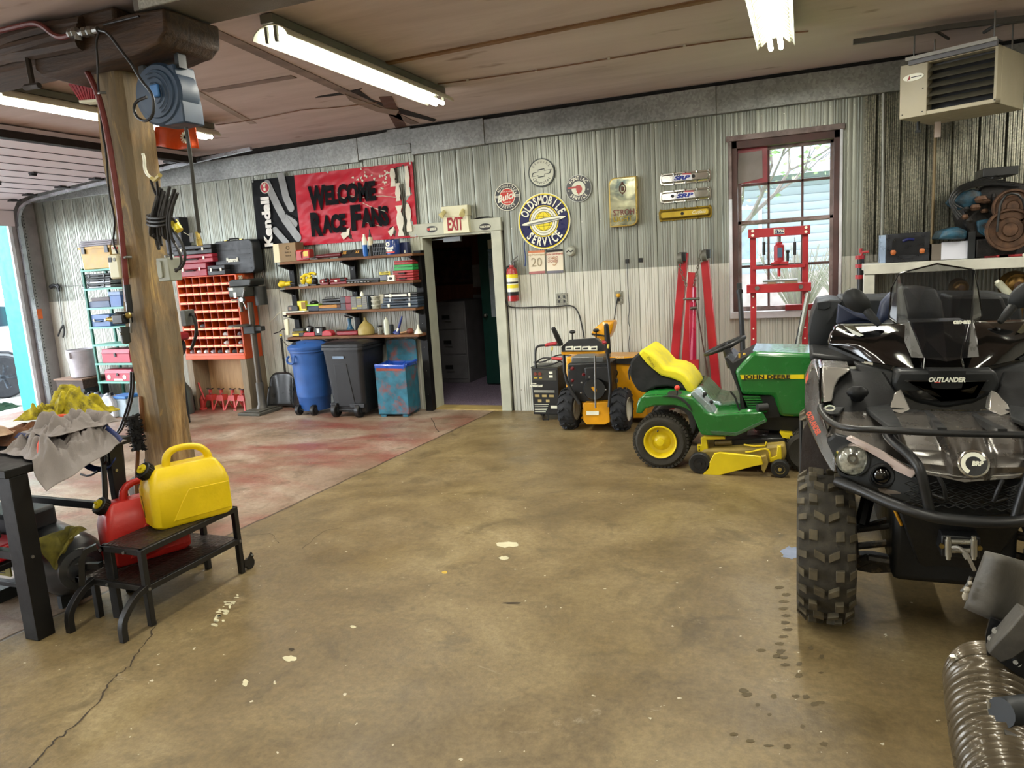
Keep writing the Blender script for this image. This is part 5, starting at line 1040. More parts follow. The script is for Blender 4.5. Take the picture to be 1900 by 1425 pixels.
# drill press
dp = F(494, 762); t = thing('drill_press', 'tall grey floor drill press between the orange cabinet and the wall shelves', 'drill press', (dp.x, min(dp.y+.06, 7.3), 0)); o_ = t.location; dg = mat('drill_grey', '#4b4d48', .5, .3); dg2 = mat('drill_dark', '#2e302e', .5, .3)
YD = o_.y; g = lambda u, v, Y=None: W(u, v, YD if Y is None else Y)-o_
B(mat('cast_base', '#57554c', .6, .3)).bb(-.17, .17, -.26, .18, 0, .035).bb(-.12, .12, -.2, .15, .035, .05).build('base', t, bevel=.006)
xt = g(489, 540).x
colm = mat('column_steel', '#5f584f', .4, .7); B(colm).cyl((0, 0, .05), (0, 0, g(490, 560).z), .037, seg=20).build('column', t); B(mat('foot_sleeve', '#55524c', .5, .4)).lathe([(.075, .04), (.06, .08), (.048, .1), (.048, .38)], seg=20).build('foot', t)
zt3 = g(478, 516).z; zb3 = g(478, 546).z
s = B(dg2).slab([(-.20, -.1, zt3-.06), (-.20, -.1, zt3-.02), (-.16, -.1, zt3), (.12, -.1, zt3), (.14, -.1, zt3-.03), (.12, -.1, zt3-.09), (-.19, -.1, zt3-.09)], (0, .26, 0)); s.build('belt_cover', t, bevel=.012)
B(dg).slab([(-.17, -.15, zb3-.02), (.06, -.15, zb3-.02), (.08, -.15, zt3-.09), (-.19, -.15, zt3-.09)], (0, .26, 0)).build('head', t, bevel=.012)
B(dg2).cyl((.13, .06, zt3-.33), (.13, .06, zt3-.1), .075, seg=20).build('motor', t); B(colm).cyl((-.085, -.06, zb3-.14), (-.085, -.06, zb3), .03).cyl((-.085, -.06, zb3-.2), (-.085, -.06, zb3-.14), .018).build('chuck', t)
hz = zb3-.05
for a_ in (60, 180, 300): B(steelm).cyl((.03, -.16, hz), (.03+.13*cos(radians(a_)), -.18, hz+.13*sin(radians(a_))), .007).ball((.03+.13*cos(radians(a_)), -.18, hz+.13*sin(radians(a_))), .014, 8).build('feed_lever', t)
B(steelm).cyl((.03, -.14, hz), (.03, -.18, hz), .03).build('feed_hub', t)
B(white_m).bb(-.16, -.10, -.153, -.15, zt3-.13, zt3-.1).bb(-.10, -.06, -.153, -.15, zb3-.03, zb3+.04).build('label', t)
zt4 = g(470, 601).z; B(dg).cyl((-.13, -.06, zt4-.02), (-.13, -.06, zt4), .15, seg=28).build('table', t); B(dg2).bb(-.1, .07, -.06, .06, zt4-.12, zt4-.02).bb(.03, .16, -.04, .04, zt4-.09, zt4-.03).build('table_bracket', t, bevel=.008)
# black scoop leaning behind
t = thing('snow_scoop', 'black plastic snow scoop leaning on the wall behind the drill press', 'scoop', W(517, 757, 7.45)); t.location.z = 0; s = B(mat('scoop_black', '#2f3132', .3, coat=.3))
def fsc(u, v):
    x_ = (u-.5)*.42; return V(x_*(1-.12*v), .02+.10*v+.10*(1-(2*u-1)**4)*(.3+.7*(1-v)), .02+.44*v-.08*(abs(2*u-1)**5)*(1 if v > .6 else 0))
s.grid(fsc, 14, 12); s.build('scoop', t, thick=.008)
B(MATS['scoop_black']).tube([(0, .2, .3), (0, .2, .9)], .014).build('handle', t)
# ---- green shelf unit and its load
YG = 7.2; gp = mat('shelf_green', '#2c6f5f', .5); t = thing('shelf_unit', 'green metal shelf unit holding tool cases behind the timber post', 'shelf unit', (W(200, 760, YG).x, YG, 0)); o_ = t.location
gs = [(500, 151), (535, 158), (571, 162), (606.5, 168), (639, 174), (674, 178), (708, 183)]
GX0 = W(165, 600, YG).x-o_.x; GX1 = GX0+.95; GZ = [W(u+20, v, YG).z for v, u in gs]
for x_ in (GX0, GX1-.03):
    for y_ in (0, .36): B(gp).bb(x_, x_+.03, y_, y_+.03, 0, GZ[0]+.02).build('post', t)
for z_ in GZ: B(mat('shelf_pale_green', '#6fb0a0', .5)).bb(GX0, GX1, -.005, .39, z_-.025, z_).build('shelf', t)
s = B(gp).tube([(GX0+.03, .375, GZ[3]), (GX0+.5, .375, GZ[5])], .008).tube([(GX0+.5, .375, GZ[3]), (GX0+.03, .375, GZ[5])], .008); s.build('brace', t)
def gitem(name, label, cat, u0, u1, v0, k, Yo=.02, dz=0, group=None):
    x0, x1 = W(u0, (v0+gs[k][0])/2, YG+Yo).x, W(u1, (v0+gs[k][0])/2, YG+Yo).x; h = W((u0+u1)/2, v0, YG+Yo).z-GZ[k]-dz; return thing(name, label, cat, ((x0+x1)/2, YG+Yo, GZ[k]+dz+.001), group=group), x1-x0, h
t, w_, h = gitem('tote', 'yellow tote with black clips on top of the green shelf unit', 'tote', 150, 207, 457, 0); ym = mat('tote_yellow', '#c9a55a', .5); B(ym).slab([(-w_/2+.03, 0, 0), (w_/2-.03, 0, 0), (w_/2, 0, h), (-w_/2, 0, h)], (0, .32, 0)).build('tub', t, bevel=.01); B(ym).bb(-w_/2-.015, w_/2+.015, -.015, .33, h-.03, h).build('rim', t)
for x_ in (-w_*.36, w_*.4): B(black_m).bb(x_-.03, x_+.03, -.022, .0, h-.09, h).build('clip', t)
t2, w2_, h2_ = gitem('paper_stack', 'stack of white papers lying on the yellow tote', 'papers', 148, 208, 444, 0, dz=h+.004)
s = B(mat('paper_grey', '#a9a7b0', .7))
for q in range(3): s.box((.01*q, .14, .012+.026*q), (w2_*(1-.05*q), .28, .022), rot=(0, 0, .04*q))
s.build('papers', t2, bevel=.003)
zz = 0
for i in range(3):
    t, w_, h = gitem('tool_case', ('lowest', 'middle', 'topmost')[i]+' black and silver case on the second shelf of the green unit', 'case', 152+i*2, 206, 533-i*11, 1, dz=zz); case(t, w_, .28, .062, mat('silver_lid', '#90949c', .35, .6) if i < 2 else dkp, latch=black_m, m2=dkp, bevel=.008, lid=.5); zz += .065
t, w_, h = gitem('grey_case', 'low grey case on the third shelf of the green unit', 'case', 165, 203, 556, 2); card(t, w_, .28, .085, mat('case_blue_dull', '#4a5b78', .5), 'case'); t, w_, h = gitem('tool_pouch', 'small dark pouch on the low grey case', 'case', 170, 203, 545, 2, dz=.087); card(t, w_, .2, .05, mat('pouch_grey', '#6c6668', .7), 'pouch')
t, w_, h = gitem('blue_cooler', 'blue box with a pale lid on the third shelf of the green unit', 'box', 204, 224, 541, 2); card(t, w_, .25, h*.75, mat('cooler_blue', '#4a6ba3', .5)); B(mat('cooler_lid', '#7c93b5', .5)).bb(-w_/2-.01, w_/2+.01, -.01, .26, h*.76, h).build('lid', t, bevel=.006)
t, w_, h = gitem('tool_case', 'blue case with silver latches on the fourth shelf of the green unit', 'case', 167, 204, 584, 3); case(t, w_, .25, h, mat('case_steel_blue', '#4d6c9c', .45), latch=steelm)
for k_, u0, u1, v0, l in ((5, 189, 240, 648, 'plain crimson metal toolbox on the green shelf unit'), (6, 195, 243, 686, 'lower crimson toolbox with round white stickers on the green shelf unit')):
    t, w_, h = gitem('toolbox', l, 'toolbox', u0, u1, v0, k_); m = mat('toolbox_crimson', '#b23a4e', .45); B(m).bb(-w_/2, w_/2, 0, .2, 0, h*.66).build('body', t, bevel=.004); B(m).slab([(-w_/2-.004, -.006, h*.67), (w_/2+.004, -.006, h*.67), (w_/2+.004, .02, h), (-w_/2-.004, .02, h)], (0, .18, 0)).build('lid', t, bevel=.004); B(blkp).bb(-.015, .015, -.015, -.006, h*.45, h*.72).build('hasp', t)
    if k_ == 6:
        for x_ in (-w_*.35, w_*.25): B(white_m).disc((x_, -.0, h*.35), N_, .032, .004, seg=16).build('sticker', t)
        B(white_m).bb(-.08, .08, -.004, 0, .01, .035).build('label', t)
t = thing('bucket', 'pale lavender-grey plastic bucket on a dark crate left of the green shelf unit', 'bucket', (W(155, 690, 7.3).x, 7.3, W(155, 703, 7.1).z)); B(mat('bucket_pale', '#b5b1b8', .45)).lathe([(.14, 0), (.155, .01), (.175, .36), (.185, .365), (.185, .39), (.17, .39), (.15, .02)], seg=32).build('bucket', t); B(MATS['bucket_pale']).bb(-.03, .03, -.20, -.17, .28, .36).build('lug', t)
zc = t.location.z; t = thing('crate', 'dark wooden crate under the pale bucket', 'crate', (W(155, 720, 7.3).x, 7.3, 0)); B(wood('crate_wood', '#2c211b', '#55443a', axis=0)).bb(-.26, .26, -.2, .22, zc-.14, zc-.02).build('crate', t, bevel=.004); B(wood('plank', '#6b5142', '#8c7460', axis=0)).bb(-.28, .28, -.22, .22, zc-.02, zc-.001).build('lid', t); B(dkp).bb(-.25, .25, -.18, .2, 0, zc-.14).build('lower_box', t)
def jug(label, u, v, col, s_=1, Y=6.95, name='oil_jug', sx_=1):
    t = thing(name, label, 'jug', (W(u, v, Y).x, Y, 0)); m = mat('jug_'+col.strip('#'), col, .4)
    prof = [(-.085, 0), (.085, 0), (.09, .02), (.09, .17), (.07, .21), (.03, .245), (-.01, .235), (-.06, .235), (-.09, .19)]
    B(m).slab([(x_*s_, -.05*s_, z_*s_) for x_, z_ in prof], (0, .1*s_, 0)).build('jug', t, bevel=.015*s_); B(m).tube([(-.075*s_, 0, .15*s_), (-.085*s_, 0, .235*s_), (-.02*s_, 0, .255*s_)], .013*s_, smooth=1).build('handle', t); B(black_m if col != '#3a3c42' else white_m).cyl((.03*s_, 0, .24*s_), (.03*s_, 0, .275*s_), .02*s_).build('cap', t)
    B(dkp).slab([(-.05*s_, -.052*s_, .05*s_), (.05*s_, -.052*s_, .05*s_), (.05*s_, -.052*s_, .1*s_), (-.05*s_, -.052*s_, .1*s_)], (0, .004, 0)).build('label', t) if col == '#b9bdc4' else None
jug('black oil jug furthest left on the floor under the green shelf unit', 146, 762, '#3a3c42', 1.1, 7.1); jug('white oil jug left of the black canister under the green shelf unit', 160, 765, '#c4c4c0', 1.15, 6.9); jug('dark canister between two white oil jugs under the green shelf unit', 174, 764, '#26282c', 1.05, 7.05)
jug('small blue-white jug under the green shelf unit', 186, 765, '#a9bdd8', 1.1, 6.97); jug('largest pale grey oil jug with printed label under the green shelf unit', 208, 764, '#b9bdc4', 1.2, 6.8)
t = thing('storage_tub', 'translucent tub with a bright blue lid half hidden by the timber post', 'tub', (W(234, 763, 6.9).x, 6.9, 0)); B(mat('tub_clear', '#a9bcc6', .3)).bb(-.14, .14, -.1, .14, 0, .24).build('tub', t, bevel=.01); B(mat('lid_bright_blue', '#3479c4', .4)).bb(-.15, .15, -.11, .15, .242, .275).build('lid', t, bevel=.006)
# ---- fixed to the post
fy = 3.44  # front face of the post up high
def PF(u, v, off=0.0):  # point on the post's front face
    zz = W(u, v, 3.45).z; f_ = min(1, max(0, zz/2.96)); yc = pb.y*(1-f_)+3.55*f_; return W(u, v, yc-.155+.02*f_-off)
hose = mat('red_hose', '#6e2b26', .5); 
s = B(hose).tube([PF(u, v, .03) for u, v in [(148, 72), (148, 100), (160, 130), (176, 160), (188, 195), (198, 240), (208, 300), (220, 380), (226, 440), (233, 510), (236, 560)]], .017, smooth=2)
t = thing('air_hose', 'dark red air line clipped down the front of the timber post', 'hose', (0, 0, 0)); s.build('red_line', t); B(dkp).tube([PF(u, v, .03) for u, v in [(235, 528), (239, 560), (241, 580)]], .02).build('black_sleeve', t)
s = B(hose).tube([W(u, v, 3.25) for u, v in [(-5, 58), (30, 50), (62, 42), (80, 48), (100, 66), (115, 70), (130, 66)]], .016, smooth=2); s.build('red_feed', t)
s = B(steelm).tube([W(u, v, 3.24) for u, v in [(130, 62), (150, 62), (182, 55)]], .018).tube([W(146, 60, 3.24), W(146, 74, 3.24)], .02)
for u, v in ((133, 62), (140, 60), (158, 60), (168, 58)): s.ball(W(u, v, 3.24), .03, 8)
s.build('brass_tee', t)
for v_ in (172, 477): 
    u = 186 if v_ == 172 else 234; s = B(steelm).tube([PF(u-9, v_+2, .02), PF(u, v_, .05), PF(u+10, v_, .02)], .008); s.build('clip', t)
s = B(blkp).tube([W(184, 56, 3.22), W(200, 60, 3.22), W(222, 90, 3.2), W(245, 120, 3.18)], .008, smooth=1).tube([W(183, 60, 3.22), W(178, 80, 3.22), W(181, 110, 3.25), PF(182, 160, .02), PF(190, 250, .02), PF(197, 280, .02), PF(202, 360, .02), PF(212, 400, .02), PF(213, 422, .02), PF(209, 450, .03), PF(218, 470, .03)], .006, smooth=1).tube([W(192, 46, 3.28), W(225, 38, 3.28), W(258, 30, 3.28)], .006, smooth=1)
o = s.build('thermostat_wires'); tag(o, 'thin black wires stapled down the left edge of the timber post to the cream thermostat', 'wire')
s = B(blkp).tube([W(u, v, 3.12) for u, v in [(245, 120), (262, 150), (280, 170), (286, 190), (284, 215), (272, 226), (255, 220), (247, 203), (252, 188), (272, 180)]], .008, smooth=2); CLP = s
t = thing('thermostat', 'cream wall thermostat on the left of the timber post', 'thermostat', PF(216, 495, .03)); B(cream).bb(-.045, .045, -.02, .06, -.075, .075).build('body', t, bevel=.012); B(dkp).bb(-.035, -.008, -.023, -.02, .03, .058).build('display', t); B(mat('knob_grey', '#8b8b80', .4)).cyl((.018, -.026, .044), (.018, -.02, .044), .011).build('knob', t)
t = thing('instruction_card', 'small cream card with red print above the thermostat', 'card', PF(215, 463, .02)); B(cream).bb(-.035, .035, -.002, .03, -.026, .026).build('card', t); B(redm).text('SET 58', (0, -.004, .008), EX, EZ, .016, width=.045).build('print', t); 
t = thing('air_regulator', 'black air filter and regulator with brass fittings on the timber post', 'regulator', PF(232, 600, .05)); B(black_m).bb(-.05, .04, -.05, .03, -.0, .06).bb(-.03, .035, -.04, .03, .062, .075).build('head', t, bevel=.008); B(mat('smoked_bowl', '#3a3d3c', .2)).lathe([(.012, -.13), (.028, -.12), (.03, -.02)], (-.0, -.01, 0), seg=18).build('bowl', t); B(brass).cyl((-.05, -.01, .03), (-.115, -.01, .03), .016).cyl((-.115, -.01, .03), (-.135, -.01, .03), .012).ball((.05, -.01, .05), .022, 10).build('fitting', t); B(steelm).cyl((.0, -.052, -.06), (0, -.03, -.06), .01).tube([(.05, 0, .07), (.06, -.01, .0), (.05, -.01, -.06)], .007).build('bracket', t)
t = thing('junction_box', 'grey weatherproof switch box on the right edge of the timber post', 'electrical box', PF(313, 500, .0)); jg = mat('junction_grey', '#8f9182', .5); B(jg).bb(-.045, .05, -.045, .05, -.07, .07).build('box', t, bevel=.005); B(jg).slab([(x_, -.055, z_) for x_, z_ in rr(-.036, .002, -.05, .055, .015, (1, 1, 1, 1))], (0, .02, 0)).build('cover', t, bevel=.003); B(steelm).cyl((.0, 0, .07), (0, 0, .085), .015).build('gland', t)
t = thing('wall_socket_box', 'small grey outlet box lower on the right side of the timber post', 'outlet', PF(326, 592, .0)+V(.02, .08, 0)); B(mat('socket_dark_grey', '#4a4b46', .5)).bb(-.02, .02, -.04, .04, -.05, .05).build('box', t, bevel=.004); B(blkp).tube([(.02, 0, .02), (.05, 0, .02), (.06, 0, -.08), (.02, 0, -.16), (-.01, 0, -.2)], .01, smooth=2).build('plug_cord', t)
# coil of black cord
rnd = random.Random(8); t = thing('cord_coil', 'thick black extension cord coiled and hung from the timber post', 'cord', PF(296, 400, .05)); c0 = t.location
def ws(u, v, y=3.42): return W(u, v, y)-c0
for i in range(9):
    u0 = 283+i*4; s = B(mat('cord_black', '#23211f', .55)); d = rnd.uniform(-.03, .03); tp = 352+rnd.uniform(-6, 14); lo = 470+rnd.uniform(-45, 25); s.tube([ws(u0+8+i*.6, tp, 3.42+d), ws(u0-2, 400, 3.38+d), ws(u0-6+i*1.0, 440, 3.40+d), ws(u0+4+i*.8, lo, 3.42+d), ws(u0+2, 440, 3.44+d), ws(u0+3, 390, 3.44+d), ws(u0+7+i, tp, 3.42+d)], .0085, smooth=2, seg=6); s.build('loop', t)
for k_ in range(3): B(MATS['cord_black']).tube([ws(293+cos(a_)*20, 398+k_*7+sin(a_)*6+a_, 3.42+sin(a_)*-.07) for a_ in [2*pi*i/12 for i in range(13)]], .009, smooth=1, seg=6).build('wrap', t)
for k_, pts in enumerate(([(303, 415), (325, 430), (340, 455), (345, 480), (335, 500), (325, 500)], [(303, 425), (320, 445), (335, 470), (337, 492), (326, 504)], [(305, 395), (320, 405), (327, 412)])): B(MATS['cord_black']).tube([ws(u, v, 3.4) for u, v in pts], .0085, smooth=2, seg=6).build('loose_loop', t)
B(yel_m).cyl(ws(322, 412), ws(332, 428), .026, seg=14).build('yellow_connector', t); B(mat('worn_hook', '#b5a45a', .6)).tube([ws(282, 331, 3.4), ws(287, 335, 3.36), ws(297, 325, 3.3)], .012, smooth=1).build('hook', t); B(MATS['cord_black']).tube([ws(280, 334, 3.38), ws(283, 345, 3.4), ws(290, 362)], .008).tube([ws(290, 330, 3.36), ws(292, 345, 3.4), ws(293, 362)], .008).build('hanging_loop', t)
tag(B(white_m).tube([PF(u, v, .015) for u, v in [(265, 285), (268, 295), (268, 312), (273, 324), (281, 330)]], .009, smooth=1).build('extension_lead'), 'short white cord nailed on the timber post above the coiled black cord', 'cord')
# hose reel
t = thing('hose_reel', 'blue enclosed hose reel hung under the timber bracket', 'hose reel', W(312, 178, 3.5)); rb = mat('reel_blue', '#33475f', .5); o_ = t.location; CLP.xf(Matrix.Translation(-o_)); CLP.build('cable_loop', t)
s = B(rb); s.lathe([(.02, -.085), (.13, -.08), (.135, -.07), (.16, -.07), (.175, -.05), (.175, .08), (.16, .09)], (-.015, 0, .0), N_*-1, 40); s.build('drum_case', t)
s = B(rb).slab([(.07, -.06, .15), (.125, -.06, .15), (.14, -.06, .02), (.155, -.06, -.08), (.155, -.06, -.175), (.0, -.06, -.175), (.03, -.06, -.12)], (0, .16, 0)); s.build('outlet_housing', t, bevel=.008)
B(mat('reel_hub', '#3f77b5', .4)).box((-.075+.08, -.098, .01), (.06, .02, .07)).build('hub_plate', t, bevel=.006)
for q in (.06, .09, .115): B(mat('reel_ridge', '#2f4257', .5)).tube([(-.02+cos(a_)*q, -.088, sin(a_)*q) for a_ in [radians(-70+12*i) for i in range(16)]], .003, seg=4).build('ridge', t)
B(dkp).bb(.12, .15, -.04, .02, .13, .22).bb(-.16, -.12, -.04, .02, .1, .22).build('hanger', t)
hs_ = [(345, 236), (352, 280), (358, 330), (363, 380), (370, 432)]; t = thing('hanging_hose', 'black air hose with a brass end hanging from the blue hose reel', 'hose', W(345, 240, 3.5)); o_ = t.location
B(mat('hose_black', '#2a2a24', .5)).tube([W(u, v, 3.5)-o_ for u, v in hs_], .011, smooth=1).build('hose', t); B(brass).cyl(W(366, 430, 3.5)-o_, W(369, 444, 3.5)-o_, .014).cyl(W(369, 444, 3.5)-o_, W(371, 456, 3.5)-o_, .018).build('brass_fitting', t)
# orange bag & broom head behind post
t = thing('orange_bag', 'orange cloth hanging behind the hose reel from the ceiling', 'cloth', W(326, 255, 3.75)); o_ = t.location
def ob(u, v):
    uu = 288+74*u+(8*(v)*(2*u-1)); vv = 236+37*v+(4*u*v)-2*sin(u*9); p = W(uu, vv, 3.75+.03*sin(u*14)*v); return p-o_
B(mat('safety_orange', '#e2561e', .7)).grid(ob, 20, 6).build('cloth', t, thick=.004); s = B(white_m)
for a_ in range(6): s.box(W(343, 255, 3.70)-o_, (.008, .003, .07), rot=(0, a_*pi/6, 0))
s.build('print', t)
t = thing('broom_head', 'red bristled broom head sticking out left of the timber post top', 'broom', W(155, 170, 3.62)); o_ = t.location; rbm = mat('bristle_red', '#a82e36', .7)
for q in range(9): B(rbm).slab([W(126+q*6.5, 154+abs(q-4)*.3, 3.62)-o_, W(131+q*6.5, 153.5, 3.62)-o_, W(149.5+q*3.6, 186, 3.62)-o_, W(147+q*3.6, 186, 3.62)-o_], (0, .06, 0)).build('bristles', t)
B(cream).slab([W(145, 186, 3.60)-o_, W(189, 182, 3.60)-o_, W(189, 188, 3.60)-o_, W(147, 191, 3.60)-o_], (0, .08, 0)).build('block', t, bevel=.003)
# brush, broom handle and shovel at the post foot
t = thing('push_broom', 'wooden broom with black bristles standing head-up against the timber post', 'broom', F(254, 895)+V(0, 0, 0)); t.location = V(pb.x-.16, pb.y-.22, 0); o_ = t.location; yb_ = o_.y
s = B(mat('bristle_black', '#141414', .95)); p0, p1 = W(245, 772, yb_)-o_, W(258, 834, yb_)-o_; rnd = random.Random(2)
for i in range(260):
    f_ = rnd.random(); c = p0.lerp(p1, f_); d = V(rnd.uniform(-1, 1), rnd.uniform(-1, 1), rnd.uniform(-.3, .3)).normalized()*rnd.uniform(.04, .062); s.tube([c, c+d], .004, seg=3, cap=False)
s.cyl(p0, p1, .035, seg=10); s.build('bristles', t); B(mat('broom_wood', '#7b5230', .6)).tube([W(256, 820, yb_+.03)-o_, W(253, 900, yb_+.03)-o_, V(-.0, .02, .02)], .014).build('handle', t); B(MATS['broom_wood']).tube([W(262, 735, yb_+.06)-o_, W(264, 770, yb_+.06)-o_, W(265, 800, yb_+.06)-o_], .018).build('stub', t)
t = thing('shovel', 'dirty short shovel lying at the post foot behind the red fuel can', 'shovel', F(262, 925)); t.location.z = 0; o_ = t.location; yb_ = o_.y
s = B(mat('muddy_steel', '#55504a', .8, var=.3, vs=20)).slab([W(u, v, yb_)-o_ for u, v in [(236, 905), (240, 890), (256, 878), (285, 876), (290, 900), (285, 930), (245, 930)]], (0, .04, 0), bulge=.03); s.build('blade', t); B(mat('blue_black_grip', '#20242c', .5)).tube([W(u, v, yb_-.03)-o_ for u, v in [(272, 852), (273, 868), (276, 884), (270, 892), (255, 897)]], .02, smooth=1).build('handle', t)
t = thing('floor_cable', 'pair of black cables hanging from the post side down to the bench', 'cable', W(240, 735, 3.6)); o_ = t.location
for d in (0, 5): B(blkp).tube([W(u+d, v, 3.6)-o_ for u, v in [(243, 690), (243, 720), (238, 750), (228, 780), (220, 800), (205, 812)]], .008, smooth=2).build('cable', t)
tag(B(mat('water_jug', '#55605c', .4)).lathe([(.11, 0), (.12, .03), (.12, .3), (.06, .4), (.05, .42)], V(W(343, 762, 7.1).x, 7.1, 0), seg=20).build('dark_bottle'), 'dark rounded bottle half hidden between timber post and dark jug', 'bottle')
t = thing('bench_grinder', 'dark bench grinder on a stand half hidden behind the timber post', 'grinder', (W(334, 700, 6.6).x-.08, 6.6, 0)); B(redm if 0 else mat('grinder_red', '#8e2028', .5)).bb(-.02, .22, -.08, .1, 1.0, 1.10).build('guard', t, bevel=.03); B(dkp).cyl((.05, -.06, .93), (.05, .06, .93), .13, seg=24).build('disc', t); B(dkp).bb(.0, .1, -.05, .05, 0, .85).build('stand', t)
# ================= OFFICE CONTENTS =================
fc = mat('cabinet_grey', '#6d6c70', .45, .2); t = thing('filing_cabinet', 'grey three drawer filing cabinet seen through the office doorway', 'filing cabinet', (-4.78, 9.45, 0.004))
X0, X1 = W(812, 620, 9.45).x+4.78, W(866, 620, 9.45).x+4.78; ZT = W(840, 560, 9.45).z; B(fc).bb(X0, X1, .0, .7, 0, ZT).build('body', t, bevel=.006)
for q in range(3):
    o = B(fc).bb(X0+.02, X1-.02, -.018, 0, .06+q*(ZT-.09)/3, .04+(q+1)*(ZT-.09)/3).build('drawer', t, bevel=.004); B(black_m).bb(X0+.10, X0+.22, -.024, -.016, .2+q*(ZT-.09)/3, .26+q*(ZT-.09)/3).build('handle_recess', o); B(steelm).bb(X0+.12, X0+.24, -.03, -.018, .16+q*(ZT-.09)/3, .175+q*(ZT-.09)/3).build('handle', o)
t = thing('stair_rail', 'row of clipped papers on the panelled office wall', 'notice', (W(886, 512, OYB).x, OYB-.015, W(886, 512, OYB).z)); B(mat('notice_grey', '#8d8a8c', .7)).bb(-.08, .08, 0, .01, -.17, .17).build('sheet', t); t.name = 'wall_notice'; B(mat('notice_grey', '#8d8a8c', .7)).bb(-.09, .1, 0, .01, -.44, -.28).build('lower_sheet', t)
# teal inner office door on the right with bright edge
t = thing('office_door', 'dark green inner door standing open beyond the office doorway', 'door', (W(912, 560, 9.3).x, 9.3, 0)); dgm = mat('door_dark_green', '#0e3b35', .4)
B(dgm).bb(-.14, .5, -.02, .02, .02, 2.1).build('leaf', t, bevel=.004); B(mat('door_glass_bright', '#b9c9d6', .1)).bb(.0, .3, -.026, -.018, .95, 1.75).build('glass', t); B(steelm).cyl((-.07, -.02, .98), (-.07, -.08, .98), .016).ball((-.07, -.09, .98), .03, 12).build('knob', t)
t.name = 'inner_door'
t = thing('hanging_badge', 'blue and white cards hanging on the dark green inner door', 'cards', (W(910, 480, 9.2).x, 9.24, W(910, 470, 9.2).z)); B(mat('card_blue_white', '#93b4cc', .5, var=.3, vs=30)).bb(-.05, .04, 0, .02, -.2, .05).build('cards', t); B(white_m).bb(-.04, .05, -.01, 0, .06, .18).build('top_card', t)
t = thing('framed_picture', 'dark framed picture on the panelled wall above the filing cabinet', 'picture', (W(835, 495, OYB).x, OYB-.03, W(835, 495, OYB).z)); B(mat('frame_brown', '#2c1813', .5)).bb(-.3, .38, 0, .03, -.28, .28).build('frame', t, bevel=.005); B(mat('picture_dark', '#4b2f2a', .5, var=.4, vs=8)).bb(-.26, .34, -.004, 0, -.24, .24).build('print', t)
t = thing('door_closer', 'grey door closer arm at the top of the office doorway', 'door closer', W(838, 442, WY+.12)); t.location.z = DZ-.06; B(mat('closer_grey', '#8b8f92', .4, .5)).bb(-.1, .12, -.02, .03, -.02, .035).bb(-.26, -.1, .0, .02, .01, .025).build('arm', t, bevel=.003)
# ================= WELDER / CHARGER =================
t = thing('battery_charger', 'tall black wheeled battery charger with printed front between doorway and snow blower', 'charger', F(1013, 771)); t.location.z = 0; t.location.y = 7.2; o_ = t.location; g = lambda u, v, Y=7.2: W(u, v, Y)-o_
X0, X1 = g(987, 720).x, g(1037, 720).x; Z0, Z1 = .06, g(1012, 683).z
B(mat('charger_black', '#191a1c', .45)).bb(X0, X1, 0, .3, Z0, Z1).build('body', t, bevel=.01); B(mat('charger_top', '#3a3b36', .4)).bb(X0, X1, 0, .3, Z1, Z1+.012).build('top', t)
s = B(mat('panel_olive', '#3a3a34', .5)).bb(X0+.015, X1-.02, -.004, 0, Z1-.13, Z1-.02); s.build('control_panel', t)
s = B(white_m).bb(X1-.10, X1-.06, -.008, -.003, Z1-.06, Z1-.035).bb(X1-.10, X1-.06, -.008, -.003, Z1-.10, Z1-.075); s.use(mat('gauge_red', '#7a3a2c', .4))
for q in (.05, .10): s.disc((X0+q, -.004, Z1-.06), N_, .018, .008, seg=14)
s.use(mat('gauge_yellow', '#c0a73c', .5)).bb(X0+.03, X0+.07, -.006, -.003, Z1-.11, Z1-.095).bb(X0+.09, X0+.12, -.006, -.003, Z1-.11, Z1-.095); s.build('gauges', t)
s = B(white_m).text('POWER', (-.035, -.004, Z1-.165), EX, EZ, .012, bold=.05).text('ADVANTAGE', (-.01, -.004, Z1-.19), EX, EZ, .02, width=.15, shear=.3, bold=.06)
for q in range(2): s.bb(X0+.02, X1-.05, -.003, 0, Z1-.245-q*.014, Z1-.238-q*.014)
for q in range(5): s.bb(X0+.02, X1-.16+.01*q, -.003, 0, Z0+.03+q*.02, Z0+.036+q*.02)
s.use(mat('print_tan', '#b7a36c', .5))
for q in range(3): s.bb(X0+.03+q*.08, X0+.08+q*.08, -.003, 0, Z1-.31, Z1-.285)
for q in range(2): s.bb(X0+.06+q*.09, X0+.10+q*.09, -.003, 0, Z1-.365, Z1-.335)
s.use(white_m).bb(X1-.1, X1-.03, -.003, 0, Z0+.07, Z0+.10); s.build('front_print', t)
B(blkp).tube([g(994, 683), g(993, 650), g(997, 642), g(1012, 640), g(1040, 640)], .012, smooth=2).build('handle', t)
for pts in ([(992, 676), (1005, 663), (1030, 665), (1050, 676)], [(990, 672), (1010, 672), (1035, 657), (1060, 660)], [(992, 680), (1020, 678), (1040, 670)]): B(blkp).tube([g(u, v, 7.25) for u, v in pts], .009, smooth=2, seg=6).build('lead', t)
B(mat('clamp_red', '#b93232', .4)).tube([g(1024, 665, 7.2), g(1043, 666, 7.2)], .016).tube([g(1012, 641, 7.15), g(1033, 636, 7.15)], .014).build('clamp', t)
for x_ in (X0+.03, X1-.03): B(ty).lathe([(.03, -.02), (.055, -.02), (.06, 0), (.055, .02), (.03, .02)], (x_, .22, .06), EX, 20).build('wheel', t)
B(blkp).bb(X0+.1, X0+.11, .0, .01, 0, Z0).bb(X0+.16, X0+.17, 0, .01, 0, Z0).bb(X0+.1, X0+.17, 0, .01, 0, .01).build('foot', t)
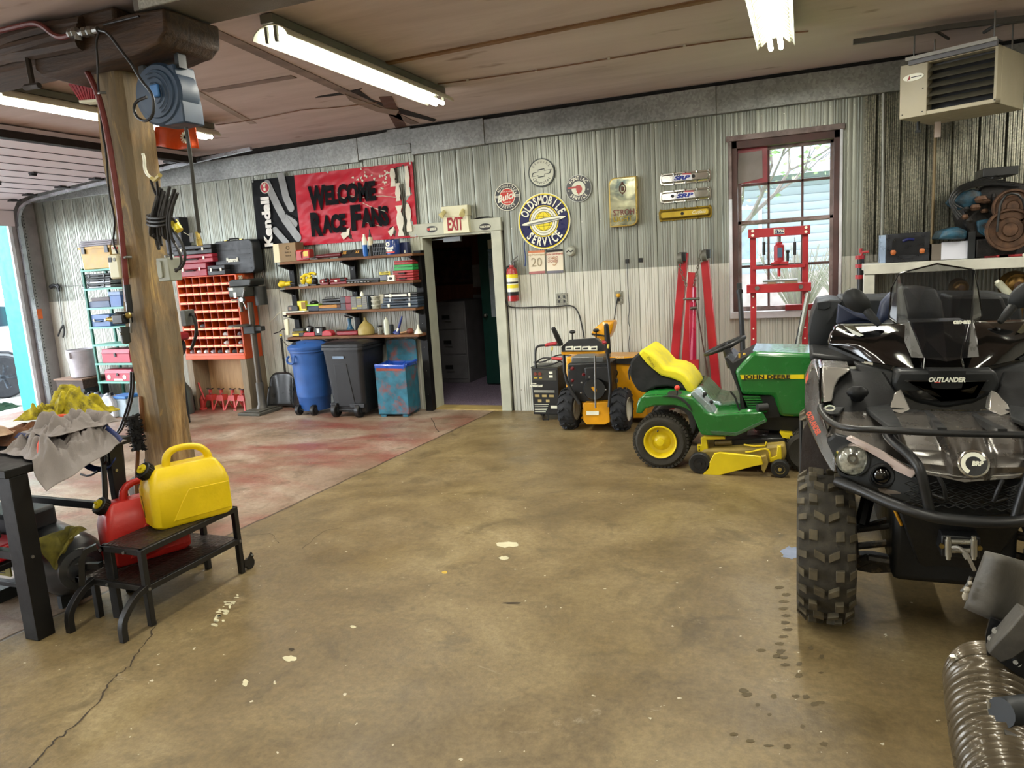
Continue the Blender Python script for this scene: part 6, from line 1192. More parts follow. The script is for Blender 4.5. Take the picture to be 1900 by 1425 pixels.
# ================= SNOW BLOWER =================
def lug_tyre(t, c, r, w_, n=16, m=None, rim=None, rimside=1, lug=.02, axis=EX, rr_=.55, deep=.25, pat=0):
    m = m or ty; c = Vector(c); k = w_/2
    o = B(m).lathe([(r*rr_, -k*.85), (r*.8, -k), (r*.93, -k*.92), (r*.975, -k*.6), (r*.985, 0), (r*.975, k*.6), (r*.93, k*.92), (r*.8, k), (r*rr_, k*.85)], c, axis, 48, cap=False).build('tyre', t)
    x, y, d = axes(axis); s = B(mat('muddy_lug', '#574f3d', .9, var=.25, vs=25) if pat else m)
    for i in range(n):
        a = 2*pi*i/n
        def put(ax0, ax1, da0, da1, h=lug, wd=.5):
            p = []
            for ax_, da in ((ax0, da0), (ax1, da1)):
                ang = a+da
                for dd in (-wd, wd):
                    an = ang+dd*pi/n*.5; q_ = x*cos(an)+y*sin(an); dr = 1-.12*max(0, (abs(ax_)-.6))/.4; p.append((q_, ax_, dr))
            lo = [c+q_*(r*.95*dr)+d*(ax_*k) for q_, ax_, dr in p]; hi = [c+q_*(r*dr+h*.6)+d*(ax_*k) for q_, ax_, dr in p]
            o_ = [0, 1, 3, 2]; A_ = [s.bm.verts.new(lo[j]) for j in o_]; C_ = [s.bm.verts.new(hi[j]) for j in o_]
            s.face(A_[::-1]); s.face(C_)
            for j in range(4): s.face([A_[j], A_[(j+1) % 4], C_[(j+1) % 4], C_[j]])
        st = pi/n
        if pat == 0:
            put(-.12, -.5, 0, st*.55, wd=.42); put(.12, .5, 0, st*.55, wd=.42); put(-.62, -1.0, st*.7, st*1.1, wd=.42); put(.62, 1.0, st*.7, st*1.1, wd=.42)
        else:
            if i % 2 == 0: put(-.42, -.06, -st*.2, st*.35, wd=.75); put(.42, .06, -st*.2, st*.35, wd=.75); put(-.95, -.66, 0, st*.1, wd=.7); put(.95, .66, 0, st*.1, wd=.7)
            else: put(-.58, -.3, 0, st*.1, wd=1.05); put(.58, .3, 0, st*.1, wd=1.05); put(-.99, -.74, -st*.2, st*.2, wd=.8); put(.99, .74, -st*.2, st*.2, wd=.8)
    s.build('tread', o, bevel=.002 if r > .25 else 0)
    if rim:
        B(rim).lathe([(.01, k*.3), (r*.2, k*.35), (r*.22, k*.5), (r*.42, k*.45), (r*rr_*.98, k*.7), (r*rr_*1.06, k*.92), (r*rr_*1.02, k*.96)], c, Vector(axis)*rimside, 32, cap=False).build('rim', o)
    return o
t = thing('snow_blower', 'black and orange-yellow snow blower with lugged tyres parked by the wall', 'snow blower', (W(1105, 740, 6.9).x, 6.9, 0)); o_ = t.location; g = lambda u, v, Y=6.9: W(u, v, Y)-o_
sy = mat('blower_yellow', '#dc9a0e', .35, coat=.3); sb = mat('blower_black', '#1a1b1c', .45); rimw = mat('rim_cream', '#bdb9a8', .4)
for u, v in ((1058, 762), (1154, 762)): lug_tyre(t, (g(u, v).x, 0, .20), .20, .155, 15, rim=rimw, lug=.022)
s = B(sy).slab([g(1082, 748, 6.75), g(1130, 746, 6.75), g(1132, 783, 6.75), g(1122, 788, 6.75), g(1088, 788, 6.75), g(1082, 780, 6.75)], (0, .35, 0)); s.build('transmission_cover', t, bevel=.006)
B(white_m).slab([g(1088, 763, 6.74), g(1111, 763, 6.74), g(1111, 770, 6.74), g(1088, 770, 6.74)], (0, .004, 0)).build('label', t)
s = B(sb).slab([g(1052, 675, 6.85), g(1130, 672, 6.85), g(1133, 742, 6.85), (g(1085, 748, 6.85)), g(1052, 735, 6.85)], (0, .4, 0)); s.build('engine', t, bevel=.015)
B(sb).cyl(g(1103, 722, 6.85), g(1103, 722, 6.76), .11, .10, seg=28).build('recoil_cover', t); B(sy).disc(g(1101, 724, 6.76), N_, .034, .006, seg=20).build('badge', t)
B(mat('engine_shroud', '#26282a', .4)).slab([g(1084, 682, 6.8), g(1128, 680, 6.8), g(1132, 712, 6.8), g(1112, 704, 6.8), g(1086, 706, 6.8)], (0, .1, 0)).build('shroud', t, bevel=.01)
s = B(steelm)
for u, v in ((1057, 687), (1079, 710), (1094, 700), (1124, 723), (1078, 729), (1062, 715)): s.ball(g(u, v, 6.74), .011, 8)
s.cyl(g(1104, 660, 6.7), g(1105, 757, 6.7), .009); s.build('rods_and_bolts', t)
B(mat('knob_dark_red', '#7b1a22', .4)).ball(g(1062, 684, 6.74), .02, 10).build('knob', t)
for u, v in ((1083, 695), (1062, 706)): B(MATS['knob_dark_red']).ball(g(u, v, 6.74), .018, 10).build('knob', t)
B(mat('engine_grey', '#6d6f6e', .4, .6)).bb(*(g(1060, 676, 6.9).x, g(1120, 676, 6.9).x), 0, .3, g(1090, 674).z, g(1090, 662).z).build('tank', t, bevel=.01)
for us in (((1046, 656), (1048, 700), (1062, 728), (1076, 750)), ((1127, 655), (1131, 690), (1133, 720), (1130, 755))): B(sb).tube([g(u, v, 6.7) for u, v in us], .016, smooth=1).build('handle_leg', t)
# control panel
s = B(mat('dash_black', '#2a2c2e', .4)); s.slab([g(1041, 643, 6.45), g(1056, 630, 6.6), g(1105, 627, 6.6), (g(1121, 641, 6.45)), g(1119, 652, 6.42), g(1041, 653, 6.42)], (0, .1, -.01)); s.build('control_panel', t, bevel=.008)
B(sy).slab([g(1041, 653, 6.43), g(1121, 651, 6.43), g(1123, 655, 6.43), g(1042, 658, 6.43)], (0, .14, 0)).build('panel_underside', t)
s = B(white_m)
for u in (1049, 1064.5, 1080, 1094): s.slab([g(u, 643, 6.40), g(u+14, 642, 6.40), g(u+14, 650, 6.40), g(u, 650, 6.40)], (0, .004, 0))
s.use(dkp)
for u in (1051, 1067, 1082, 1097): s.slab([g(u, 645.5, 6.395), g(u+9, 645, 6.395), g(u+9, 648, 6.395), g(u, 648.3, 6.395)], (0, .003, 0))
s.build('panel_decals', t)
for (a_, b_) in (((1041, 640), (1027, 610)), ((1129, 655), (1125, 604))): B(sb).tube([g(a_[0], a_[1], 6.45), g((a_[0]+b_[0])/2, (a_[1]+b_[1])/2, 6.42), g(b_[0], b_[1], 6.40)], [.024, .026, .022], seg=10).ball(g(b_[0], b_[1], 6.40), .022, 10).build('hand_grip', t)
for u0, v0, u1, v1 in ((1014, 640, 1032, 637), (1118, 636, 1127, 634)): B(mat('lever_red', '#a62a38', .4)).tube([g(u0, v0, 6.4), g(u1, v1, 6.42)], .017).build('clutch_lever', t); B(mat('lever_yellow', '#d9c65a', .5)).tube([g(u0+11, v0+3, 6.4), g(u0+10, v0+10, 6.4)], .009).build('trigger', t)
for u, v in ((1062, 616), (1106, 613)): B(blkp).cyl(g(u, v+14, 6.5), g(u, v, 6.48), .006).ball(g(u, v, 6.48), (.03, .03, .018), 12).build('shift_knob', t)
# chute
s = B(sy); ch = [(1098, 622, .06), (1102, 612, .075), (1115, 600, .085), (1128, 597, .08)]
s.slab([g(1097, 619, 7.15), g(1101, 611, 7.1), g(1116, 598, 7.1), g(1119, 596, 7.1), g(1138, 596, 7.1), g(1138, 604, 7.1), g(1134, 617, 7.1), g(1128, 628, 7.1), g(1121, 632, 7.12), g(1104, 626, 7.15)], (0, .16, 0), bulge=.04); s.build('chute', t, bevel=.01); B(sb).slab([g(1097, 619, 7.07), g(1123, 622, 7.07), g(1123, 625, 7.07), g(1098, 622, 7.07)], (0, .03, 0)).build('chute_band', t)
B(sy).cyl(g(1115, 632, 7.18), g(1118, 690, 7.2), .07).build('chute_base', t)
# auger housing
s = B(sy).slab([g(1050, 663, 7.15), g(1192, 662, 7.15), g(1197, 690, 7.15), g(1200, 720, 7.15), g(1200, 776, 7.15), g(1050, 778, 7.15)], (0, .38, 0)); s.build('auger_housing', t, bevel=.012)
B(sb).slab([g(1135, 667, 7.13), g(1175, 664, 7.13), g(1176, 676, 7.13), g(1135, 674, 7.13)], (0, .05, 0)).build('rear_bar', t); B(white_m).text('FORCE', g(1150, 665, 7.13)+V(0, -.01, .012), EX, EZ, .02, shear=.2).build('lettering', t)
B(blkp).tube([g(u, v, 7.1) for u, v in [(1136, 690), (1143, 686), (1147, 692), (1141, 700)]], .006, smooth=1).build('cable', t); B(steelm).disc(g(1142, 706, 7.12), N_, .03, .03, seg=16).build('pulley', t)
# ================= ENGINE HOIST =================
t = thing('engine_hoist', 'folded red engine hoist with chains standing against the wall', 'hoist', W(1290, 770, 7.3)); t.location.z = 0; o_ = t.location; g = lambda u, v, Y=7.35: W(u, v, Y)-o_; hr = mat('hoist_red', '#b0212b', .4, var=.15, vs=3, coat=.2)
def sqb(a_, b_, c_, d_, Y, dp, nm): B(hr).slab([g(*a_, Y), g(*b_, Y), g(*d_, Y), g(*c_, Y)], (0, dp, 0)).build(nm, t, bevel=.004)
sqb((1261, 471), (1276, 469), (1235, 760), (1251, 760), 7.35, .09, 'leg_beam'); sqb((1276.5, 505), (1290, 506), (1264, 677), (1279, 677), 7.3, .09, 'mast'); sqb((1300, 487), (1314, 482), (1325, 762), (1341, 762), 7.35, .09, 'leg_beam')
B(mat('hoist_dark', '#3b3f3d', .5)).slab([g(1267, 676, 7.32), g(1277, 676, 7.32), g(1276, 760, 7.32), g(1266, 760, 7.32)], (0, .07, 0)).build('mast_foot', t)
mg = mat('hoist_magenta', '#a8183f', .3, coat=.3); B(mg).tube([g(1288, 533, 7.3), g(1287, 610, 7.3), g(1284, 735, 7.3)], [.02, .025, .045]).build('ram_arm', t); B(mg).slab([g(1279, 560, 7.28), g(1291, 560, 7.28), g(1292, 745, 7.28), g(1279, 745, 7.28)], (0, .04, 0)).build('boom', t, bevel=.004)
for u, v in ((1262, 480), (1307, 475)): B(mat('caster_grey', '#6f6f68', .4, .4)).cyl(g(u-4, v, 7.3), g(u+4, v-1, 7.3)+V(.0, 0, 0), .055, seg=20).build('caster', t); B(dkp).slab([g(u-2, v-12, 7.3), g(u+10, v-12, 7.3), g(u+10, v+4, 7.3), g(u+2, v+6, 7.3)], (0, .1, 0)).build('caster_fork', t, bevel=.004)
chm = mat('chain_steel', '#8b8880', .3, .9)
for P in ([(1261, 492), (1266, 512), (1275, 533)], [(1299, 468), (1296, 490), (1291, 515), (1286, 533)]):
    s = B(chm); pts = [g(u, v, 7.25) for u, v in P]; L = []; 
    for a_, b_ in zip(pts, pts[1:]):
        n_ = max(2, int((b_-a_).length/.028))
        for q in range(n_): L.append((a_.lerp(b_, q/n_), (b_-a_).normalized()))
    for i, (p, d) in enumerate(L):
        x, y, _ = axes(d); sd = x if i % 2 else y; s.tube([p+d*.02*cos(a_)+sd*.011*sin(a_) for a_ in [2*pi*k_/8 for k_ in range(8)]], .0045, seg=5, closed=True)
    s.build('chain', t)
B(steelm).cyl(g(1268, 555, 7.27), g(1298, 554, 7.27), .012).cyl(g(1281, 572, 7.27), g(1293, 571, 7.27), .014).ball(g(1284, 689, 7.24), .025, 10).build('pins', t); B(hr).slab([g(1280, 668, 7.26), g(1296, 668, 7.26), g(1296, 700, 7.26), g(1280, 700, 7.26)], (0, .05, 0)).build('ram_bracket', t)
B(mat('thin_rope', '#4a2c22', .6)).tube([g(1291, 560, 7.28), g(1306, 650, 7.28), g(1322, 745, 7.28)], .006).build('strap', t); B(hr).bb(g(1330, 750).x, g(1330, 750).x+.9, -.05, .03, .02, .11).build('base_beam', t, bevel=.004)
# ================= SHOP PRESS =================
YP = 7.28; t = thing('shop_press', 'red workshop press with bottle jack in front of the window', 'press', (W(1445, 600, YP).x, YP, 0)); o_ = t.location; g = lambda u, v, Y=YP: W(u, v, Y)-o_; pr_ = mat('press_red', '#a3242b', .4)
xa, xb = g(1397.5, 540).x, g(1494, 540).x; ztp = g(1445, 420).z
for x_ in (xa, xb):
    s = B(pr_).bb(x_-.026, x_+.026, 0, .045, 0, ztp-.01); s.build('post', t, bevel=.003); s = B(white_m)
    for q in range(13):
        if q not in (9,): s.disc((x_, -.001, .12+q*.1), N_, .0075, .003, seg=8)
    s.build('holes', t)
    B(pr_).bb(x_-.04, x_+.04, -.1, .25, 0, .05).build('foot', t)
B(pr_).bb(xa-.04, xb+.04, -.03, .0, g(1445, 438.5).z, g(1445, 422).z).build('top_beam', t, bevel=.003); B(pr_).bb(xa, xb, -.03, .0, g(1445, 498).z, g(1445, 491.5).z).build('middle_beam', t, bevel=.003)
B(pr_).bb(xa-.055, xb+.05, -.06, .0, g(1445, 541.5).z, g(1445, 526).z).bb(xa-.055, xb+.05, .045, .1, g(1445, 541.5).z, g(1445, 526).z).build('bed_beam', t, bevel=.003)
s = B(white_m)
for u, v in ((1397, 429), (1397, 437), (1495.5, 422), (1495.5, 430)): s.disc(g(u, v)+V(0, -.03, 0), N_, .013, .008, seg=12)
s.use(steelm)
for u, v in ((1405.5, 534), (1486, 531)): s.disc(g(u, v)+V(0, -.06, 0), N_, .02, .012, seg=14)
s.build('bolts', t)
s = B(white_m).slab([g(1436, 425)+V(0, -.032, 0), g(1455.5, 424)+V(0, -.032, 0), g(1455.5, 434)+V(0, -.032, 0), g(1436, 435)+V(0, -.032, 0)], (0, .002, 0)); s.use(navy_m).slab([g(1437, 426)+V(0, -.034, 0), g(1454.7, 425)+V(0, -.034, 0), g(1454.7, 433.3)+V(0, -.034, 0), g(1437, 434)+V(0, -.034, 0)], (0, .002, 0)); s.use(white_m).text('12 TON', g(1446, 429.5)+V(0, -.038, 0), EX, EZ, .024, bold=.05, width=.08); s.build('label', t)
cj = g(1445.5, 490); B(pr_).lathe([(.05, 0), (.055, .02), (.045, .03), (.045, .17), (.03, .185), (.03, .20)], cj+V(0, -.0, 0), seg=20).bb(cj.x-.07, cj.x+.08, -.05, .05, cj.z, cj.z+.02).build('bottle_jack', t); B(steelm).cyl(cj+V(0, 0, .2), cj+V(0, 0, .27), .018).build('ram', t); B(mat('jack_label', '#3f5f7a', .5)).bb(cj.x-.012, cj.x+.03, -.049, -.046, cj.z+.06, cj.z+.15).build('jack_label', t); B(dkp).cyl(cj+V(.075, 0, .02), cj+V(.075, 0, .10), .012).ball(cj+V(.075, 0, .11), .018, 8).build('pump_socket', t)
for u in (1417.5, 1474.5):
    s = B(black_m).cyl(g(u, 449), g(u, 473), .014); s.use(steelm).tube([g(u, 440), g(u, 449)], .004).tube([g(u, 473), g(u, 492)], .004); s.build('return_spring', t)
B(pr_).cyl(g(1445.5, 498), g(1445.5, 513), .014).build('press_pin', t); s = B(steelm).bb(g(1416, 520).x, g(1480, 520).x, -.06, .1, g(1445, 522.5).z, g(1445, 519).z); s.use(mat('rust_block', '#8b6a50', .6)).bb(g(1425, 520).x, g(1440, 520).x, -.06, .1, g(1445, 526).z, g(1445, 522.5).z).bb(g(1456, 520).x, g(1480, 520).x, -.06, .1, g(1445, 526).z, g(1445, 522.5).z); s.build('bed_plates', t)
t = thing('steel_pipe', 'dark grey pipe with a square head leaning on the wall left of the red press', 'pipe', (W(1378, 640, 7.3).x, 7.25, 0)); o_ = t.location; g = lambda u, v, Y=7.3: W(u, v, Y)-o_
B(dkp).tube([g(1372, 536), g(1375, 580), g(1379, 660), g(1381, 700), V(g(1384, 760).x, 0, .02)], .024).build('pipe', t); B(dkp).box(g(1372, 530), (.045, .045, .05)).cyl(g(1372, 538), g(1372.5, 544), .032).build('head', t)
t = thing('metal_tubes', 'pair of bright tubes leaning against the wall right of the red press', 'tubes', (W(1480, 640, 7.2).x, 7.1, 0)); o_ = t.location; g = lambda u, v, Y=7.2: W(u, v, Y)-o_
B(mat('tube_pale', '#a5a79f', .3, .6)).tube([g(1500, 543), g(1489, 595), g(1479, 650), V(g(1465, 720).x, .0, .03)], .022).build('outer_tube', t); B(dkp).tube([g(1490, 580), g(1478, 640), V(g(1458, 720).x, .04, .03)], .016).build('inner_tube', t)
t = thing('metal_roll', 'brown metal roll lying behind the green tractor hood', 'roll', W(1427, 647, 6.9)); B(mat('roll_brown', '#5a4a44', .25, .7)).cyl((-.13, 0, 0), (.13, 0, .01), .026, seg=18).build('roll', t); B(steelm).cyl((.13, 0, .01), (.14, 0, .01), .028).build('end_ring', t)
B(mat('holder_dark', '#252525', .6)).bb(-.01, .01, -.01, .01, -W(1427, 647, 6.9).z, 0).build('holder', t)
t = thing('jack_post', 'red and black jack post standing beside the white workbench', 'jack post', (W(1596, 540, 7.3).x, 7.3, 0)); o_ = t.location; g = lambda u, v, Y=7.3: W(u, v, Y)-o_
B(black_m).cyl(V(g(1596, 700).x, 0, 0), g(1597, 480), .03).build('post', t); s = B(pr_)
for v in (476, 492, 512): s.cyl(g(1595.5, v+5), g(1595.5, v-2), .04, seg=14)
s.tube([g(1597, 478), g(1600, 468), g(1612, 467)], .012).cyl(g(1597, 470), g(1597, 461), .014); s.build('collars', t)
t = thing('red_bar', 'red metal bar lying along the window sill', 'bar', W(1494, 566, 7.5)); B(pr_).bb(-.18, .34, -.03, .03, -.025, .03).build('bar', t, bevel=.004); t.location = W(1494, 566, WY-.05); t.location.z = WZ0+.046
# ================= WORKBENCH, ENGINE, HEATER =================
YW = 7.0; wm = mat('bench_white', '#b9b8ad', .5, var=.1); t = thing('white_workbench', 'white framed workbench along the galvanised wall carrying the blue engine', 'workbench', (W(1603, 500, YW).x, YW, 0)); o_ = t.location; g = lambda u, v, Y=YW: W(u, v, Y)-o_
ZB = g(1640, 489).z; ZU = g(1640, 508).z
B(wm).bb(0, 2.9, 0, .62, ZU+.03, ZB).build('top', t, bevel=.004); B(wm).bb(0, 2.9, -.01, .03, ZU, ZB-.002).build('front_rail', t, bevel=.004)
for x_ in (.0, 2.82): 
    for y_ in (0, .54): B(wm).bb(x_, x_+.085, y_, y_+.08, 0, ZU).build('leg', t, bevel=.004)
zsh = .88
B(mat('bench_lower', '#4c4a44', .7)).bb(.08, 2.82, .02, .6, zsh-.03, zsh).build('lower_shelf', t); B(mat('bench_back', '#2b2b29', .8)).bb(.08, 2.82, .58, .6, .1, zsh).build('back_panel', t)
def bitem(name, label, cat, u0, v0, u1, v1, Yo=.12, z=None):
    Yx = YW+Yo; zb_ = (ZB if z is None else z)+.001; x0, x1 = W(u0, v1, Yx).x, W(u1, v1, Yx).x; h = W((u0+u1)/2, v0, Yx).z-zb_; return thing(name, label, cat, ((x0+x1)/2, Yx, zb_)), x1-x0, h
t, w_, h = bitem('parts_tin', 'open scratched metal box with two orange parts inside on the white workbench', 'box', 1643, 432, 1724, 490)
mt = mat('scuffed_metal', '#3b3d42', .3, .6, var=.3, vs=8, bump=.2, bs=30); B(mt).bb(-w_/2, w_/2, -.0, .18, 0, h).build('box', t, bevel=.006); B(mat('inner_black', '#0e1015', .3)).slab([(x_, -.004, z_) for x_, z_ in rr(-w_*.36, w_*.38, h*.25, h*.85, .04, (1, 1, 1, 1))], (0, .004, 0)).build('recess', t)
for x_ in (-w_*.33, w_*.33): B(mat('part_orange', '#b0602a', .5)).ball((x_, -.012, h*.35), (.022, .012, .025), 10).build('orange_part', t)
B(mat('rim_blue_white', '#9fb3cf', .3, .3)).bb(-w_/2-.04, -w_/2-.002, -.0, .18, 0, h*.97).build('side_flange', t); B(navy_m).tube([(-w_*.12, -.008, h*.72), (0, -.012, h*.78), (w_*.14, -.008, h*.76)], .012).build('handle', t)
t, w_, h = bitem('brown_carton', 'brown box with a large white sheet on its front on the white workbench', 'box', 1728, 451, 1800, 490); B(mat('brown_grey_card', '#6b6258', .7)).bb(-w_/2, w_/2, 0, .2, 0, h).build('box', t, bevel=.003); B(mat('paper_cool_white', '#c9cbd6', .7, var=.03)).bb(-w_/2+.07, w_/2-.005, -.004, 0, .003, h+.01).build('paper', t)
t, w_, h = bitem('red_tool', 'red metal tool with slotted holes lying on the white workbench under the engine', 'tool', 1850, 472, 1912, 485, .05); B(pr_).bb(-w_/2, w_/2, 0, .06, 0, h).build('body', t, bevel=.004); B(black_m).slab([(x_, -.003, z_) for x_, z_ in rr(-.10, -.04, h*.3, h*.7, .012, (1, 1, 1, 1))], (0, .003, 0)).build('slot', t); B(white_m).disc((w_*.3, -.002, h*.55), N_, .013, .005, seg=12).build('bolt', t); B(mat('tool_dark_red', '#6d1219', .5)).bb(-w_/2-.08, -w_/2, .02, .08, 0, h*.8).build('end', t)
# engine on stand
t = thing('car_engine', 'greasy blue car engine on a black stand over the white workbench', 'engine', V(W(1850, 430, 7.2).x, 7.2, ZB+.001)); o_ = t.location; g = lambda u, v, Y=7.1: W(u, v, Y)-o_
eb = mat('engine_blue', '#1f4a5e', .5, var=.35, vs=12, dirt='#1a1a18', bump=.4); ek = mat('engine_grime', '#1f1c1a', .6, .3, var=.4, vs=20, bump=.5); eo = mat('engine_rust', '#5a4232', .5, .5, var=.3, vs=15, bump=.3)
B(eb).slab([g(1770, 372, 7.1), g(1786, 356, 7.1), g(1805, 350, 7.1), g(1822, 356, 7.1), g(1818, 378, 7.1), g(1790, 388, 7.1)], (0, .45, 0), bulge=.02).build('valve_cover', t, bevel=.012)
B(eb).slab([g(1741, 444, 7.05), g(1750, 428, 7.05), g(1775, 420, 7.05), g(1795, 428, 7.05), g(1793, 444, 7.05)], (0, .4, 0), bulge=.03).build('lower_cover', t, bevel=.012)
B(ek).slab([g(1785, 390, 7.12), g(1822, 345, 7.12), g(1870, 335, 7.12), g(1930, 345, 7.12), g(1930, 440, 7.12), g(1800, 440, 7.12), g(1790, 415, 7.12)], (0, .5, 0)).jit(.02, 5).build('block', t, bevel=.02)
B(eb).slab([g(1812, 410, 7.08), g(1840, 405, 7.08), g(1845, 445, 7.08), g(1870, 452, 7.08), g(1850, 452, 7.08), g(1815, 430, 7.08)], (0, .1, 0)).build('timing_cover', t, bevel=.01)
B(ek).bb(g(1812, 440).x, g(1950, 440).x, -.1, .3, 0.0, g(1850, 442).z).build('stand', t, bevel=.01)
B(dkp).bb(g(1797, 440).x, g(1810, 440).x, -.1, .0, 0, g(1800, 430).z).build('stand_post', t)
for u, v, r_, yy in ((1875, 426, .165, 6.95), (1880, 383, .135, 6.97)):
    s = B(eo).lathe([(r_*.3, 0), (r_, .0), (r_*1.02, .015), (r_*.97, .025), (r_*1.02, .035), (r_, .05), (r_*.9, .05), (r_*.85, .03), (r_*.6, .03), (r_*.55, .045), (r_*.35, .045), (r_*.3, .06), (.02, .06)], g(u, v, yy)+V(0, .06, 0), N_, 36); s.build('pulley', t)
B(blkp).tube([g(u, v, 6.95) for u, v in [(1850, 430), (1853, 400), (1857, 375), (1870, 358), (1895, 362), (1905, 395), (1905, 430)]], .01, smooth=1).build('belt', t)
B(black_m).bb(g(1822, 320, 7.15).x, g(1887, 320, 7.15).x, -.1, .22, g(1850, 327, 7.15).z, g(1850, 311, 7.15).z).build('air_cleaner', t, bevel=.004); B(steelm).cyl(g(1845, 330, 7.2), g(1842, 362, 7.2), .03).build('carburettor', t)
rnd = random.Random(12)
for k_ in range(6): B(blkp).tube([g(1772+rnd.uniform(0, 20), 392+rnd.uniform(-5, 20), 7.05), g(1757+k_*1.5, 372+rnd.uniform(-8, 8), 7.05), g(1775+k_*2, 347+k_, 7.05), g(1810+k_*4, 335+k_*1.2, 7.08), g(1850+k_*8, 326+k_*4, 7.1)], .008, smooth=2, seg=6).build('plug_lead', t)
for k_ in range(9): B(ek if k_ % 2 else eo).ball(g(1785+rnd.uniform(0, 70), 385+rnd.uniform(-20, 35), 7.06), (rnd.uniform(.02, .05), .04, rnd.uniform(.02, .04)), 8).build('casting', t)
# clutter on the lower shelf
rnd = random.Random(21); gold = mat('brass_part', '#6e5224', .35, .7, var=.3, vs=20)
clut = [('funnel', 'brass coloured round housing on the lower shelf behind the windscreen', 1780, 533, .075, gold), ('casting', 'dark gold casting at the right of the lower bench shelf', 1885, 530, .12, gold), ('casting', 'brown curved casting beneath the dark gold one', 1875, 560, .09, eo), ('block', 'dark block with a bright edge on the lower bench shelf', 1855, 562, .07, MATS['inner_black'])]
for nme, l, u, v, r_, m in clut:
    p = W(u, v, 7.2); t = thing('engine_'+nme, l, 'machine part', (p.x, 7.2, zsh+.002)); h = max(.05, p.z-zsh); s = B(m)
    if nme == 'block': s.bb(-r_, r_, -.05, .08, 0, h+r_*.6); s.build('block', t, bevel=.008); B(white_m).bb(-r_*.5, r_, -.052, -.05, h+r_*.3, h+r_*.6).build('edge', t)
    else: s.cyl((0, .05, h), (0, -.06, h), r_, r_*.8, seg=20).cyl((0, 0, 0), (0, 0, h), r_*.5); s.ball((0, -.06, h), (r_*.7, .04, r_*.7), 12); s.build('housing', t); B(eo).cyl((0, -.1, h), (0, -.07, h), r_*.3).build('hub', t)
for k_ in range(8):
    t = thing('pipe_fitting', '%s from the left of the small metal fittings piled on the lower bench shelf' % ('first', 'second', 'third', 'fourth', 'fifth', 'sixth', 'seventh', 'eighth')[k_], 'fitting', (W(1800+k_*13, 545, 7.1).x, 7.08+rnd.uniform(0, .1), zsh+.03), rnd.uniform(0, 3), 'fittings on the lower bench shelf'); a_ = rnd.uniform(.04, .09); B((eo, gold, steelm)[k_ % 3]).cyl((-a_, 0, 0), (a_, 0, .02), .025, seg=10).cyl((0, 0, 0), (0, .05, .05), .022, seg=10).build('fitting', t)
t = thing('clear_bottle', 'tilted pale bottle among the parts on the lower bench shelf', 'bottle', W(1864, 537, 7.05)); B(mat('bottle_pale', '#a8a996', .3)).cyl((-.05, 0, .06), (.05, 0, -.06), .03, seg=14).build('bottle', t); B(white_m).cyl((-.06, 0, .072), (-.05, 0, .06), .018).build('cap', t)
# ceiling heater

hb0, hb1 = F(1668, 222, 2.6), F(1848, 190, 2.6); t = thing('unit_heater', 'beige ceiling hung unit heater with dark slanted louvres', 'heater', hb0); o_ = t.location; ux = (hb1-hb0).normalized(); uy = V(-ux.y, ux.x, 0); HL = (hb1-hb0).length
M_ = Matrix((ux, uy, EZ)).transposed().to_4x4(); be = mat('heater_beige', '#aaa28a', .5, var=.04); hh = .42
def hx(s): return s.xf(M_)
def toppt(u, v, base):
    d = ray(u, v); b2 = base-CAMP; k_ = (b2.x*d.x+b2.y*d.y)/(d.x*d.x+d.y*d.y); return (CAMP+d*k_).z
h0 = toppt(1670, 128, hb0)-2.6; h1 = toppt(1848, 76, hb1)-2.6; hh = (h0+h1)/2
lx = HL*.30
s = B(be).bb(0, lx, 0, .62, 0, hh).bb(lx, HL, .1, .62, 0, hh).bb(lx, HL, 0, .1, 0, .03).bb(HL-.02, HL, 0, .1, 0, hh).bb(lx, HL, 0, .1, hh-.02, hh); hx(s).build('cabinet', t, bevel=.004)
hx(B(mat('heater_dark', '#15161a', .6)).bb(lx+.002, HL-.02, .09, .1, .03, hh-.02)).build('heat_chamber', t)
for q in range(5):
    z_ = .07+q*(hh-.1)/5; s = B(mat('louvre_steel', '#7f7b6c', .35, .7)).slab([(lx+.004, -.005, z_), (HL-.022, -.005, z_), (HL-.022, .065, z_+.045), (lx+.004, .065, z_+.045)], (0, .002, .004)); hx(s).build('louvre', t)
hx(B(mat('hood_grey', '#6f7075', .5)).bb(lx*.35, HL, -.03, .0, hh-.015, hh+.03).bb(lx*.35, HL, -.05, .1, hh+.03, hh+.035)).build('hood', t, bevel=.003); hx(B(mat('hood_edge', '#a7a6a0', .4)).bb(lx*.3, HL+.005, -.06, -.045, hh+.015, hh+.04)).build('hood_edge', t)
s = B(white_m).rings([[V(lx*.5+cos(a_)*lx*.38, y_, hh*.74+sin(a_)*.026) for a_ in [2*pi*i/24 for i in range(24)]] for y_ in (0, -.005)]); s.use(mat('flame_red', '#9b2a2a', .5)).slab([(lx*.28, -.006, hh*.74-.02), (lx*.36, -.006, hh*.74+.02), (lx*.40, -.006, hh*.74-.01)], (0, .002, 0)); s.use(dkp).bb(lx*.42, lx*.8, -.007, -.005, hh*.74-.003, hh*.74+.003); hx(s).build('badge', t)
s = B(dkp)
for x_, z_ in ((lx*.85, hh*.5), (lx*.85, .03), (HL-.01, .02), (lx*.12, .03)): s.ball((x_, -.002, z_), .006, 6)
hx(s).build('screws', t)
for x_ in (.06, HL-.06):
    for y_ in (.1, .5): hx(B(steelm).cyl((x_, y_, hh), (x_, y_, CZ-2.6), .006)).build('hanger_rod', t)
B(mat('conduit_grey', '#5d5c5a', .4, .5)).tube([F(u, v, 3.2)-o_ for u, v in [(1390+40, 70+0), (1440, 66)]], .012).build('conduit_end', t)
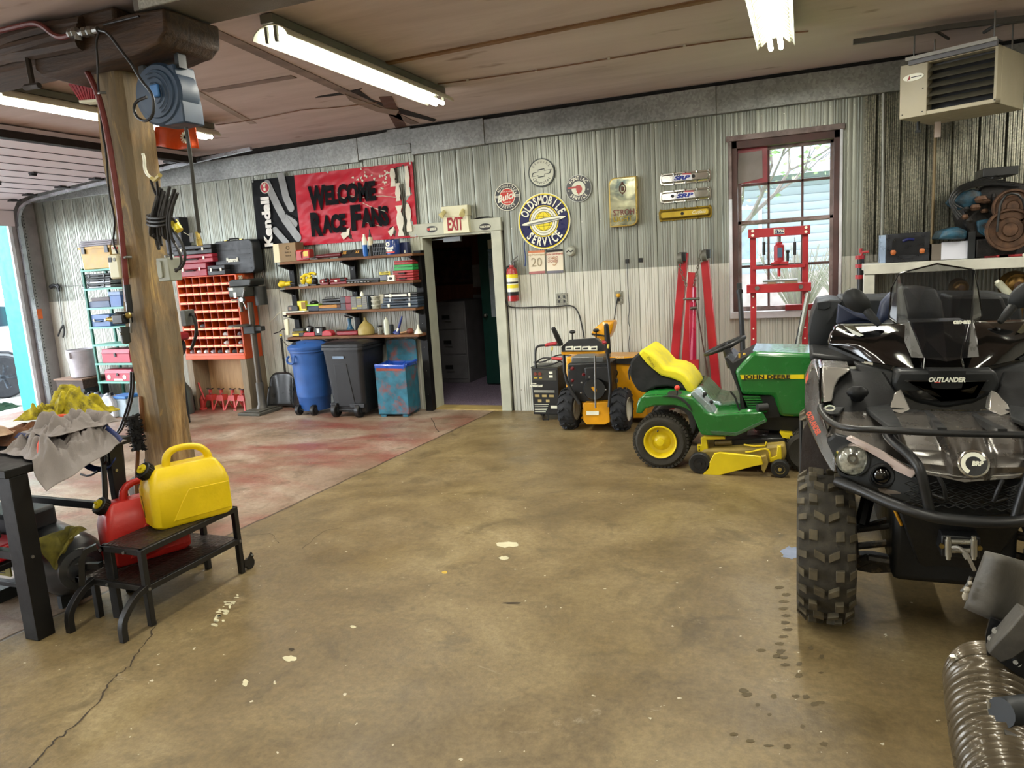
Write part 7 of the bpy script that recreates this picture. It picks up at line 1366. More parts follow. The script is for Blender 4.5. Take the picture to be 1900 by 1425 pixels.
s = B(MATS['conduit_grey']).tube([F(u, v, 3.19) for u, v in [(1583, 78), (1640, 70), (1760, 50), (1900, 34), (1990, 22)]], .018, sq=True); tag(s.build('strut_channel'), 'grey steel channel fixed along the ceiling above the heater', 'channel')
s = B(MATS['conduit_grey']).tube([F(u, v, 3.2) for u, v in [(1648, 66), (1700, 58), (1735, 56), (1750, 66), (1760, 72)]], .011, smooth=2).tube([F(u, v, 3.2) for u, v in [(1826, 60), (1845, 48), (1870, 42), (1960, 33)]], .013, smooth=1); tag(s.build('conduit'), 'thin grey conduits bending down from the ceiling to the heater', 'conduit')
t = thing('heater_tag', 'pale paper tag hanging below the beige heater', 'tag', F(1741, 226, 2.585)); B(mat('tag_pink', '#c3b3aa', .7)).bb(-.025, .02, 0, .004, -.12, 0).build('tag', t); t = thing('gas_valve', 'small dark valve under the beige heater', 'valve', F(1704, 226, 2.59)); B(dkp).cyl((0, 0, -.07), (0, 0, 0), .012).box((0, 0, -.075), (.04, .04, .02)).build('valve', t)
B_ = B(mat('rust_pipe', '#7a6a4c', .5, .4)).cyl((W(1733, 300).x, WY-.03, 1.44), (W(1733, 300).x, WY-.03, 2.96), .013); tag(B_.build('wall_pipe'), 'thin rusty pipe running up the galvanised wall below the heater', 'pipe')
t = thing('cable_conduit', 'pale flexible conduit on the wall right of the window', 'conduit', W(1639, 300, WY-.03)); t.location.z = 1.44; B(mat('conduit_pale', '#8f9088', .4, .5)).tube([(0, 0, 0), (0, 0, .7), (-.01, 0, 1.52)], .014).build('conduit', t)
# ================= LAWN TRACTOR =================
YT = 5.62; o0 = W(1224.7, 821, YT)
t = thing('lawn_tractor', 'green and yellow lawn tractor with a black and yellow seat cover and mower deck', 'lawn tractor', (o0.x, YT, 0)); o_ = t.location; g = lambda u, v, Y=YT: W(u, v, Y)-o_
jg_ = mat('tractor_green', '#1c6a2a', .25, coat=.5, var=.06); jy = mat('tractor_yellow', '#e8cf1a', .35, coat=.3, var=.05); jk = mat('tractor_black', '#1b1c1c', .5); jt = mat('turf_tyre', '#37342c', .85, bump=.4, bs=80)
R_ = g(1224.7, 821).z
for yy, side in ((.0, 1), (.72, 0)):
    o = B(jt).lathe([(.12, .02), (.16, -.0), (R_*.86, -.0), (R_*.97, .02), (R_, .06), (R_, .18), (R_*.97, .22), (R_*.86, .24), (.12, .22)], (0, yy, R_), EY, 56, cap=False).build('tyre', t)
    s = B(jt)
    for i in range(44):
        a_ = 2*pi*i/44
        for j in range(5):
            an = a_+(j % 2)*pi/44; c = V(cos(an)*R_, yy+.03+j*.045, R_+sin(an)*R_); s.box(c, (.018, .034, .022), rot=(0, -an, 0))
    s.build('tread', o)
    if side:
        B(jy).lathe([(.118, .0), (.128, -.004), (.132, .006), (.118, .012), (.10, .05), (.075, .055), (.05, .03), (.03, .02), (.028, .0), (.001, -.003)], (0, yy, R_), EY, 40, cap=False).build('rim', o); B(jk).cyl((-.02, yy+.0, R_+.085), (-.012, yy-.0, R_+.10), .005).build('valve', o)
pan_ = [(1179.5, 766), (1185, 745), (1195, 734.7), (1212, 733), (1245, 734), (1262, 737), (1276, 745), (1285, 758), (1291, 778), (1299, 800), (1303, 807), (1320, 809), (1364.7, 810), (1386, 802), (1424, 785), (1419, 767), (1414, 765), (1381, 766), (1325, 772), (1310, 765), (1296, 748), (1284, 738), (1276, 735)]
P1 = [(1179.5, 767), (1182, 750), (1187, 739), (1195, 734.7), (1230, 733), (1262, 735), (1285, 738), (1300, 752), (1312, 766), (1330, 770), (1381, 766), (1414, 765), (1424, 783), (1386, 801), (1364.7, 810), (1303, 808), (1297, 800), (1289, 780), (1282, 765), (1270, 757), (1250, 752), (1215, 753), (1198, 758), (1190, 768)]
B(jg_).slab([g(u, v, YT-.02) for u, v in P1], (0, .05, 0)).build('near_fender', t, bevel=.012, seg=3)
# fender deck between wheels and running board (top skin)
top = [(1182, 750), (1187, 739), (1195, 734.7), (1230, 733), (1262, 735), (1285, 738), (1300, 752), (1312, 766), (1330, 770), (1381, 766), (1414, 765)]
s = B(jg_); rs = [[g(u, v, YT-.01)+V(0, 0, -.006) for u, v in top], [g(u, v, YT-.01)+V(0, 1.0, -.006) for u, v in top]]
A_ = [s.bm.verts.new(p) for p in rs[0]]; C_ = [s.bm.verts.new(p) for p in rs[1]]
for i in range(len(A_)-1): s.face([A_[i], A_[i+1], C_[i+1], C_[i]])
s.build('fender_deck', t, thick=.01)
B(mat('black_trim', '#202321', .6)).slab([g(u, v, YT-.03) for u, v in [(1228, 735), (1250, 733), (1266, 738), (1280, 752), (1285, 765), (1280, 760), (1270, 747), (1255, 739)]], (0, .2, 0)).build('fender_grip', t, bevel=.003)
B(mat('rubber_tread', '#3c5a3c', .8, bump=.5, bs=120)).slab([g(u, v, YT-.035) for u, v in [(1318, 800), (1366, 803), (1419, 779), (1421, 783), (1367, 808), (1322, 806)]], (0, .02, 0)).build('foot_grip', t)
B(mat('lever_panel', '#9fb0b4', .25, .3)).slab([g(u, v, YT+.02) for u, v in [(1281, 730), (1288, 726), (1318, 752), (1326, 766), (1314, 766), (1298, 750)]], (0, .16, 0)).build('lever_panel', t, bevel=.004)
for u, v, u2_, v2_ in ((1297, 752, 1300, 743), (1304, 738, 1308, 731), (1316, 754, 1320, 746)): B(jk).cyl(g(u, v, YT+.08), g(u2_, v2_, YT+.08), .01).ball(g(u2_, v2_, YT+.08), .017, 8).build('control_lever', t)
# seat
bl = [(1184, 655), (1175, 663), (1169, 673), (1166.5, 692), (1172, 708), (1181.6, 724), (1190, 728), (1198, 728), (1217, 719), (1240, 717), (1264, 722), (1276, 729), (1281, 722), (1262, 706), (1225, 697), (1199, 673)]
s = B(mat('seat_cloth_black', '#1a1b1b', .85, bump=.3, bs=25)).slab([g(u, v, YT+.22) for u, v in bl], (0, .52, 0), bulge=.0); s.build('seat_cover', t, bevel=.03, seg=3)
yl = [(1184, 656), (1193, 647), (1203, 652.5), (1219.5, 667), (1234, 684), (1255, 687), (1270, 694.7), (1284.7, 713.7), (1290, 726), (1283, 730), (1275, 728), (1263.7, 709.5), (1248, 703), (1225.8, 697), (1212, 686), (1198.4, 673.7)]
s = B(mat('seat_cloth_yellow', '#dfd022', .75, bump=.2, bs=25)).slab([g(u, v, YT+.205) for u, v in yl], (0, .55, 0)); s.build('seat_panel', t, bevel=.02, seg=3)
B(black_m).text('JOHN DEERE', g(1208, 672, YT+.195), g(1216, 684, YT+.2)-g(1203, 662, YT+.2), V(.7, 0, .7), .016, width=.1).build('seat_lettering', t)
B(jk).slab([g(u, v, YT+.28) for u, v in [(1195, 735), (1210, 724), (1270, 724), (1285, 737)]], (0, .4, 0)).build('seat_base', t, bevel=.01); B(blkp).tube([g(1169, 680, YT+.2), g(1166, 690, YT+.2), g(1168, 705, YT+.2)], .006).build('strap', t)
B(jk).cyl(g(1256.5, 735, YT), g(1256.5, 722, YT), .006).build('lever_rod', t); B(mat('knob_red', '#d83a2c', .35, coat=.3)).ball(g(1256.5, 719.6, YT), .021, 14).build('red_knob', t)
# steering
sc_ = g(1345, 641.5, YT+.42); sd = (g(1381, 627, YT+.42)-g(1309, 658, YT+.42)).normalized(); up_ = V(-sd.z, 0, sd.x); swr = (g(1381, 627, YT+.42)-g(1309, 658, YT+.42)).length/2
s = B(jk).tube([sc_+sd*cos(a_)*swr+EY*sin(a_)*swr*.95 for a_ in [2*pi*i/32 for i in range(32)]], .016, closed=True, seg=10); s.tube([sc_-sd*swr, sc_-up_*.03, sc_+sd*swr], .013).tube([sc_+EY*swr*.9, sc_-up_*.03], .013); s.build('steering_wheel', t)
B(jk).cyl(sc_-up_*.02, g(1360, 680, YT+.42), .03, .045).build('steering_column', t)
B(jk).slab([g(u, v, YT+.14) for u, v in [(1344, 664), (1350, 662), (1360, 672), (1398, 652), (1401, 656), (1364, 690), (1378, 735), (1384, 762), (1374, 765), (1372, 732), (1354, 685)]], (0, .55, 0)).build('dash', t, bevel=.006)
B(mat('key_yellow', '#c9a53a', .5)).ball(g(1381, 657, YT+.2), .012, 8).cyl(g(1372, 664, YT+.2), g(1372, 656, YT+.2), .008).build('dash_key', t)
# hood
hood = [(1362.6, 688), (1391, 657), (1400, 652), (1409, 653), (1450, 654), (1535, 657), (1560, 680), (1562, 776), (1447, 774), (1434.5, 735), (1376, 733)]
B(jg_).slab([g(u, v, YT+.12) for u, v in hood], (0, .55, 0)).build('hood', t, bevel=.03, seg=3)
B(mat('hood_shine_top', '#8fa9b8', .2, .4)).slab([g(u, v, YT+.17)+V(0, 0, .004) for u, v in [(1396, 651), (1404, 652), (1530, 656), (1530, 658), (1400, 656)]], (0, .45, 0)).build('hood_edge', t, bevel=.004)  # pale strip paints the sheen along the top of the hood
B(jk).slab([g(u, v, YT+.15) for u, v in [(1378, 733), (1436, 735), (1448, 774), (1420, 776), (1392, 768)]], (0, .5, 0)).build('side_vent', t)
for q in range(7): B(jg_).slab([g(1378+q*2.2, 735+q*4.6, YT+.13), g(1410+q*2, 735+q*4.6, YT+.13), g(1411+q*2, 737.6+q*4.6, YT+.13), g(1379+q*2.2, 737.6+q*4.6, YT+.13)], (0, .03, 0)).build('louvre', t)
s = B(jy).slab([g(u, v, YT+.115) for u, v in [(1373, 696), (1490, 695), (1490, 703), (1376, 704)]], (0, .006, 0))
q0 = 0
for u in [1490+i*3.2 for i in range(7)]: s.slab([g(u, 695, YT+.115), g(u+1.7, 695, YT+.115), g(u+1.7, 703, YT+.115), g(u, 703, YT+.115)], (0, .006, 0))
s.build('hood_stripe', t)
pa, pb2 = g(1379, 700.2, YT+.113), g(1466, 699.6, YT+.113); B(black_m).text('JOHN DEERE', (pa+pb2)/2, pb2-pa, EZ, .030, bold=.035, width=(pb2-pa).length).build('lettering', t)
B(jk).slab([g(u, v, YT+.2) for u, v in [(1395, 768), (1490, 774), (1530, 790), (1530, 808), (1475, 806), (1440, 800), (1400, 798)]], (0, .4, 0)).build('frame', t, bevel=.01); B(jk).tube([g(1355, 726, YT+.1), g(1364, 737, YT+.1), g(1369, 752, YT+.1), g(1374, 766, YT+.1)], .008).build('brake_pedal', t)
B(mat('footpedal', '#2b2b2b', .7)).cyl(g(1405, 757, YT+.02), g(1424, 755, YT+.05), .03, seg=12).build('foot_pedal', t)
# front wheels
for yy in (.06, .66):
    cc = g(1497, 838, YT+.05); rf = .155; o = B(jt).lathe([(.06, .02), (rf*.8, 0), (rf*.96, .02), (rf, .05), (rf, .11), (rf*.96, .14), (rf*.8, .16), (.06, .14)], (cc.x, yy, rf), EY, 40).build('front_tyre', t)
    s = B(jt)
    for i in range(32):
        for j in range(3): an = 2*pi*(i+.5*(j % 2))/32; s.box((cc.x+cos(an)*rf, yy+.04+j*.04, rf+sin(an)*rf), (.014, .028, .018), rot=(0, -an, 0))
    s.build('tread', o)
B(jy).slab([g(u, v, YT+.1) for u, v in [(1447, 803), (1470, 806), (1474, 816), (1452, 812)]], (0, .5, 0)).build('front_axle', t)
# mower deck
dy_ = mat('deck_dusty_yellow', '#a58f45', .6, var=.2, vs=8)
s = B(dy_); s.slab([g(u, v, YT+.0) for u, v in [(1298, 842), (1306, 834), (1330, 833), (1380, 831), (1440, 826), (1456, 824), (1460, 845), (1452, 860), (1300, 864)]], (0, .62, 0)); s.build('deck', t, bevel=.02)
B(jy).slab([g(u, v, YT-.10) for u, v in [(1303.6, 882), (1324.7, 842), (1335, 840), (1400, 846), (1411.6, 848), (1416, 862), (1400, 865), (1358, 876), (1335, 882)]], (0, .03, .0)).build('discharge_chute', t, bevel=.004)
B(dy_).slab([g(u, v, YT-.08) for u, v in [(1411, 848), (1421, 846), (1425, 862), (1418, 878), (1413, 872)]], (0, .06, 0)).build('chute_side', t, bevel=.004)
for pts in ([(1300, 812), (1311, 812), (1315, 842), (1296, 844), (1293, 826), (1301, 826)], [(1304, 810), (1345, 810), (1346, 815), (1304, 816)]): B(jy).slab([g(u, v, YT+.02) for u, v in pts], (0, .05, 0)).build('deck_bracket', t, bevel=.004)
s = B(jk)
for v in (829, 835, 841): s.disc(g(1297.5, v, YT+.018), N_, .006, .003, seg=8)
s.build('bracket_holes', t)
B(jy).slab([g(u, v, YT-.02) for u, v in [(1442, 828), (1449, 828), (1451, 852), (1440, 856), (1428, 858), (1428, 851), (1441, 846)]], (0, .05, 0)).build('caster_bracket', t, bevel=.004); B(jy).tube([g(u, v, YT-.03) for u, v in [(1383, 839), (1392, 839), (1418, 832), (1428, 836), (1430, 855)]], .007, smooth=1).build('chute_rod', t)
B(jy).tube([g(1380, 825, YT), g(1400, 828, YT), g(1420, 827, YT), g(1422, 820, YT)], .007).build('deck_rod', t); B(jk).slab([g(u, v, YT+.1) for u, v in [(1325, 817), (1400, 814), (1455, 812), (1460, 820), (1400, 824), (1325, 829)]], (0, .3, 0)).build('belt_guard', t, bevel=.008); B(mat('spring_brown', '#6b5a2c', .5)).cyl(g(1327, 822, YT+.06), g(1358, 821, YT+.06), .018).build('spring', t)
for u, v, r_ in ((1298, 864, .082), (1447, 871, .065)):
    c = g(u, v, YT-.10); o = B(jk).lathe([(r_*.3, 0), (r_*.9, 0), (r_, .012), (r_, .05), (r_*.9, .062), (r_*.3, .062)], (c.x, -.10, r_), EY, 28).build('gauge_wheel', t); B(dy_ if u > 1400 else jk).lathe([(r_*.55, -.004), (r_*.5, .004), (r_*.2, .0), (r_*.18, -.01), (.001, -.01)], (c.x, -.10, r_), EY, 20, cap=False).build('hub', o)
s = B(mat('belt_cover_violet', '#3f3c45', .3)).slab([g(u, v, YT+.2) for u, v in [(1385, 808), (1420, 806), (1455, 815), (1461, 822), (1430, 816), (1390, 814)]], (0, .25, 0)); s.build('deck_cover', t, bevel=.006)
# ================= ALL-TERRAIN VEHICLE =================
CX, AY = .565, 3.44
t = thing('quad_bike', 'silver and black all-terrain vehicle with windscreen and front rack facing the viewpoint', 'all-terrain vehicle', (CX, AY, 0)); o_ = t.location
def A(u, v, y): return W(u, v, AY+y)-o_
def M_r(p): return V(-p.x, p.y, p.z)
def pair(fn, name, parent=None, **k):
    for mr in (False, True):
        s = fn()
        if mr: s.xf(Matrix.Scale(-1, 4, EX))
        s.build(name, parent or t, **k)
ag = mat('atv_bronze_silver', '#5f5b56', .28, .6, coat=.6, var=.05); al_ = mat('atv_light_silver', '#b5b1aa', .25, .6, coat=.5, var=.05); ak = mat('atv_black_plastic', '#151617', .5, bump=.1, bs=150, spec=.3); akg = mat('atv_gloss_black', '#060607', .08, coat=1, var=.02); ad = mat('atv_dark_grey', '#232526', .5, spec=.3); at_ = mat('atv_black_tube', '#191a1b', .4); aw = mat('atv_pinkish_silver', '#c9b8b0', .35, .2); ab = mat('atv_vinyl_blue_sheen', '#16213a', .45)
def P(pts, off, m, y=None, **k): return lambda: B(m).slab([A(*(q if len(q) == 3 else (q[0], q[1], y))) for q in pts], off, **k)
mud = mat('muddy_tyre', '#3e3a31', .9, var=.3, vs=25, bump=.4)
for x_ in (-.473, .473):
    for y_ in (0, 1.38): lug_tyre(t, (x_, y_, .33), .33, .235, 26, m=mud, rim=ak, rimside=1 if x_ > 0 else -1, lug=.028, pat=1)
# chassis
B(ak).bb(-.22, .22, -.2, 1.6, .27, .62).build('chassis', t, bevel=.03)
s = B(mat('skid_black', '#121212', .6, bump=.3, bs=30)).slab([A(*q) for q in [(1662, 935, -.33), (1730, 948, -.38), (1788, 960, -.4)]]+[M_r(A(*q)) for q in [(1730, 948, -.38), (1662, 935, -.33)]]+[M_r(A(1708, 1062, -.18)), A(1708, 1062, -.18)], (0, .25, 0)); s.build('front_plate', t, bevel=.01)
# body panels
pair(P([(1507, 684, .12), (1519, 681, .12), (1519, 722, 0), (1521, 748, -.05), (1532, 785, -.15), (1546, 835, -.25), (1556, 881, -.28), (1541, 873, -.26), (1522, 838, -.15), (1502, 795, -.05), (1493, 765, 0), (1494, 712, .1)], (0, .30, 0), ag), 'front_fender', bevel=.012)
pair(P([(1519, 682, .11), (1526, 681, .11), (1525, 748, -.04), (1519, 748, -.04)], (0, .25, 0), akg), 'fender_gap', bevel=.003)
pair(P([(1526, 681, .10), (1577, 683, .16), (1577, 689, .16), (1558, 702, .1), (1549, 718, .05), (1544, 745, -.02), (1526, 748, -.03)], (0, .22, 0), al_), 'fender_top', bevel=.01)
pair(P([(1507, 684, .13), (1526, 681, .12), (1577, 681, .18), (1577, 686, .5), (1500, 700, .6), (1493, 760, .55), (1494, 712, .12)], (0, .04, -.005), ag), 'fender_side', bevel=.004)
pair(P([(1538, 748, .0), (1549, 716, .08), (1575, 690, .2), (1640, 690, .2), (1668, 735, .1), (1675, 765, .02), (1560, 775, -.1)], (0, .1, 0), ak), 'inner_panel', bevel=.01)
pair(lambda: B(ak).ball(A(1591, 728, .0), (.045, .03, .03), 12).cyl(A(1591, 736, .03), A(1591, 725, .0), .03, seg=12), 'filler_cap')
pair(P([(1532, 814, -.22), (1548, 787, -.16), (1545, 765, -.08), (1600, 765, -.05), (1690, 770, -.03), (1700, 830, -.3), (1700, 868, -.38), (1655, 850, -.33), (1600, 822, -.28), (1570, 812, -.26), (1545, 806, -.25)], (0, .10, 0), ag), 'hood_side', bevel=.008)
pair(P([(1533, 818, -.24), (1548, 806, -.26), (1572, 812, -.28), (1650, 856, -.33), (1700, 886, -.40), (1722, 905, -.42), (1722, 945, -.42), (1700, 940, -.40), (1655, 925, -.36), (1600, 903, -.32), (1556, 884, -.29), (1548, 850, -.27)], (0, .14, 0), ad), 'headlight_surround', bevel=.01)
pair(P([(1570, 815, -.30), (1579.6, 810, -.30), (1638, 839, -.34), (1690, 871, -.41), (1698.9, 871, -.41), (1700, 878, -.41), (1692, 888, -.41), (1658, 872, -.37), (1648, 860, -.35)], (0, .03, 0), aw), 'trim_strip', bevel=.004)
pair(P([(1622, 893, -.345), (1652, 905, -.36), (1672, 915, -.38), (1660, 922, -.36), (1632, 912, -.35)], (0, .02, 0), mat('atv_taupe', '#6e6660', .5)), 'lower_trim')
# headlamps
hg = mat('headlamp_glass', '#c9ccc4', .12, .5, var=.35, vs=40, coat=.6)
for sg in (1, -1):
    c = A(1581, 852, -.30); c = c if sg == 1 else M_r(c); r_ = .062
    o = B(chrome).lathe([(r_, .03), (r_*1.06, -.005), (r_*.98, -.012)], c, N_, 40, cap=False).build('headlamp', t); B(hg).lathe([(r_*.99, .0), (r_*.98, .012), (r_*.75, .026), (r_*.35, .034), (.001, .036)], c, N_, 40).build('lens', o)
    B(steelm).lathe([(r_*.33, .028), (r_*.33, .042), (r_*.2, .042), (r_*.16, .032)], c+V(0, 0, .012), N_, 24, cap=False).build('bulb_ring', o)
    c = A(1636, 881, -.345); c = c if sg == 1 else M_r(c); o = B(ak).lathe([(.048, .0), (.05, .02), (.042, .024), (.038, .01)], c, N_, 32, cap=False).build('fog_lamp', t); B(akg).ball(c+V(0, -.008, 0), (.034, .02, .034), 20).build('lens', o)
# hood
def hoodpt(u, v):
    i = v*4; rows = [(878, 891, -.40, -.46), (858, 868, -.40, -.47), (835, 838, -.36, -.41), (800, 800, -.22, -.27), (768, 766, .0, -.03)]; k_ = min(3, int(i)); f_ = i-k_
    a_, b_ = rows[k_], rows[k_+1]; es = [1700, 1690, 1672, 1664, 1664]; ue = es[k_]*(1-f_)+es[k_+1]*f_; w_ = 1-abs(2*u-1)
    ve = a_[0]*(1-f_)+b_[0]*f_; vc = a_[1]*(1-f_)+b_[1]*f_; ye = a_[2]*(1-f_)+b_[2]*f_; yc = a_[3]*(1-f_)+b_[3]*f_
    uu = u if u <= .5 else 1-u; q = uu*2; pu = ue+(1787.5-ue)*q; h = .018*max(0, 1-abs(q-.72)*8)
    p = A(pu, ve+(vc-ve)*q, ye+(yc-ye)*q-h); p.x = p.x*1.0
    x0 = A(1787.5, vc, yc).x; p.x -= x0*q
    return p if u <= .5 else M_r(p)
B(ag).grid(hoodpt, 40, 20).build('hood', t, thick=.012)
s = B(al_)
lp = [(1700, 868, -.405), (1718, 872, -.42), (1788, 884, -.47)]; lq = [(1706, 876, -.405), (1720, 880, -.42), (1788, 892, -.47)]
pts = [A(*q) for q in lp]+[M_r(A(*q)) for q in lp[:2][::-1]]+[M_r(A(*q)) for q in lq[:2]]+[A(*q) for q in lq[::-1]]
s.slab([p-V(0, .012, 0) for p in pts], (0, .04, 0)); s.build('hood_lip', t, bevel=.004)
c = A(1787.5, 860, -.485); c.x = 0; s = B(chrome).lathe([(.049, 0), (.05, .006), (.046, .008)], c, V(0, -1, .35), 32); s.use(black_m).lathe([(.043, .008), (.001, .0085)], c, V(0, -1, .35), 32)
n_ = V(0, -1, .35).normalized(); u_ = V(0, .35, 1).normalized(); s.use(white_m); cc = c+n_*.010
s.rings([[cc+EX*cos(a_)*r2_+u_*sin(a_)*r2_ for a_ in [radians(20+q*16) for q in range(15)]] for r2_ in (.026, .041)], closed=False, cap=False)
s.text('BRP', cc+EX*.011+n_*.003, EX, u_, .015, bold=.06, width=.036, shear=.2); s.build('round_emblem', t)
# grille
s = B(mat('grille_black', '#0c0c0d', .6)).slab([p+V(0, .02, 0) for p in [A(1704, 880, -.40), A(1788, 894, -.45), M_r(A(1704, 880, -.40)), M_r(A(1712, 935, -.40)), A(1712, 935, -.40)]], (0, .03, 0)); s.build('grille_back', t)
s = B(ak); z0, z1 = A(1788, 945, -.44).z, A(1788, 898, -.44).z
for r_ in range(5):
    for q in range(-5, 5): 
        x_ = q*.042+(r_ % 2)*.021; zz = z0+(z1-z0)*(r_+.5)/5; s.tube([(x_, -.43, zz), (x_+.021, -.433, zz+(z1-z0)/10), (x_+.042, -.43, zz)], .0025, seg=4).tube([(x_, -.43, zz), (x_+.021, -.433, zz-(z1-z0)/10), (x_+.042, -.43, zz)], .0025, seg=4)
s.build('grille_mesh', t)
pair(lambda: B(at_).tube([A(1742, 885, -.45), A(1752, 905, -.46), A(1755, 925, -.45)], .008, smooth=1).tube([A(1755, 926, -.45), A(1730, 917, -.44)], .006), 'grille_bar')
# bumper
bt_ = [(1553, 893, -.30), (1600, 911, -.38), (1650, 934, -.45), (1705, 953, -.51), (1755, 964, -.535)]; pts = [A(*q) for q in bt_]; B(at_).tube(pts+[M_r(p) for p in pts[::-1]], .0215, seg=14, smooth=2).build('bumper_tube', t)
pair(lambda: B(at_).tube([A(*q) for q in [(1646, 805, -.30), (1655, 818, -.36), (1685, 842, -.44), (1703, 862, -.49), (1711, 885, -.50), (1718, 915, -.5), (1726, 955, -.5)]], .0185, seg=12, smooth=2), 'bumper_upright')
# rack
rk = [(1522, 762, -.10), (1532, 777, -.22), (1553, 791, -.33), (1580, 796, -.40), (1650, 798, -.43), (1720, 803, -.44)]; pts = [A(*q) for q in rk]; B(at_).tube(pts+[M_r(p) for p in pts[::-1]], .013, seg=12, smooth=2).build('rack_front_tube', t)
pair(lambda: B(at_).tube([A(*q) for q in [(1522, 762, -.10), (1521, 754, -.04), (1530, 747, .02), (1560, 742, .06), (1602, 744, .06)]], .012, seg=10, smooth=2), 'rack_corner_tube')
pts = [A(1602, 760, .0), A(1660, 761, .02), A(1720, 767, .03)]; B(at_).tube(pts+[M_r(p) for p in pts[::-1]], .012, seg=10).build('rack_rear_tube', t)
pair(P([(1523, 755, -.05), (1569, 754, -.02), (1556, 768, -.15), (1540, 768, -.2), (1527, 762, -.12)], (0, .02, -.015), ad), 'rack_corner_plate', bevel=.005)
pair(lambda: B(white_m).tube([A(1540+cos(a_)*9, 757.5+sin(a_)*4.5, -.12) for a_ in [2*pi*i/14 for i in range(14)]], .003, closed=True, seg=5), 'plate_hole')
pair(P([(1605, 744, .05), (1650, 748, .06), (1662, 770, -.05), (1676, 793, -.42), (1648, 790, -.42), (1604, 757, .0)], (0, .01, -.02), ad), 'rack_bracket', bevel=.005)
pair(lambda: B(at_).tube([A(1720, 766, .03), A(1727, 776, -.1), A(1748, 801, -.44)], [.012, .012, .015], sq=True), 'rack_crossbar')
B(white_m).slab([A(1732, 774, -.08), A(1797, 776, -.08), A(1798, 784, -.1), A(1737, 782, -.1)], (0, .004, 0)).build('warning_label', t); B(mat('label_orange', '#c9844a', .5)).slab([A(1748, 776, -.085), A(1792, 777.5, -.085), A(1793, 781, -.092), A(1750, 780, -.092)], (0, .004, 0)).build('label_band', t)
# instrument pod
pod = [(1666, 688), (1656, 712), (1662, 728), (1700, 748), (1745, 757)]
p1 = [A(u, v, .12) for u, v in pod]; B(ad).slab(p1+[M_r(p) for p in p1[::-1]], (0, .2, 0)).build('pod', t, bevel=.015)
p1 = [A(u, v, .105) for u, v in [(1677, 706), (1710, 722), (1748, 731), (1745, 743), (1700, 737), (1680, 726)]]; B(akg).slab(p1+[M_r(p) for p in p1[::-1]], (0, .02, 0)).build('pod_recess', t, bevel=.004)
p1 = [A(u, v, .08) for u, v in [(1724, 688), (1730, 720), (1757, 722)]]; B(ak).slab(p1+[M_r(p) for p in p1[::-1]], (0, .1, 0)).build('centre_panel', t, bevel=.006)
B(white_m).text('OUTLANDER', A(1757, 705, .07)+V(.0, 0, 0), EX, EZ, .019, bold=.04, shear=.25, width=.135).build('pod_lettering', t); B(redm).slab([A(1734, 708.5, .07), A(1745, 708.5, .07), A(1745, 710.5, .07), A(1734, 710.5, .07)], (0, .004, 0)).build('red_mark', t)
pair(P([(1650, 735, .10), (1672, 722, .12), (1690, 760, .02), (1672, 768, -.02), (1652, 762, .0)], (0, .06, 0), al_), 'shroud_corner', bevel=.006)
pair(P([(1583, 672, .25), (1660, 690, .22), (1655, 712, .15), (1640, 738, .1), (1614, 722, .15)], (0, .06, 0), ad), 'tank_side', bevel=.01)
# wind deflectors
pair(P([(1536, 640, .40), (1543, 618, .42), (1552, 604.5, .46), (1580, 604, .44), (1647, 603, .38), (1688, 601, .33), (1716, 664, .22), (1714, 692, .18), (1660, 681, .22), (1604, 671, .30), (1570, 655, .36)], (0, .10, 0), akg, bulge=.03), 'wind_deflector', bevel=.008)
pair(P([(1538, 640, .385), (1604, 668, .285), (1603, 673, .285), (1537, 645, .385)], (0, .05, 0), ad), 'deflector_edge')
pair(P([(1565, 604.5, .415), (1583, 604, .405), (1603, 622, .35), (1590, 626, .37)], (0, .01, 0), mat('deflector_shine', '#5e5a48', .1, .4)), 'deflector_glint')  # pale glint painted onto the glossy deflector
p1 = [A(u, v, y_) for u, v, y_ in [(1687, 598, .36), (1714, 664, .21), (1712, 690, .17), (1761, 692, .15)]]; B(akg).slab(p1[:4]+[M_r(p) for p in p1[:3][::-1]], (0, .16, 0)).build('nose_cowl', t, bevel=.006)
# windscreen
sm = NT('smoked_screen'); sm.b.inputs['Base Color'].default_value = lin('#15171a'); sm.b.inputs['Roughness'].default_value = .05; sm.b.inputs['Alpha'].default_value = .42; sm.b.inputs['Coat Weight'].default_value = 1; sm = sm.m
TL, TM, LU, L2, L3, CM, CL, BM = [A(*q) for q in [(1668, 507, .46), (1746, 489, .44), (1654, 534, .52), (1649.5, 590, .46), (1664, 601, .42), (1687, 598, .30), (1714, 664, .14), (1760, 671, .10)]]
TM.x = BM.x = 0
B(sm).slab([TL, TM, M_r(TL), M_r(CM), M_r(CL), BM, CL, CM], (0, .004, .0)).slab([TL, CM, L3, L2, LU], (0, .004, 0)).slab([M_r(p) for p in [TL, CM, L3, L2, LU]], (0, .004, 0)).build('windscreen', t, ang=.1)
s = B(akg).tube([L3, L2, LU, TL, TM, M_r(TL), M_r(LU), M_r(L2), M_r(L3)], .004, seg=6); s.build('windscreen_edge', t)
for sg in (0, 1):
    q = [L3, CM, CL, BM, BM+V(0, 0, -.03), CL+V(-.02, 0, -.035), L3+V(-.01, 0, -.02)]; B(mat('screen_base', '#4b4a46', .3)).slab([p if not sg else M_r(p) for p in [CM, CL, CL+V(-.045, .02, -.0), L3]], (0, .006, 0)).build('screen_mount', t)
B(white_m).text('can-am', A(1785, 597, .20), EX, V(0, .35, 1), .019, bold=.06, shear=.2, width=.065).build('screen_lettering', t)
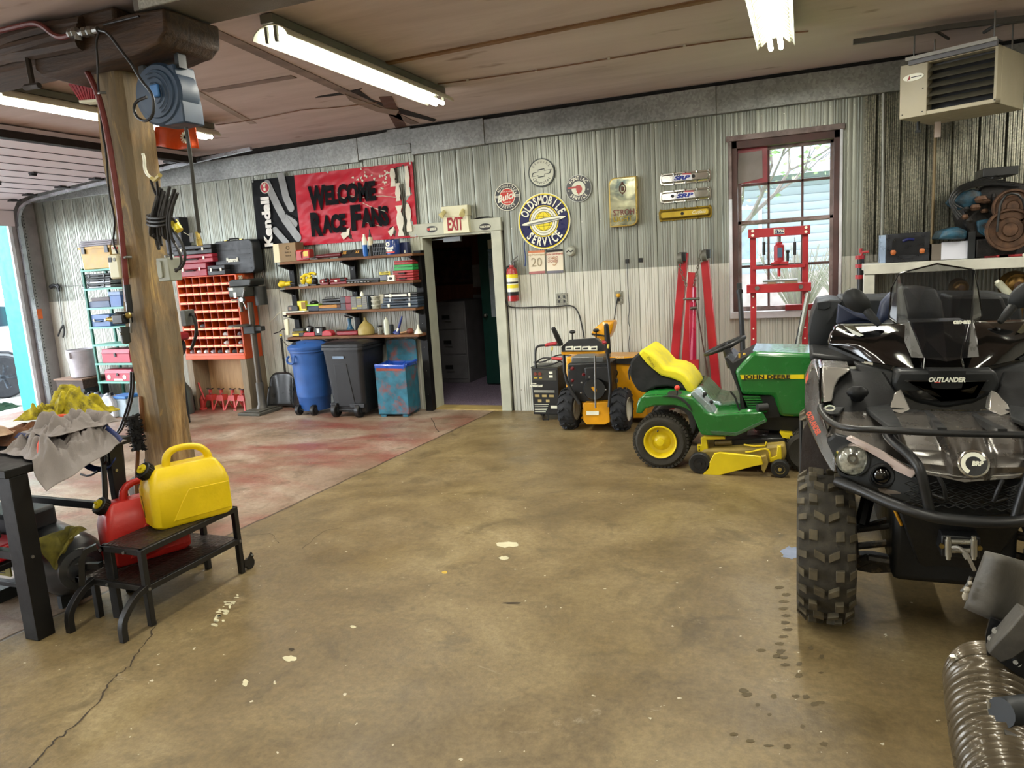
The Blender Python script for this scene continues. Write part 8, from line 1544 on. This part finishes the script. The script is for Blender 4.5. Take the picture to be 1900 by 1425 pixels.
# mirrors
pair(lambda: B(ad).slab([A(1590+cos(a_)*26*(1+.12*sin(a_)), 558+sin(a_)*22+cos(a_)*7, .38) for a_ in [2*pi*i/24 for i in range(24)]], (0, .03, 0), bulge=.03).tube([A(1606, 574, .39), A(1616, 586, .38), A(1632, 604, .36)], [.02, .013], seg=10), 'mirror', bevel=.006)
B(at_).tube([A(1600, 630, .42), A(1690, 640, .40), M_r(A(1690, 640, .40)), M_r(A(1600, 630, .42))], .014).build('handlebar', t)
# seats and trunk
s = B(mat('seat_grey_vinyl', '#303131', .5, bump=.2, bs=80)).slab([A(*q) for q in [(1672, 600, 1.0), (1668, 540, 1.05), (1675, 532, 1.05), (1705, 531, 1.05), (1737, 536, 1.05), (1748, 560, 1.03), (1755, 600, 1.0)]], (0, .12, 0), bulge=.03); s.build('passenger_backrest', t, bevel=.02)
B(ak).slab([A(*q) for q in [(1640, 640, .7), (1650, 600, .8), (1780, 600, .8), (1800, 640, .7)]], (0, .75, 0)).build('seat', t, bevel=.04)
for pts in ([(1625, 602), (1636, 562), (1655, 541), (1664, 545), (1664, 602)], [(1552, 602), (1556, 565), (1575, 575), (1620, 590), (1640, 603)]): B(ab).slab([A(u, v, 1.1) for u, v in pts], (0, .1, 0), bulge=.02).build('seat_bolster', t, bevel=.015)  # blue reflection on the dark bolsters is put into their colour
tk_ = mat('trunk_grey', '#26292c', .55, bump=.1, bs=60, spec=.3)
pl_ = [(1516, 560), (1540, 556), (1562, 558), (1555, 575), (1553, 603), (1549, 612), (1538, 640), (1527, 655), (1509, 663), (1502, 650), (1499, 622), (1506, 584)]
B(tk_).slab([A(u, v, 1.45) for u, v in pl_], (0, .45, 0), bulge=.02).build('trunk_side', t, bevel=.015)
B(tk_).slab([A(u, v, 1.55) for u, v in [(1556, 552), (1640, 552), (1690, 548), (1745, 546), (1860, 546), (1895, 552), (1900, 612), (1553, 606)]], (0, .4, 0)).build('trunk', t, bevel=.02); B(tk_).slab([A(u, v, 1.43) for u, v in [(1515, 561), (1540, 557), (1541, 571), (1530, 576), (1516, 574)]], (0, .05, 0)).build('trunk_latch', t, bevel=.006); B(ak).slab([A(u, v, 1.0) for u, v in [(1502, 655), (1590, 665), (1600, 680), (1530, 684), (1503, 672)]], (0, .5, 0)).build('rear_rack_edge', t, bevel=.02)
B(ak).slab([A(u, v, 1.2) for u, v in [(1760, 548), (1860, 548), (1880, 600), (1765, 600)]], (0, .3, 0)).build('trunk_front', t, bevel=.02)
# lettering on the fender
pa, pb3 = A(1499, 762, -.02), A(1519, 803, -.14); d_ = pb3-pa; B(mat('letter_red', '#c9543a', .5)).text('OUTLANDER', (pa+pb3)/2+V(0, -.035, 0), d_, V(-d_.z, 0, d_.x), .022, bold=.04, width=d_.length).build('fender_lettering', t)
B(mat('letter_red', '#c9543a', .5)).slab([A(1495, 700, .06), A(1500, 690, .07), A(1500, 702, .05), A(1495, 712, .04)], (0, .006, 0)).build('fender_mark', t)
pair(P([(1486, 862, .35), (1489, 800, .4), (1500, 780, .3), (1545, 850, .2), (1565, 890, .15), (1580, 930, .3), (1560, 960, .35), (1490, 1020, .5), (1485, 900, .4)], (0, .03, 0), mat('inner_fender', '#2b221c', .85, bump=.3)), 'inner_fender')
pair(lambda: B(at_).tube([A(1486, 780, .7), A(1487, 870, .6), A(1485, 935, .6)], .01), 'footwell_edge')
# suspension
arm = mat('suspension_steel', '#33302c', .5, .5, var=.3, vs=20, dirt='#6a5a44')
def susp(): 
    s = B(arm)
    for a_, b_, r_ in (((1578, 985, .0), (1672, 958, .1), .016), ((1578, 985, .0), (1660, 975, -.05), .013), ((1585, 1014, .05), (1690, 1003, .05), .017), ((1578, 1050, -.05), (1612, 1036, -.08), .022), ((1612, 1036, -.08), (1700, 1050, -.1), .02), ((1590, 1035, .1), (1700, 1040, .2), .018)): s.tube([A(*a_), A(*b_)], r_, seg=8)
    s.slab([A(1580, 1030, -.06), A(1620, 1030, -.08), A(1695, 1046, -.1), (A(1694, 1060, -.1)), A(1620, 1064, -.08), A(1580, 1056, -.06)], (0, .05, 0))
    return s
pair(susp, 'suspension_arm')
pair(lambda: B(at_).tube([A(1612, 915, .1), A(1598, 975, .02)], .03).tube([A(1575, 960, 0), A(1582, 1040, 0)], .03, seg=10).ball(A(1590, 978, -.04), .016, 8), 'shock_absorber')
pair(lambda: B(dkp).tube([A(1664, 1006, .02), A(1672, 1002, .02), A(1680, 1008, .02)], .035, seg=10), 'axle_boot')
B(mat('strap_yellow', '#d99a1c', .5)).tube([A(1659, 944, -.2), A(1666, 960, -.2), A(1673, 975, -.2)], .006).build('yellow_strap', t)
# winch
fr = mat('fairlead_steel', '#b5b3a8', .3, .8); s = B(fr)
for u in (1759.5, 1807): s.cyl(A(u, 1032, -.42), A(u, 1001, -.42), .0115, seg=14).cyl(A(u, 1038, -.42), A(u, 995, -.42), .008)
for v in (1005, 1021): s.cyl(A(1764, v, -.40), A(1803, v+1, -.40), .010, seg=14)
s.build('fairlead', t); B(black_m).bb(A(1747, 1010, -.4).x, A(1820, 1010, -.4).x, -.395, -.2, A(1780, 1036, -.4).z, A(1780, 996, -.4).z).build('winch_box', t, bevel=.005); B(brass).disc(A(1747, 1012, -.41), N_, .009, .01, seg=12).disc(A(1817, 1016, -.41), N_, .009, .01, seg=12).build('bolts', t)
B(mat('cable_pale', '#9a968c', .4, .4)).tube([A(*q) for q in [(1768, 1016, -.43), (1778, 1015, -.45), (1788, 1022, -.46), (1799, 1038, -.47), (1808, 1058, -.46)]], .007, smooth=2).tube([A(1790, 1026, -.46), A(1796, 1036, -.465)], .011).build('winch_cable', t); B(steelm).tube([A(1802, 1070, -.46), A(1796, 1085, -.46), A(1785, 1096, -.46), A(1800, 1094, -.46)], .007).build('winch_hook', t)
# ================= FLOOR MACHINE WITH HOSE (lower right) =================
t = thing('leaf_vacuum', 'grey leaf vacuum with a steel chute and a wide ribbed hose at the lower right', 'leaf vacuum', (.95, 1.95, 0)); o_ = t.location; g = lambda u, v, Y: W(u, v, Y)-o_
sm_ = mat('worn_grey_metal', '#5d5a54', .6, .35, var=.25, vs=5, dirt='#3b3a38', bump=.15)
def chute(u, v):
    a0, a1 = (1829, 1022), (1789, 1128); b0, b1 = (1905, 1042), (1900, 1178); pu = a0[0]*(1-v)+a1[0]*v; pv = a0[1]*(1-v)+a1[1]*v; qu = b0[0]*(1-v)+b1[0]*v; qv = b0[1]*(1-v)+b1[1]*v
    return g(pu+(qu-pu)*u, pv+(qv-pv)*u-4*sin(pi*u)*(1-v)*0, 2.12-.08*sin(pi*u*.8)+.1*u)
B(sm_).grid(chute, 16, 8).build('chute', t, thick=.006); B(mat('pin_pale', '#a09a8c', .4)).ball(g(1794, 1094, 2.1), .008, 8).ball(g(1791, 1106, 2.1), (.008, .008, .014), 8).ball(g(1800, 1082, 2.1), .006, 8).build('pins', t)
B(black_m).slab([g(u, v, 2.08) for u, v in [(1838, 1146), (1868, 1158), (1875, 1175), (1865, 1200), (1845, 1215), (1832, 1215), (1829, 1180)]], (0, .01, 0)).build('mounting_plate', t)
B(sm_).tube([g(u, v, 2.02) for u, v in [(1842, 1214), (1858, 1200), (1885, 1175), (1915, 1140)]], [.018, .026, .03, .03], sq=True).build('lip', t, bevel=.004)
s = B(steelm)
for u, v in ((1850, 1172), (1842, 1186), (1888, 1229)): s.cyl(g(u, v, 2.06), g(u-4, v, 2.03), .006, seg=6).cyl(g(u, v, 2.05), g(u-1, v, 2.045), .011, seg=12)
s.build('bolts', t); B(black_m).slab([g(u, v, 2.04) for u, v in [(1850, 1225), (1905, 1205), (1905, 1262), (1888, 1252)]], (0, .02, 0)).build('shroud', t)
hp = [g(1832, 1262, 2.30), g(1832, 1262, 2.12), g(1843, 1330, 2.0), g(1858, 1400, 1.88), g(1880, 1475, 1.74), g(1915, 1560, 1.6)]
hp2 = [p for p in hp]
for _ in range(3):
    Q = []
    for a_, b_ in zip(hp2, hp2[1:]): Q += [a_*.75+b_*.25, a_*.25+b_*.75]
    Q[0] = hp2[0]; Q[-1] = hp2[-1]; hp2 = Q
L_ = [0]
for a_, b_ in zip(hp2, hp2[1:]): L_.append(L_[-1]+(b_-a_).length)
def at_len(s_):
    for i in range(len(L_)-1):
        if s_ <= L_[i+1]: f_ = (s_-L_[i])/(L_[i+1]-L_[i]); return hp2[i].lerp(hp2[i+1], f_), (hp2[i+1]-hp2[i]).normalized()
    return hp2[-1], (hp2[-1]-hp2[-2]).normalized()
n_ = int(L_[-1]/.0045); rs = []; x0_ = None
for i in range(n_):
    p, d = at_len(i*.0045); x, y, _ = axes(d); rr__ = .098+.008*sin(i*.0045/.026*2*pi); rs.append([p+(x*cos(2*pi*j/40)+y*sin(2*pi*j/40))*rr__ for j in range(40)])
hm_ = mat('hose_bronze', '#544a38', .3, .35, var=.15, coat=.5); B(hm_).rings(rs).build('ribbed_hose', t, ang=3); B(fr).tube([g(1772+cos(a_)*5, 1219+sin(a_)*3, 2.10) for a_ in (0, 2, 4)], .01).build('hose_clamp', t)
B(mat('arm_worn', '#7b7566', .6, .2, var=.2)).slab([g(u, v, 1.88) for u, v in [(1832, 1302), (1840, 1306), (1862, 1330), (1866, 1362), (1850, 1362), (1836, 1335)]], (0, .02, 0)).build('support_arm', t, bevel=.004); B(dkp).cyl(g(1858, 1322, 1.86), g(1935, 1312, 1.95), .034, seg=16).build('hub_tube', t); B(sm_).slab([g(u, v, 1.8) for u, v in [(1866, 1362), (1890, 1372), (1910, 1425), (1890, 1425), (1876, 1400)]], (0, .02, 0)).build('lower_arm', t)
s = B(dkp).bb(-.35, .15, -.3, .35, .12, .55); s.xf(Matrix.Translation((.12, .05, 0))); s.build('body', t, bevel=.04)
for y_ in (-.25, .3): B(ty).lathe([(.05, -.04), (.14, -.04), (.15, 0), (.14, .04), (.05, .04)], (.0, y_+.02, .15), EX, 24).build('wheel', t)
# ================= STEP STOOL AND FUEL CANS =================
t = thing('step_stool', 'low black steel two-step stool with diamond plate treads and small wheels', 'step stool', (-3.02, 2.49, 0)); o_ = t.location; bs_ = mat('stool_black', '#141414', .4, bump=.1); dp_ = NT('diamond_plate'); co = dp_.co(scale=(1, 1, 1)); ck = dp_.n('TexVoronoi'); ck.inputs['Scale'].default_value = 45; dp_.l(co, ck.inputs['Vector'])
dp_.b.inputs['Base Color'].default_value = lin('#3a332d'); dp_.b.inputs['Metallic'].default_value = .6; dp_.b.inputs['Roughness'].default_value = .4; dp_.bump(ck.outputs[0], .6, .01); dp_ = dp_.m
X0, X1, Y0, Y1 = -.25, 0, 0, .64; ZT_, ZL = .40, .215
for x_, y_ in ((X1, Y0), (X1, Y1), (X0+.0, Y1)): B(bs_).box((x_-.0, y_, ZT_/2), (.03, .03, ZT_)).build('leg', t, bevel=.003)
B(bs_).box((X0-.0, .02, ZT_/2), (.055, .025, ZT_)).build('leg', t, bevel=.003); B(bs_).box((-.36, .0, ZL/2), (.03, .03, ZL)).build('leg', t, bevel=.003); B(bs_).box((-.36, Y1, ZL/2), (.03, .03, ZL)).build('leg', t, bevel=.003)
def tread(nm, x0, x1, z_): 
    B(dp_).bb(x0, x1, Y0, Y1, z_-.006, z_).build(nm, t)
    s = B(bs_)
    for a_, b_ in (((x0, Y0), (x1, Y0)), ((x0, Y1), (x1, Y1)), ((x0, Y0), (x0, Y1)), ((x1, Y0), (x1, Y1))): s.bb(min(a_[0], b_[0])-.014, max(a_[0], b_[0])+.014, min(a_[1], b_[1])-.014, max(a_[1], b_[1])+.014, z_-.034, z_-.003)
    s.build('tread_frame', t, bevel=.003)
tread('upper_tread', X0, X1, ZT_+.004); tread('lower_tread', X0-.22, X1, ZL)
for x_ in (X1, X0-.11): B(bs_).tube([(x_, .0, ZL-.01), (x_-.0, -.07, ZL-.03), (x_, -.14, ZL-.09), (x_, -.165, .08), (x_, -.165, 0)], .016, sq=True, smooth=1).build('front_foot', t, bevel=.002)
B(bs_).tube([(X0-.05, .0, ZT_-.01), (X0-.1, -.05, ZT_-.03), (X0-.12, -.06, .2)], .014, sq=True, smooth=1).build('side_hoop', t); B(bs_).tube([(X0-.02, -.02, ZT_-.10), (X0-.16, -.04, ZT_-.11)], .014, sq=True).build('side_bar', t)
s = B(steelm)
for p in ((X1+.016, 0, ZL-.02), (X1+.016, Y1, ZL-.02)): s.cyl(p, V(*p)+V(.006, 0, 0), .008, seg=10)
for p in ((X0-.01, -.015, ZT_-.02), (-.1, -.016, ZT_-.02), (X0-.0, -.015, ZL-.02), (X1-.0, -.016, ZL-.02)): s.cyl(p, V(*p)+V(0, -.006, 0), .008, seg=10)
s.build('bolts', t)
for x_ in (X1, X0-.1): o = B(bs_).slab([(x_+.012, Y1+.01, .03), (x_+.012, Y1+.05, .035), (x_+.012, Y1+.09, .07), (x_+.012, Y1+.075, .1), (x_+.012, Y1+.04, .07), (x_+.012, Y1+.01, .075)], (.006, 0, 0)).build('wheel_bracket', t); B(blkp).cyl((x_-.012, Y1+.065, .033), (x_+.012, Y1+.065, .033), .033, seg=20).build('wheel', o); B(steelm).ball((x_+.02, Y1+.075, .08), .008, 8).build('bolt', o)
def fuel_can(name, label, base, rz, col, W_=.36, D_=.27, H_=.30, yl=True, mk=''):
    t = thing(name, label, 'fuel can', base, rz); m = mat('can_'+name, col, .38, var=.06, bump=.12, bs=50, dirt=None); w_, d_ = W_/2, D_/2
    secs = [(0, .93, .93), (.015, 1, 1), (H_*.62, 1, 1), (H_*.80, .93, .86), (H_*.97, .80, .5), (H_, .72, .42)]; s = B(m); rs = []
    for z_, a_, b_ in secs: rs.append([V(x_+(-.0 if z_ < H_*.7 else .0), y_, z_) for x_, y_ in rr(-w_*a_, w_*a_, -d_*b_, d_*b_, .045*b_, (1, 1, 1, 1))])
    s.rings(rs); s.build('body', t, bevel=.01, seg=3)
    B(m).tube([(-w_*.40, 0, H_*.93), (-w_*.36, 0, H_+.055), (-w_*.1, 0, H_+.085), (w_*.42, 0, H_+.075), (w_*.66, 0, H_+.03), (w_*.70, 0, H_*.93)], [.022, .02, .018, .018, .02, .022], seg=12, smooth=2).build('handle', t)
    c = V(-w_*.78, -.0, H_*.9); ax = V(-.75, -.25, .75).normalized(); B(m).cyl(c-ax*.05, c+ax*.02, .045, .036, seg=20).build('neck', t)
    o = B(blkp).lathe([(.04, .015), (.044, .02), (.044, .055), (.04, .06)], c, ax, 28).build('cap', t); s = B(blkp); x, y, _ = axes(ax)
    for i in range(20): a_ = 2*pi*i/20; s.tube([c+ax*.02+(x*cos(a_)+y*sin(a_))*.045, c+ax*.055+(x*cos(a_)+y*sin(a_))*.045], .003, seg=4)
    s.build('cap_ribs', o); B(mat('cap_yellow', '#d9c41a', .4)).lathe([(.026, .058), (.026, .068), (.02, .07)], c, ax, 20).build('cap_centre', o); B(MATS['cap_yellow']).tube([c+ax*.068, c+ax*.085+x*.008], .008, seg=8).build('nozzle_tip', o)
    em = B(m)
    for i, ln in enumerate(mk.split('/')): em.text(ln, (w_*.25, -d_-.0005, H_*.52-i*.028), EX, EZ, .017 if len(mk) > 8 else .032, ext=.002)
    em.build('moulded_lettering', t); s = B(m).slab([(-w_*.55, -d_-.004, H_*.1), (w_*.92, -d_-.004, H_*.1), (w_*.92, -d_-.004, H_*.58), (-w_*.1, -d_-.004, H_*.6), (-w_*.3, -d_-.004, H_*.4)], (0, .008, 0)); s.build('side_panel', t, bevel=.003); return t
yc = fuel_can('yellow_fuel_can', 'large yellow fuel can standing on the upper tread of the step stool', (-3.15, 2.93, ZT_+.005), 1.12, '#e6c70d', .42, .245, .31, mk='DIESEL FUEL/CAN 20 L')
sc_m = mat('grime', '#6b5a14', .7, var=.3); o = B(sc_m).tube([(-.215, .02, .05), (-.217, .01, .10), (-.217, .03, .17)], .002, seg=4).build('grime_marks', yc)
fuel_can('red_fuel_can', 'large red fuel can standing on the lower tread behind the step stool', (-3.37, 2.82, ZL+.002), 1.12, '#b3231c', .42, .23, .33, mk='GAS')
# ================= STEEL WORKBENCH AT THE LEFT =================
t = thing('steel_workbench', 'black steel workbench at the left edge with cloths piled on top', 'workbench', (-3.50, 2.25, 0)); fb = mat('bench_black_steel', '#121110', .5, bump=.05, spec=.3); ZW = .865
B(fb).slab([(-.05, -.04, 0), (.045, -.04, 0), (.045, .05, 0), (-.05, .05, 0)], (0, 0, ZW-.04)).build('leg', t, bevel=.004)
o = B(fb).bb(-.0, .04, .50, .58, .0, ZW-.04).build('leg', t, bevel=.004); B(mat('strut_grey', '#3a3a38', .4, .4)).tube([(.02, .42, .22), (.02, .45, .55)], .022).tube([(.02, .45, .55), (.02, .48, .8)], .014).build('strut', o)
B(fb).slab([(.03, .48, ZW-.04), (.03, .60, ZW-.04), (.03, .58, .55), (.03, .66, .30), (.03, .64, .1), (.03, .56, .1), (.03, .54, .5)], (-.02, 0, 0)).build('gusset', t)
for y_ in (-.0, .55): B(fb).bb(-1.6, -1.5, y_-.04, y_+.04, 0, ZW-.04).build('leg', t)
B(fb).bb(-1.62, .05, -.06, .64, ZW-.04, ZW).build('top', t, bevel=.004); B(fb).bb(-1.6, -.02, -.02, .02, .40, .44).build('front_rail', t); B(fb).bb(-1.6, .02, .53, .56, .46, .50).build('rear_rail', t)
s = B(steelm).cyl((.046, .0, .42), (.052, 0, .42), .008).cyl((.045, .52, .7), (.052, .52, .7), .008); s.build('bolts', t); B(mat('bench_inner', '#0f0f10', .7)).bb(-1.5, -.15, -.03, .0, .5, ZW-.05).build('drawer_front', t, bevel=.005)
t = thing('air_compressor', 'dark grey air compressor tank lying under the steel workbench', 'compressor', (-3.70, 2.60, 0)); cm_ = mat('tank_grey', '#34373a', .35, coat=.3)
B(cm_).lathe([(.03, .19), (.07, .185), (.075, .175), (.11, .165), (.115, .15), (.15, .11), (.17, .04), (.172, 0), (.172, -.6), (.12, -.7), (.02, -.73)], (0, 0, .22), V(.95, -.3, 0), 40).build('tank', t); B(dkp).bb(-.6, -.2, -.12, .12, .38, .5).build('motor', t, bevel=.02); s = B(mat('label_yellow_old', '#9a9138', .6)).bb(-.46, -.22, -.175, -.165, .19, .27); s.use(black_m)
for q in range(4): s.bb(-.44, -.26, -.178, -.174, .205+q*.015, .21+q*.015)
s.build('warning_label', t); B(dkp).bb(-.5, -.4, -.15, .15, 0, .07).bb(.0, .03, -.1, .1, 0, .07).build('foot', t)
t = thing('red_tool_case', 'red box on the black cart under the steel workbench', 'box', (-3.82, 2.30, .335)); B(mat('bright_red_plastic', '#c0141f', .35)).bb(-.45, .05, -.12, .15, 0, .085).build('box', t, bevel=.012)
t = thing('tool_cart', 'low black cart with a caster under the left end of the workbench', 'cart', (-3.85, 2.3, 0)); B(fb).bb(-.5, .1, -.15, .2, .30, .332).bb(-.5, .12, -.15, -.12, .1, .13).bb(-.5, .05, .17, .2, .1, .13).build('frame', t, bevel=.004); B(fb).tube([(-.1, -.14, .12), (.09, -.14, .30)], .014).build('brace', t)
o = B(blkp).cyl((.02, -.15, .04), (.02, -.11, .04), .04, seg=20).build('caster', t); B(steelm).slab([(.0, -.16, .04), (.04, -.16, .04), (.07, -.16, .1), (-.04, -.16, .1)], (0, .006, 0)).build('bracket', o)
tag(B(mat('orange_cloth', '#b04a34', .8)).ball((-3.78, 2.25, .47), (.07, .06, .025), 14).jit(.01, 20).build('folded_cloth'), 'folded orange-red cloth on the bench rail above the red box', 'cloth')
# cloth pieces: crumpled sheets
def crumple(name, label, cat, quad, z0, h, m, seed, nu=34, nv=26, thick=.006, fr_=6., wr=.3, drop=None):
    P4 = [V(*p) for p in quad]; c = sum(P4, V(0, 0, 0))/4
    def fn(u, v):
        p = (P4[0]*(1-u)+P4[1]*u)*(1-v)+(P4[3]*(1-u)+P4[2]*u)*v; e = min(u, 1-u, v, 1-v); d = min(1, e*4.5); d = d*d*(3-2*d)
        n1 = mnoise.noise(V(u*fr_*.6+seed, v*fr_*.6, 0)); n2 = abs(mnoise.noise(V(u*fr_*1.5+seed, v*fr_*.9, 7))); n3 = abs(mnoise.noise(V(u*fr_*3+seed, v*fr_*3.5, 3)))
        z = z0+h*d*(.62+.5*n1)-h*wr*1.6*n2*d-h*.75*n3*d; q = V(mnoise.noise(V(u*5, v*5, seed)), mnoise.noise(V(u*5, v*5, seed+4)), 0)*.035
        r = p+q; r.z += z
        if drop: r.z -= drop(u, v)
        return r
    o = B(m).grid(fn, nu, nv).build(name, thick=thick, ang=3, sub=1); return tag(o, label, cat)
zb_ = ZW+.012; gcl = mat('grey_cloth', '#8a8380', .9, var=.08, bump=.3, bs=180)
def bp_(u, v, z=ZW): p = F(u, v, z); p.z = 0; return p
Q = [(-3.86, 2.44), (-3.35, 2.30), (-3.37, 2.80), (-3.78, 2.90)]
crumple('grey_coverall', 'crumpled grey coverall hanging over the front corner of the workbench', 'cloth', [(x, y, 0) for x, y in Q], zb_, .20, gcl, 3, 50, 44, drop=lambda u, v: .13*max(0, u-.78)*4.5*(1.1-v), wr=.5, fr_=7)
crumple('rolled_cloth', 'upper bunched roll of grey cloth on top of the crumpled coverall', 'cloth', [(-3.76, 2.50, 0), (-3.45, 2.44, 0), (-3.41, 2.80, 0), (-3.68, 2.88, 0)], zb_+.09, .15, gcl, 17, 44, 34, wr=.6, fr_=8)
crumple('brown_cloth', 'brown canvas cloth lying on the workbench behind the grey coverall', 'cloth', [(-4.25, 2.5, 0), (-3.75, 2.55, 0), (-3.72, 2.86, 0), (-4.25, 2.86, 0)], zb_, .13, mat('brown_canvas', '#6b4426', .9, bump=.3, bs=150), 9)
crumple('plaid_cloth', 'tan and rust plaid cloth at the left edge of the workbench', 'cloth', [(-4.5, 2.32, 0), (-3.98, 2.35, 0), (-3.92, 2.62, 0), (-4.5, 2.62, 0)], zb_+.06, .12, mat('plaid_tan', '#b59c84', .9, var=.35, vs=7, dirt='#8a4a2c'), 14)
crumple('yellow_black_glove', 'large yellow and black work glove on the pile of cloths', 'glove', [(-4.08, 2.68, 0), (-3.66, 2.78, 0), (-3.66, 3.02, 0), (-4.12, 2.98, 0)], zb_+.10, .22, mat('glove_yellow', '#b3a51e', .85, var=.25, vs=32, dirt='#2a2812'), 21)
crumple('green_rag', 'dark green rag at the far left edge above the plaid cloth', 'cloth', [(-4.62, 2.62, 0), (-4.2, 2.65, 0), (-4.22, 2.85, 0), (-4.62, 2.85, 0)], zb_+.15, .06, mat('rag_green', '#24584a', .9), 5)
crumple('olive_glove', 'olive stained glove hanging from the bench rail above the compressor tank', 'glove', [(-3.66, 2.40, 0), (-3.48, 2.46, 0), (-3.50, 2.58, 0), (-3.62, 2.6, 0)], .43, .05, mat('glove_olive', '#7d7630', .9, var=.3, vs=12), 31, 20, 16, drop=lambda u, v: .22*max(0, .8-v)*(1-abs(2*u-1)))
bw_ = mat('webbing_blue', '#10245a', .7, bump=.3, bs=300)
def web(pts, wd, m, name, label, tw=V(0, .8, .6)):
    P_ = [V(*p) for p in pts]
    for _ in range(2):
        Q = [P_[0]]
        for a_, b_ in zip(P_, P_[1:]): Q += [a_*.75+b_*.25, a_*.25+b_*.75]
        P_ = Q+[P_[-1]]
    s = B(m).grid(lambda u, v: P_[min(len(P_)-1, round(u*(len(P_)-1)))]+tw*(v-.5)*wd, len(P_)-1, 1); return tag(s.build(name, thick=.003), label, 'strap')
def G(u, v, Y): return tuple(W(u, v, Y))
web([G(20, 800, 2.77), G(60, 795, 2.69), G(95, 785, 2.67), G(130, 778, 2.72), G(112, 795, 2.57), G(75, 806, 2.52), G(30, 808, 2.57)], .035, bw_, 'blue_strap', 'folded blue webbing strap between the plaid cloth and the grey coverall')
web([G(110, 775, 2.75), G(150, 776, 2.8), G(190, 788, 2.75), G(215, 806, 2.7), G(225, 818, 2.6)], .025, bw_, 'blue_strap', 'blue webbing strap draped over the rear corner of the workbench')
web([G(148, 850, 2.74), G(165, 868, 2.74), G(190, 872, 2.74), G(210, 862, 2.74), G(212, 848, 2.79), G(205, 835, 2.84)], .035, bw_, 'blue_strap', 'blue webbing loop with a black buckle hanging off the bench corner')
s = B(blkp).tube([G(190, 840, 2.74), G(188, 852, 2.72), G(193, 862, 2.72), G(199, 852, 2.72), G(194, 840, 2.74)], .009, smooth=1).tube([G(150, 880, 2.74), G(165, 884, 2.72), G(182, 874, 2.72)], .006, smooth=1); s.build('buckle', bpy.data.objects['blue_strap.002'], label='black plastic buckle')
web([G(88, 785, 2.64), G(95, 775, 2.64), G(115, 770, 2.66), G(130, 773, 2.69)], .02, mat('webbing_orange', '#d2431c', .6), 'orange_strap', 'orange strap lying on the blue webbing')
web([G(82, 806, 2.46), G(72, 820, 2.40), G(70, 838, 2.38), G(77, 852, 2.38), G(76, 866, 2.39), G(68, 880, 2.39)], .018, MATS['webbing_orange'], 'orange_strap', 'thin orange strap trailing down over the grey coverall', tw=V(1, 0, 0))
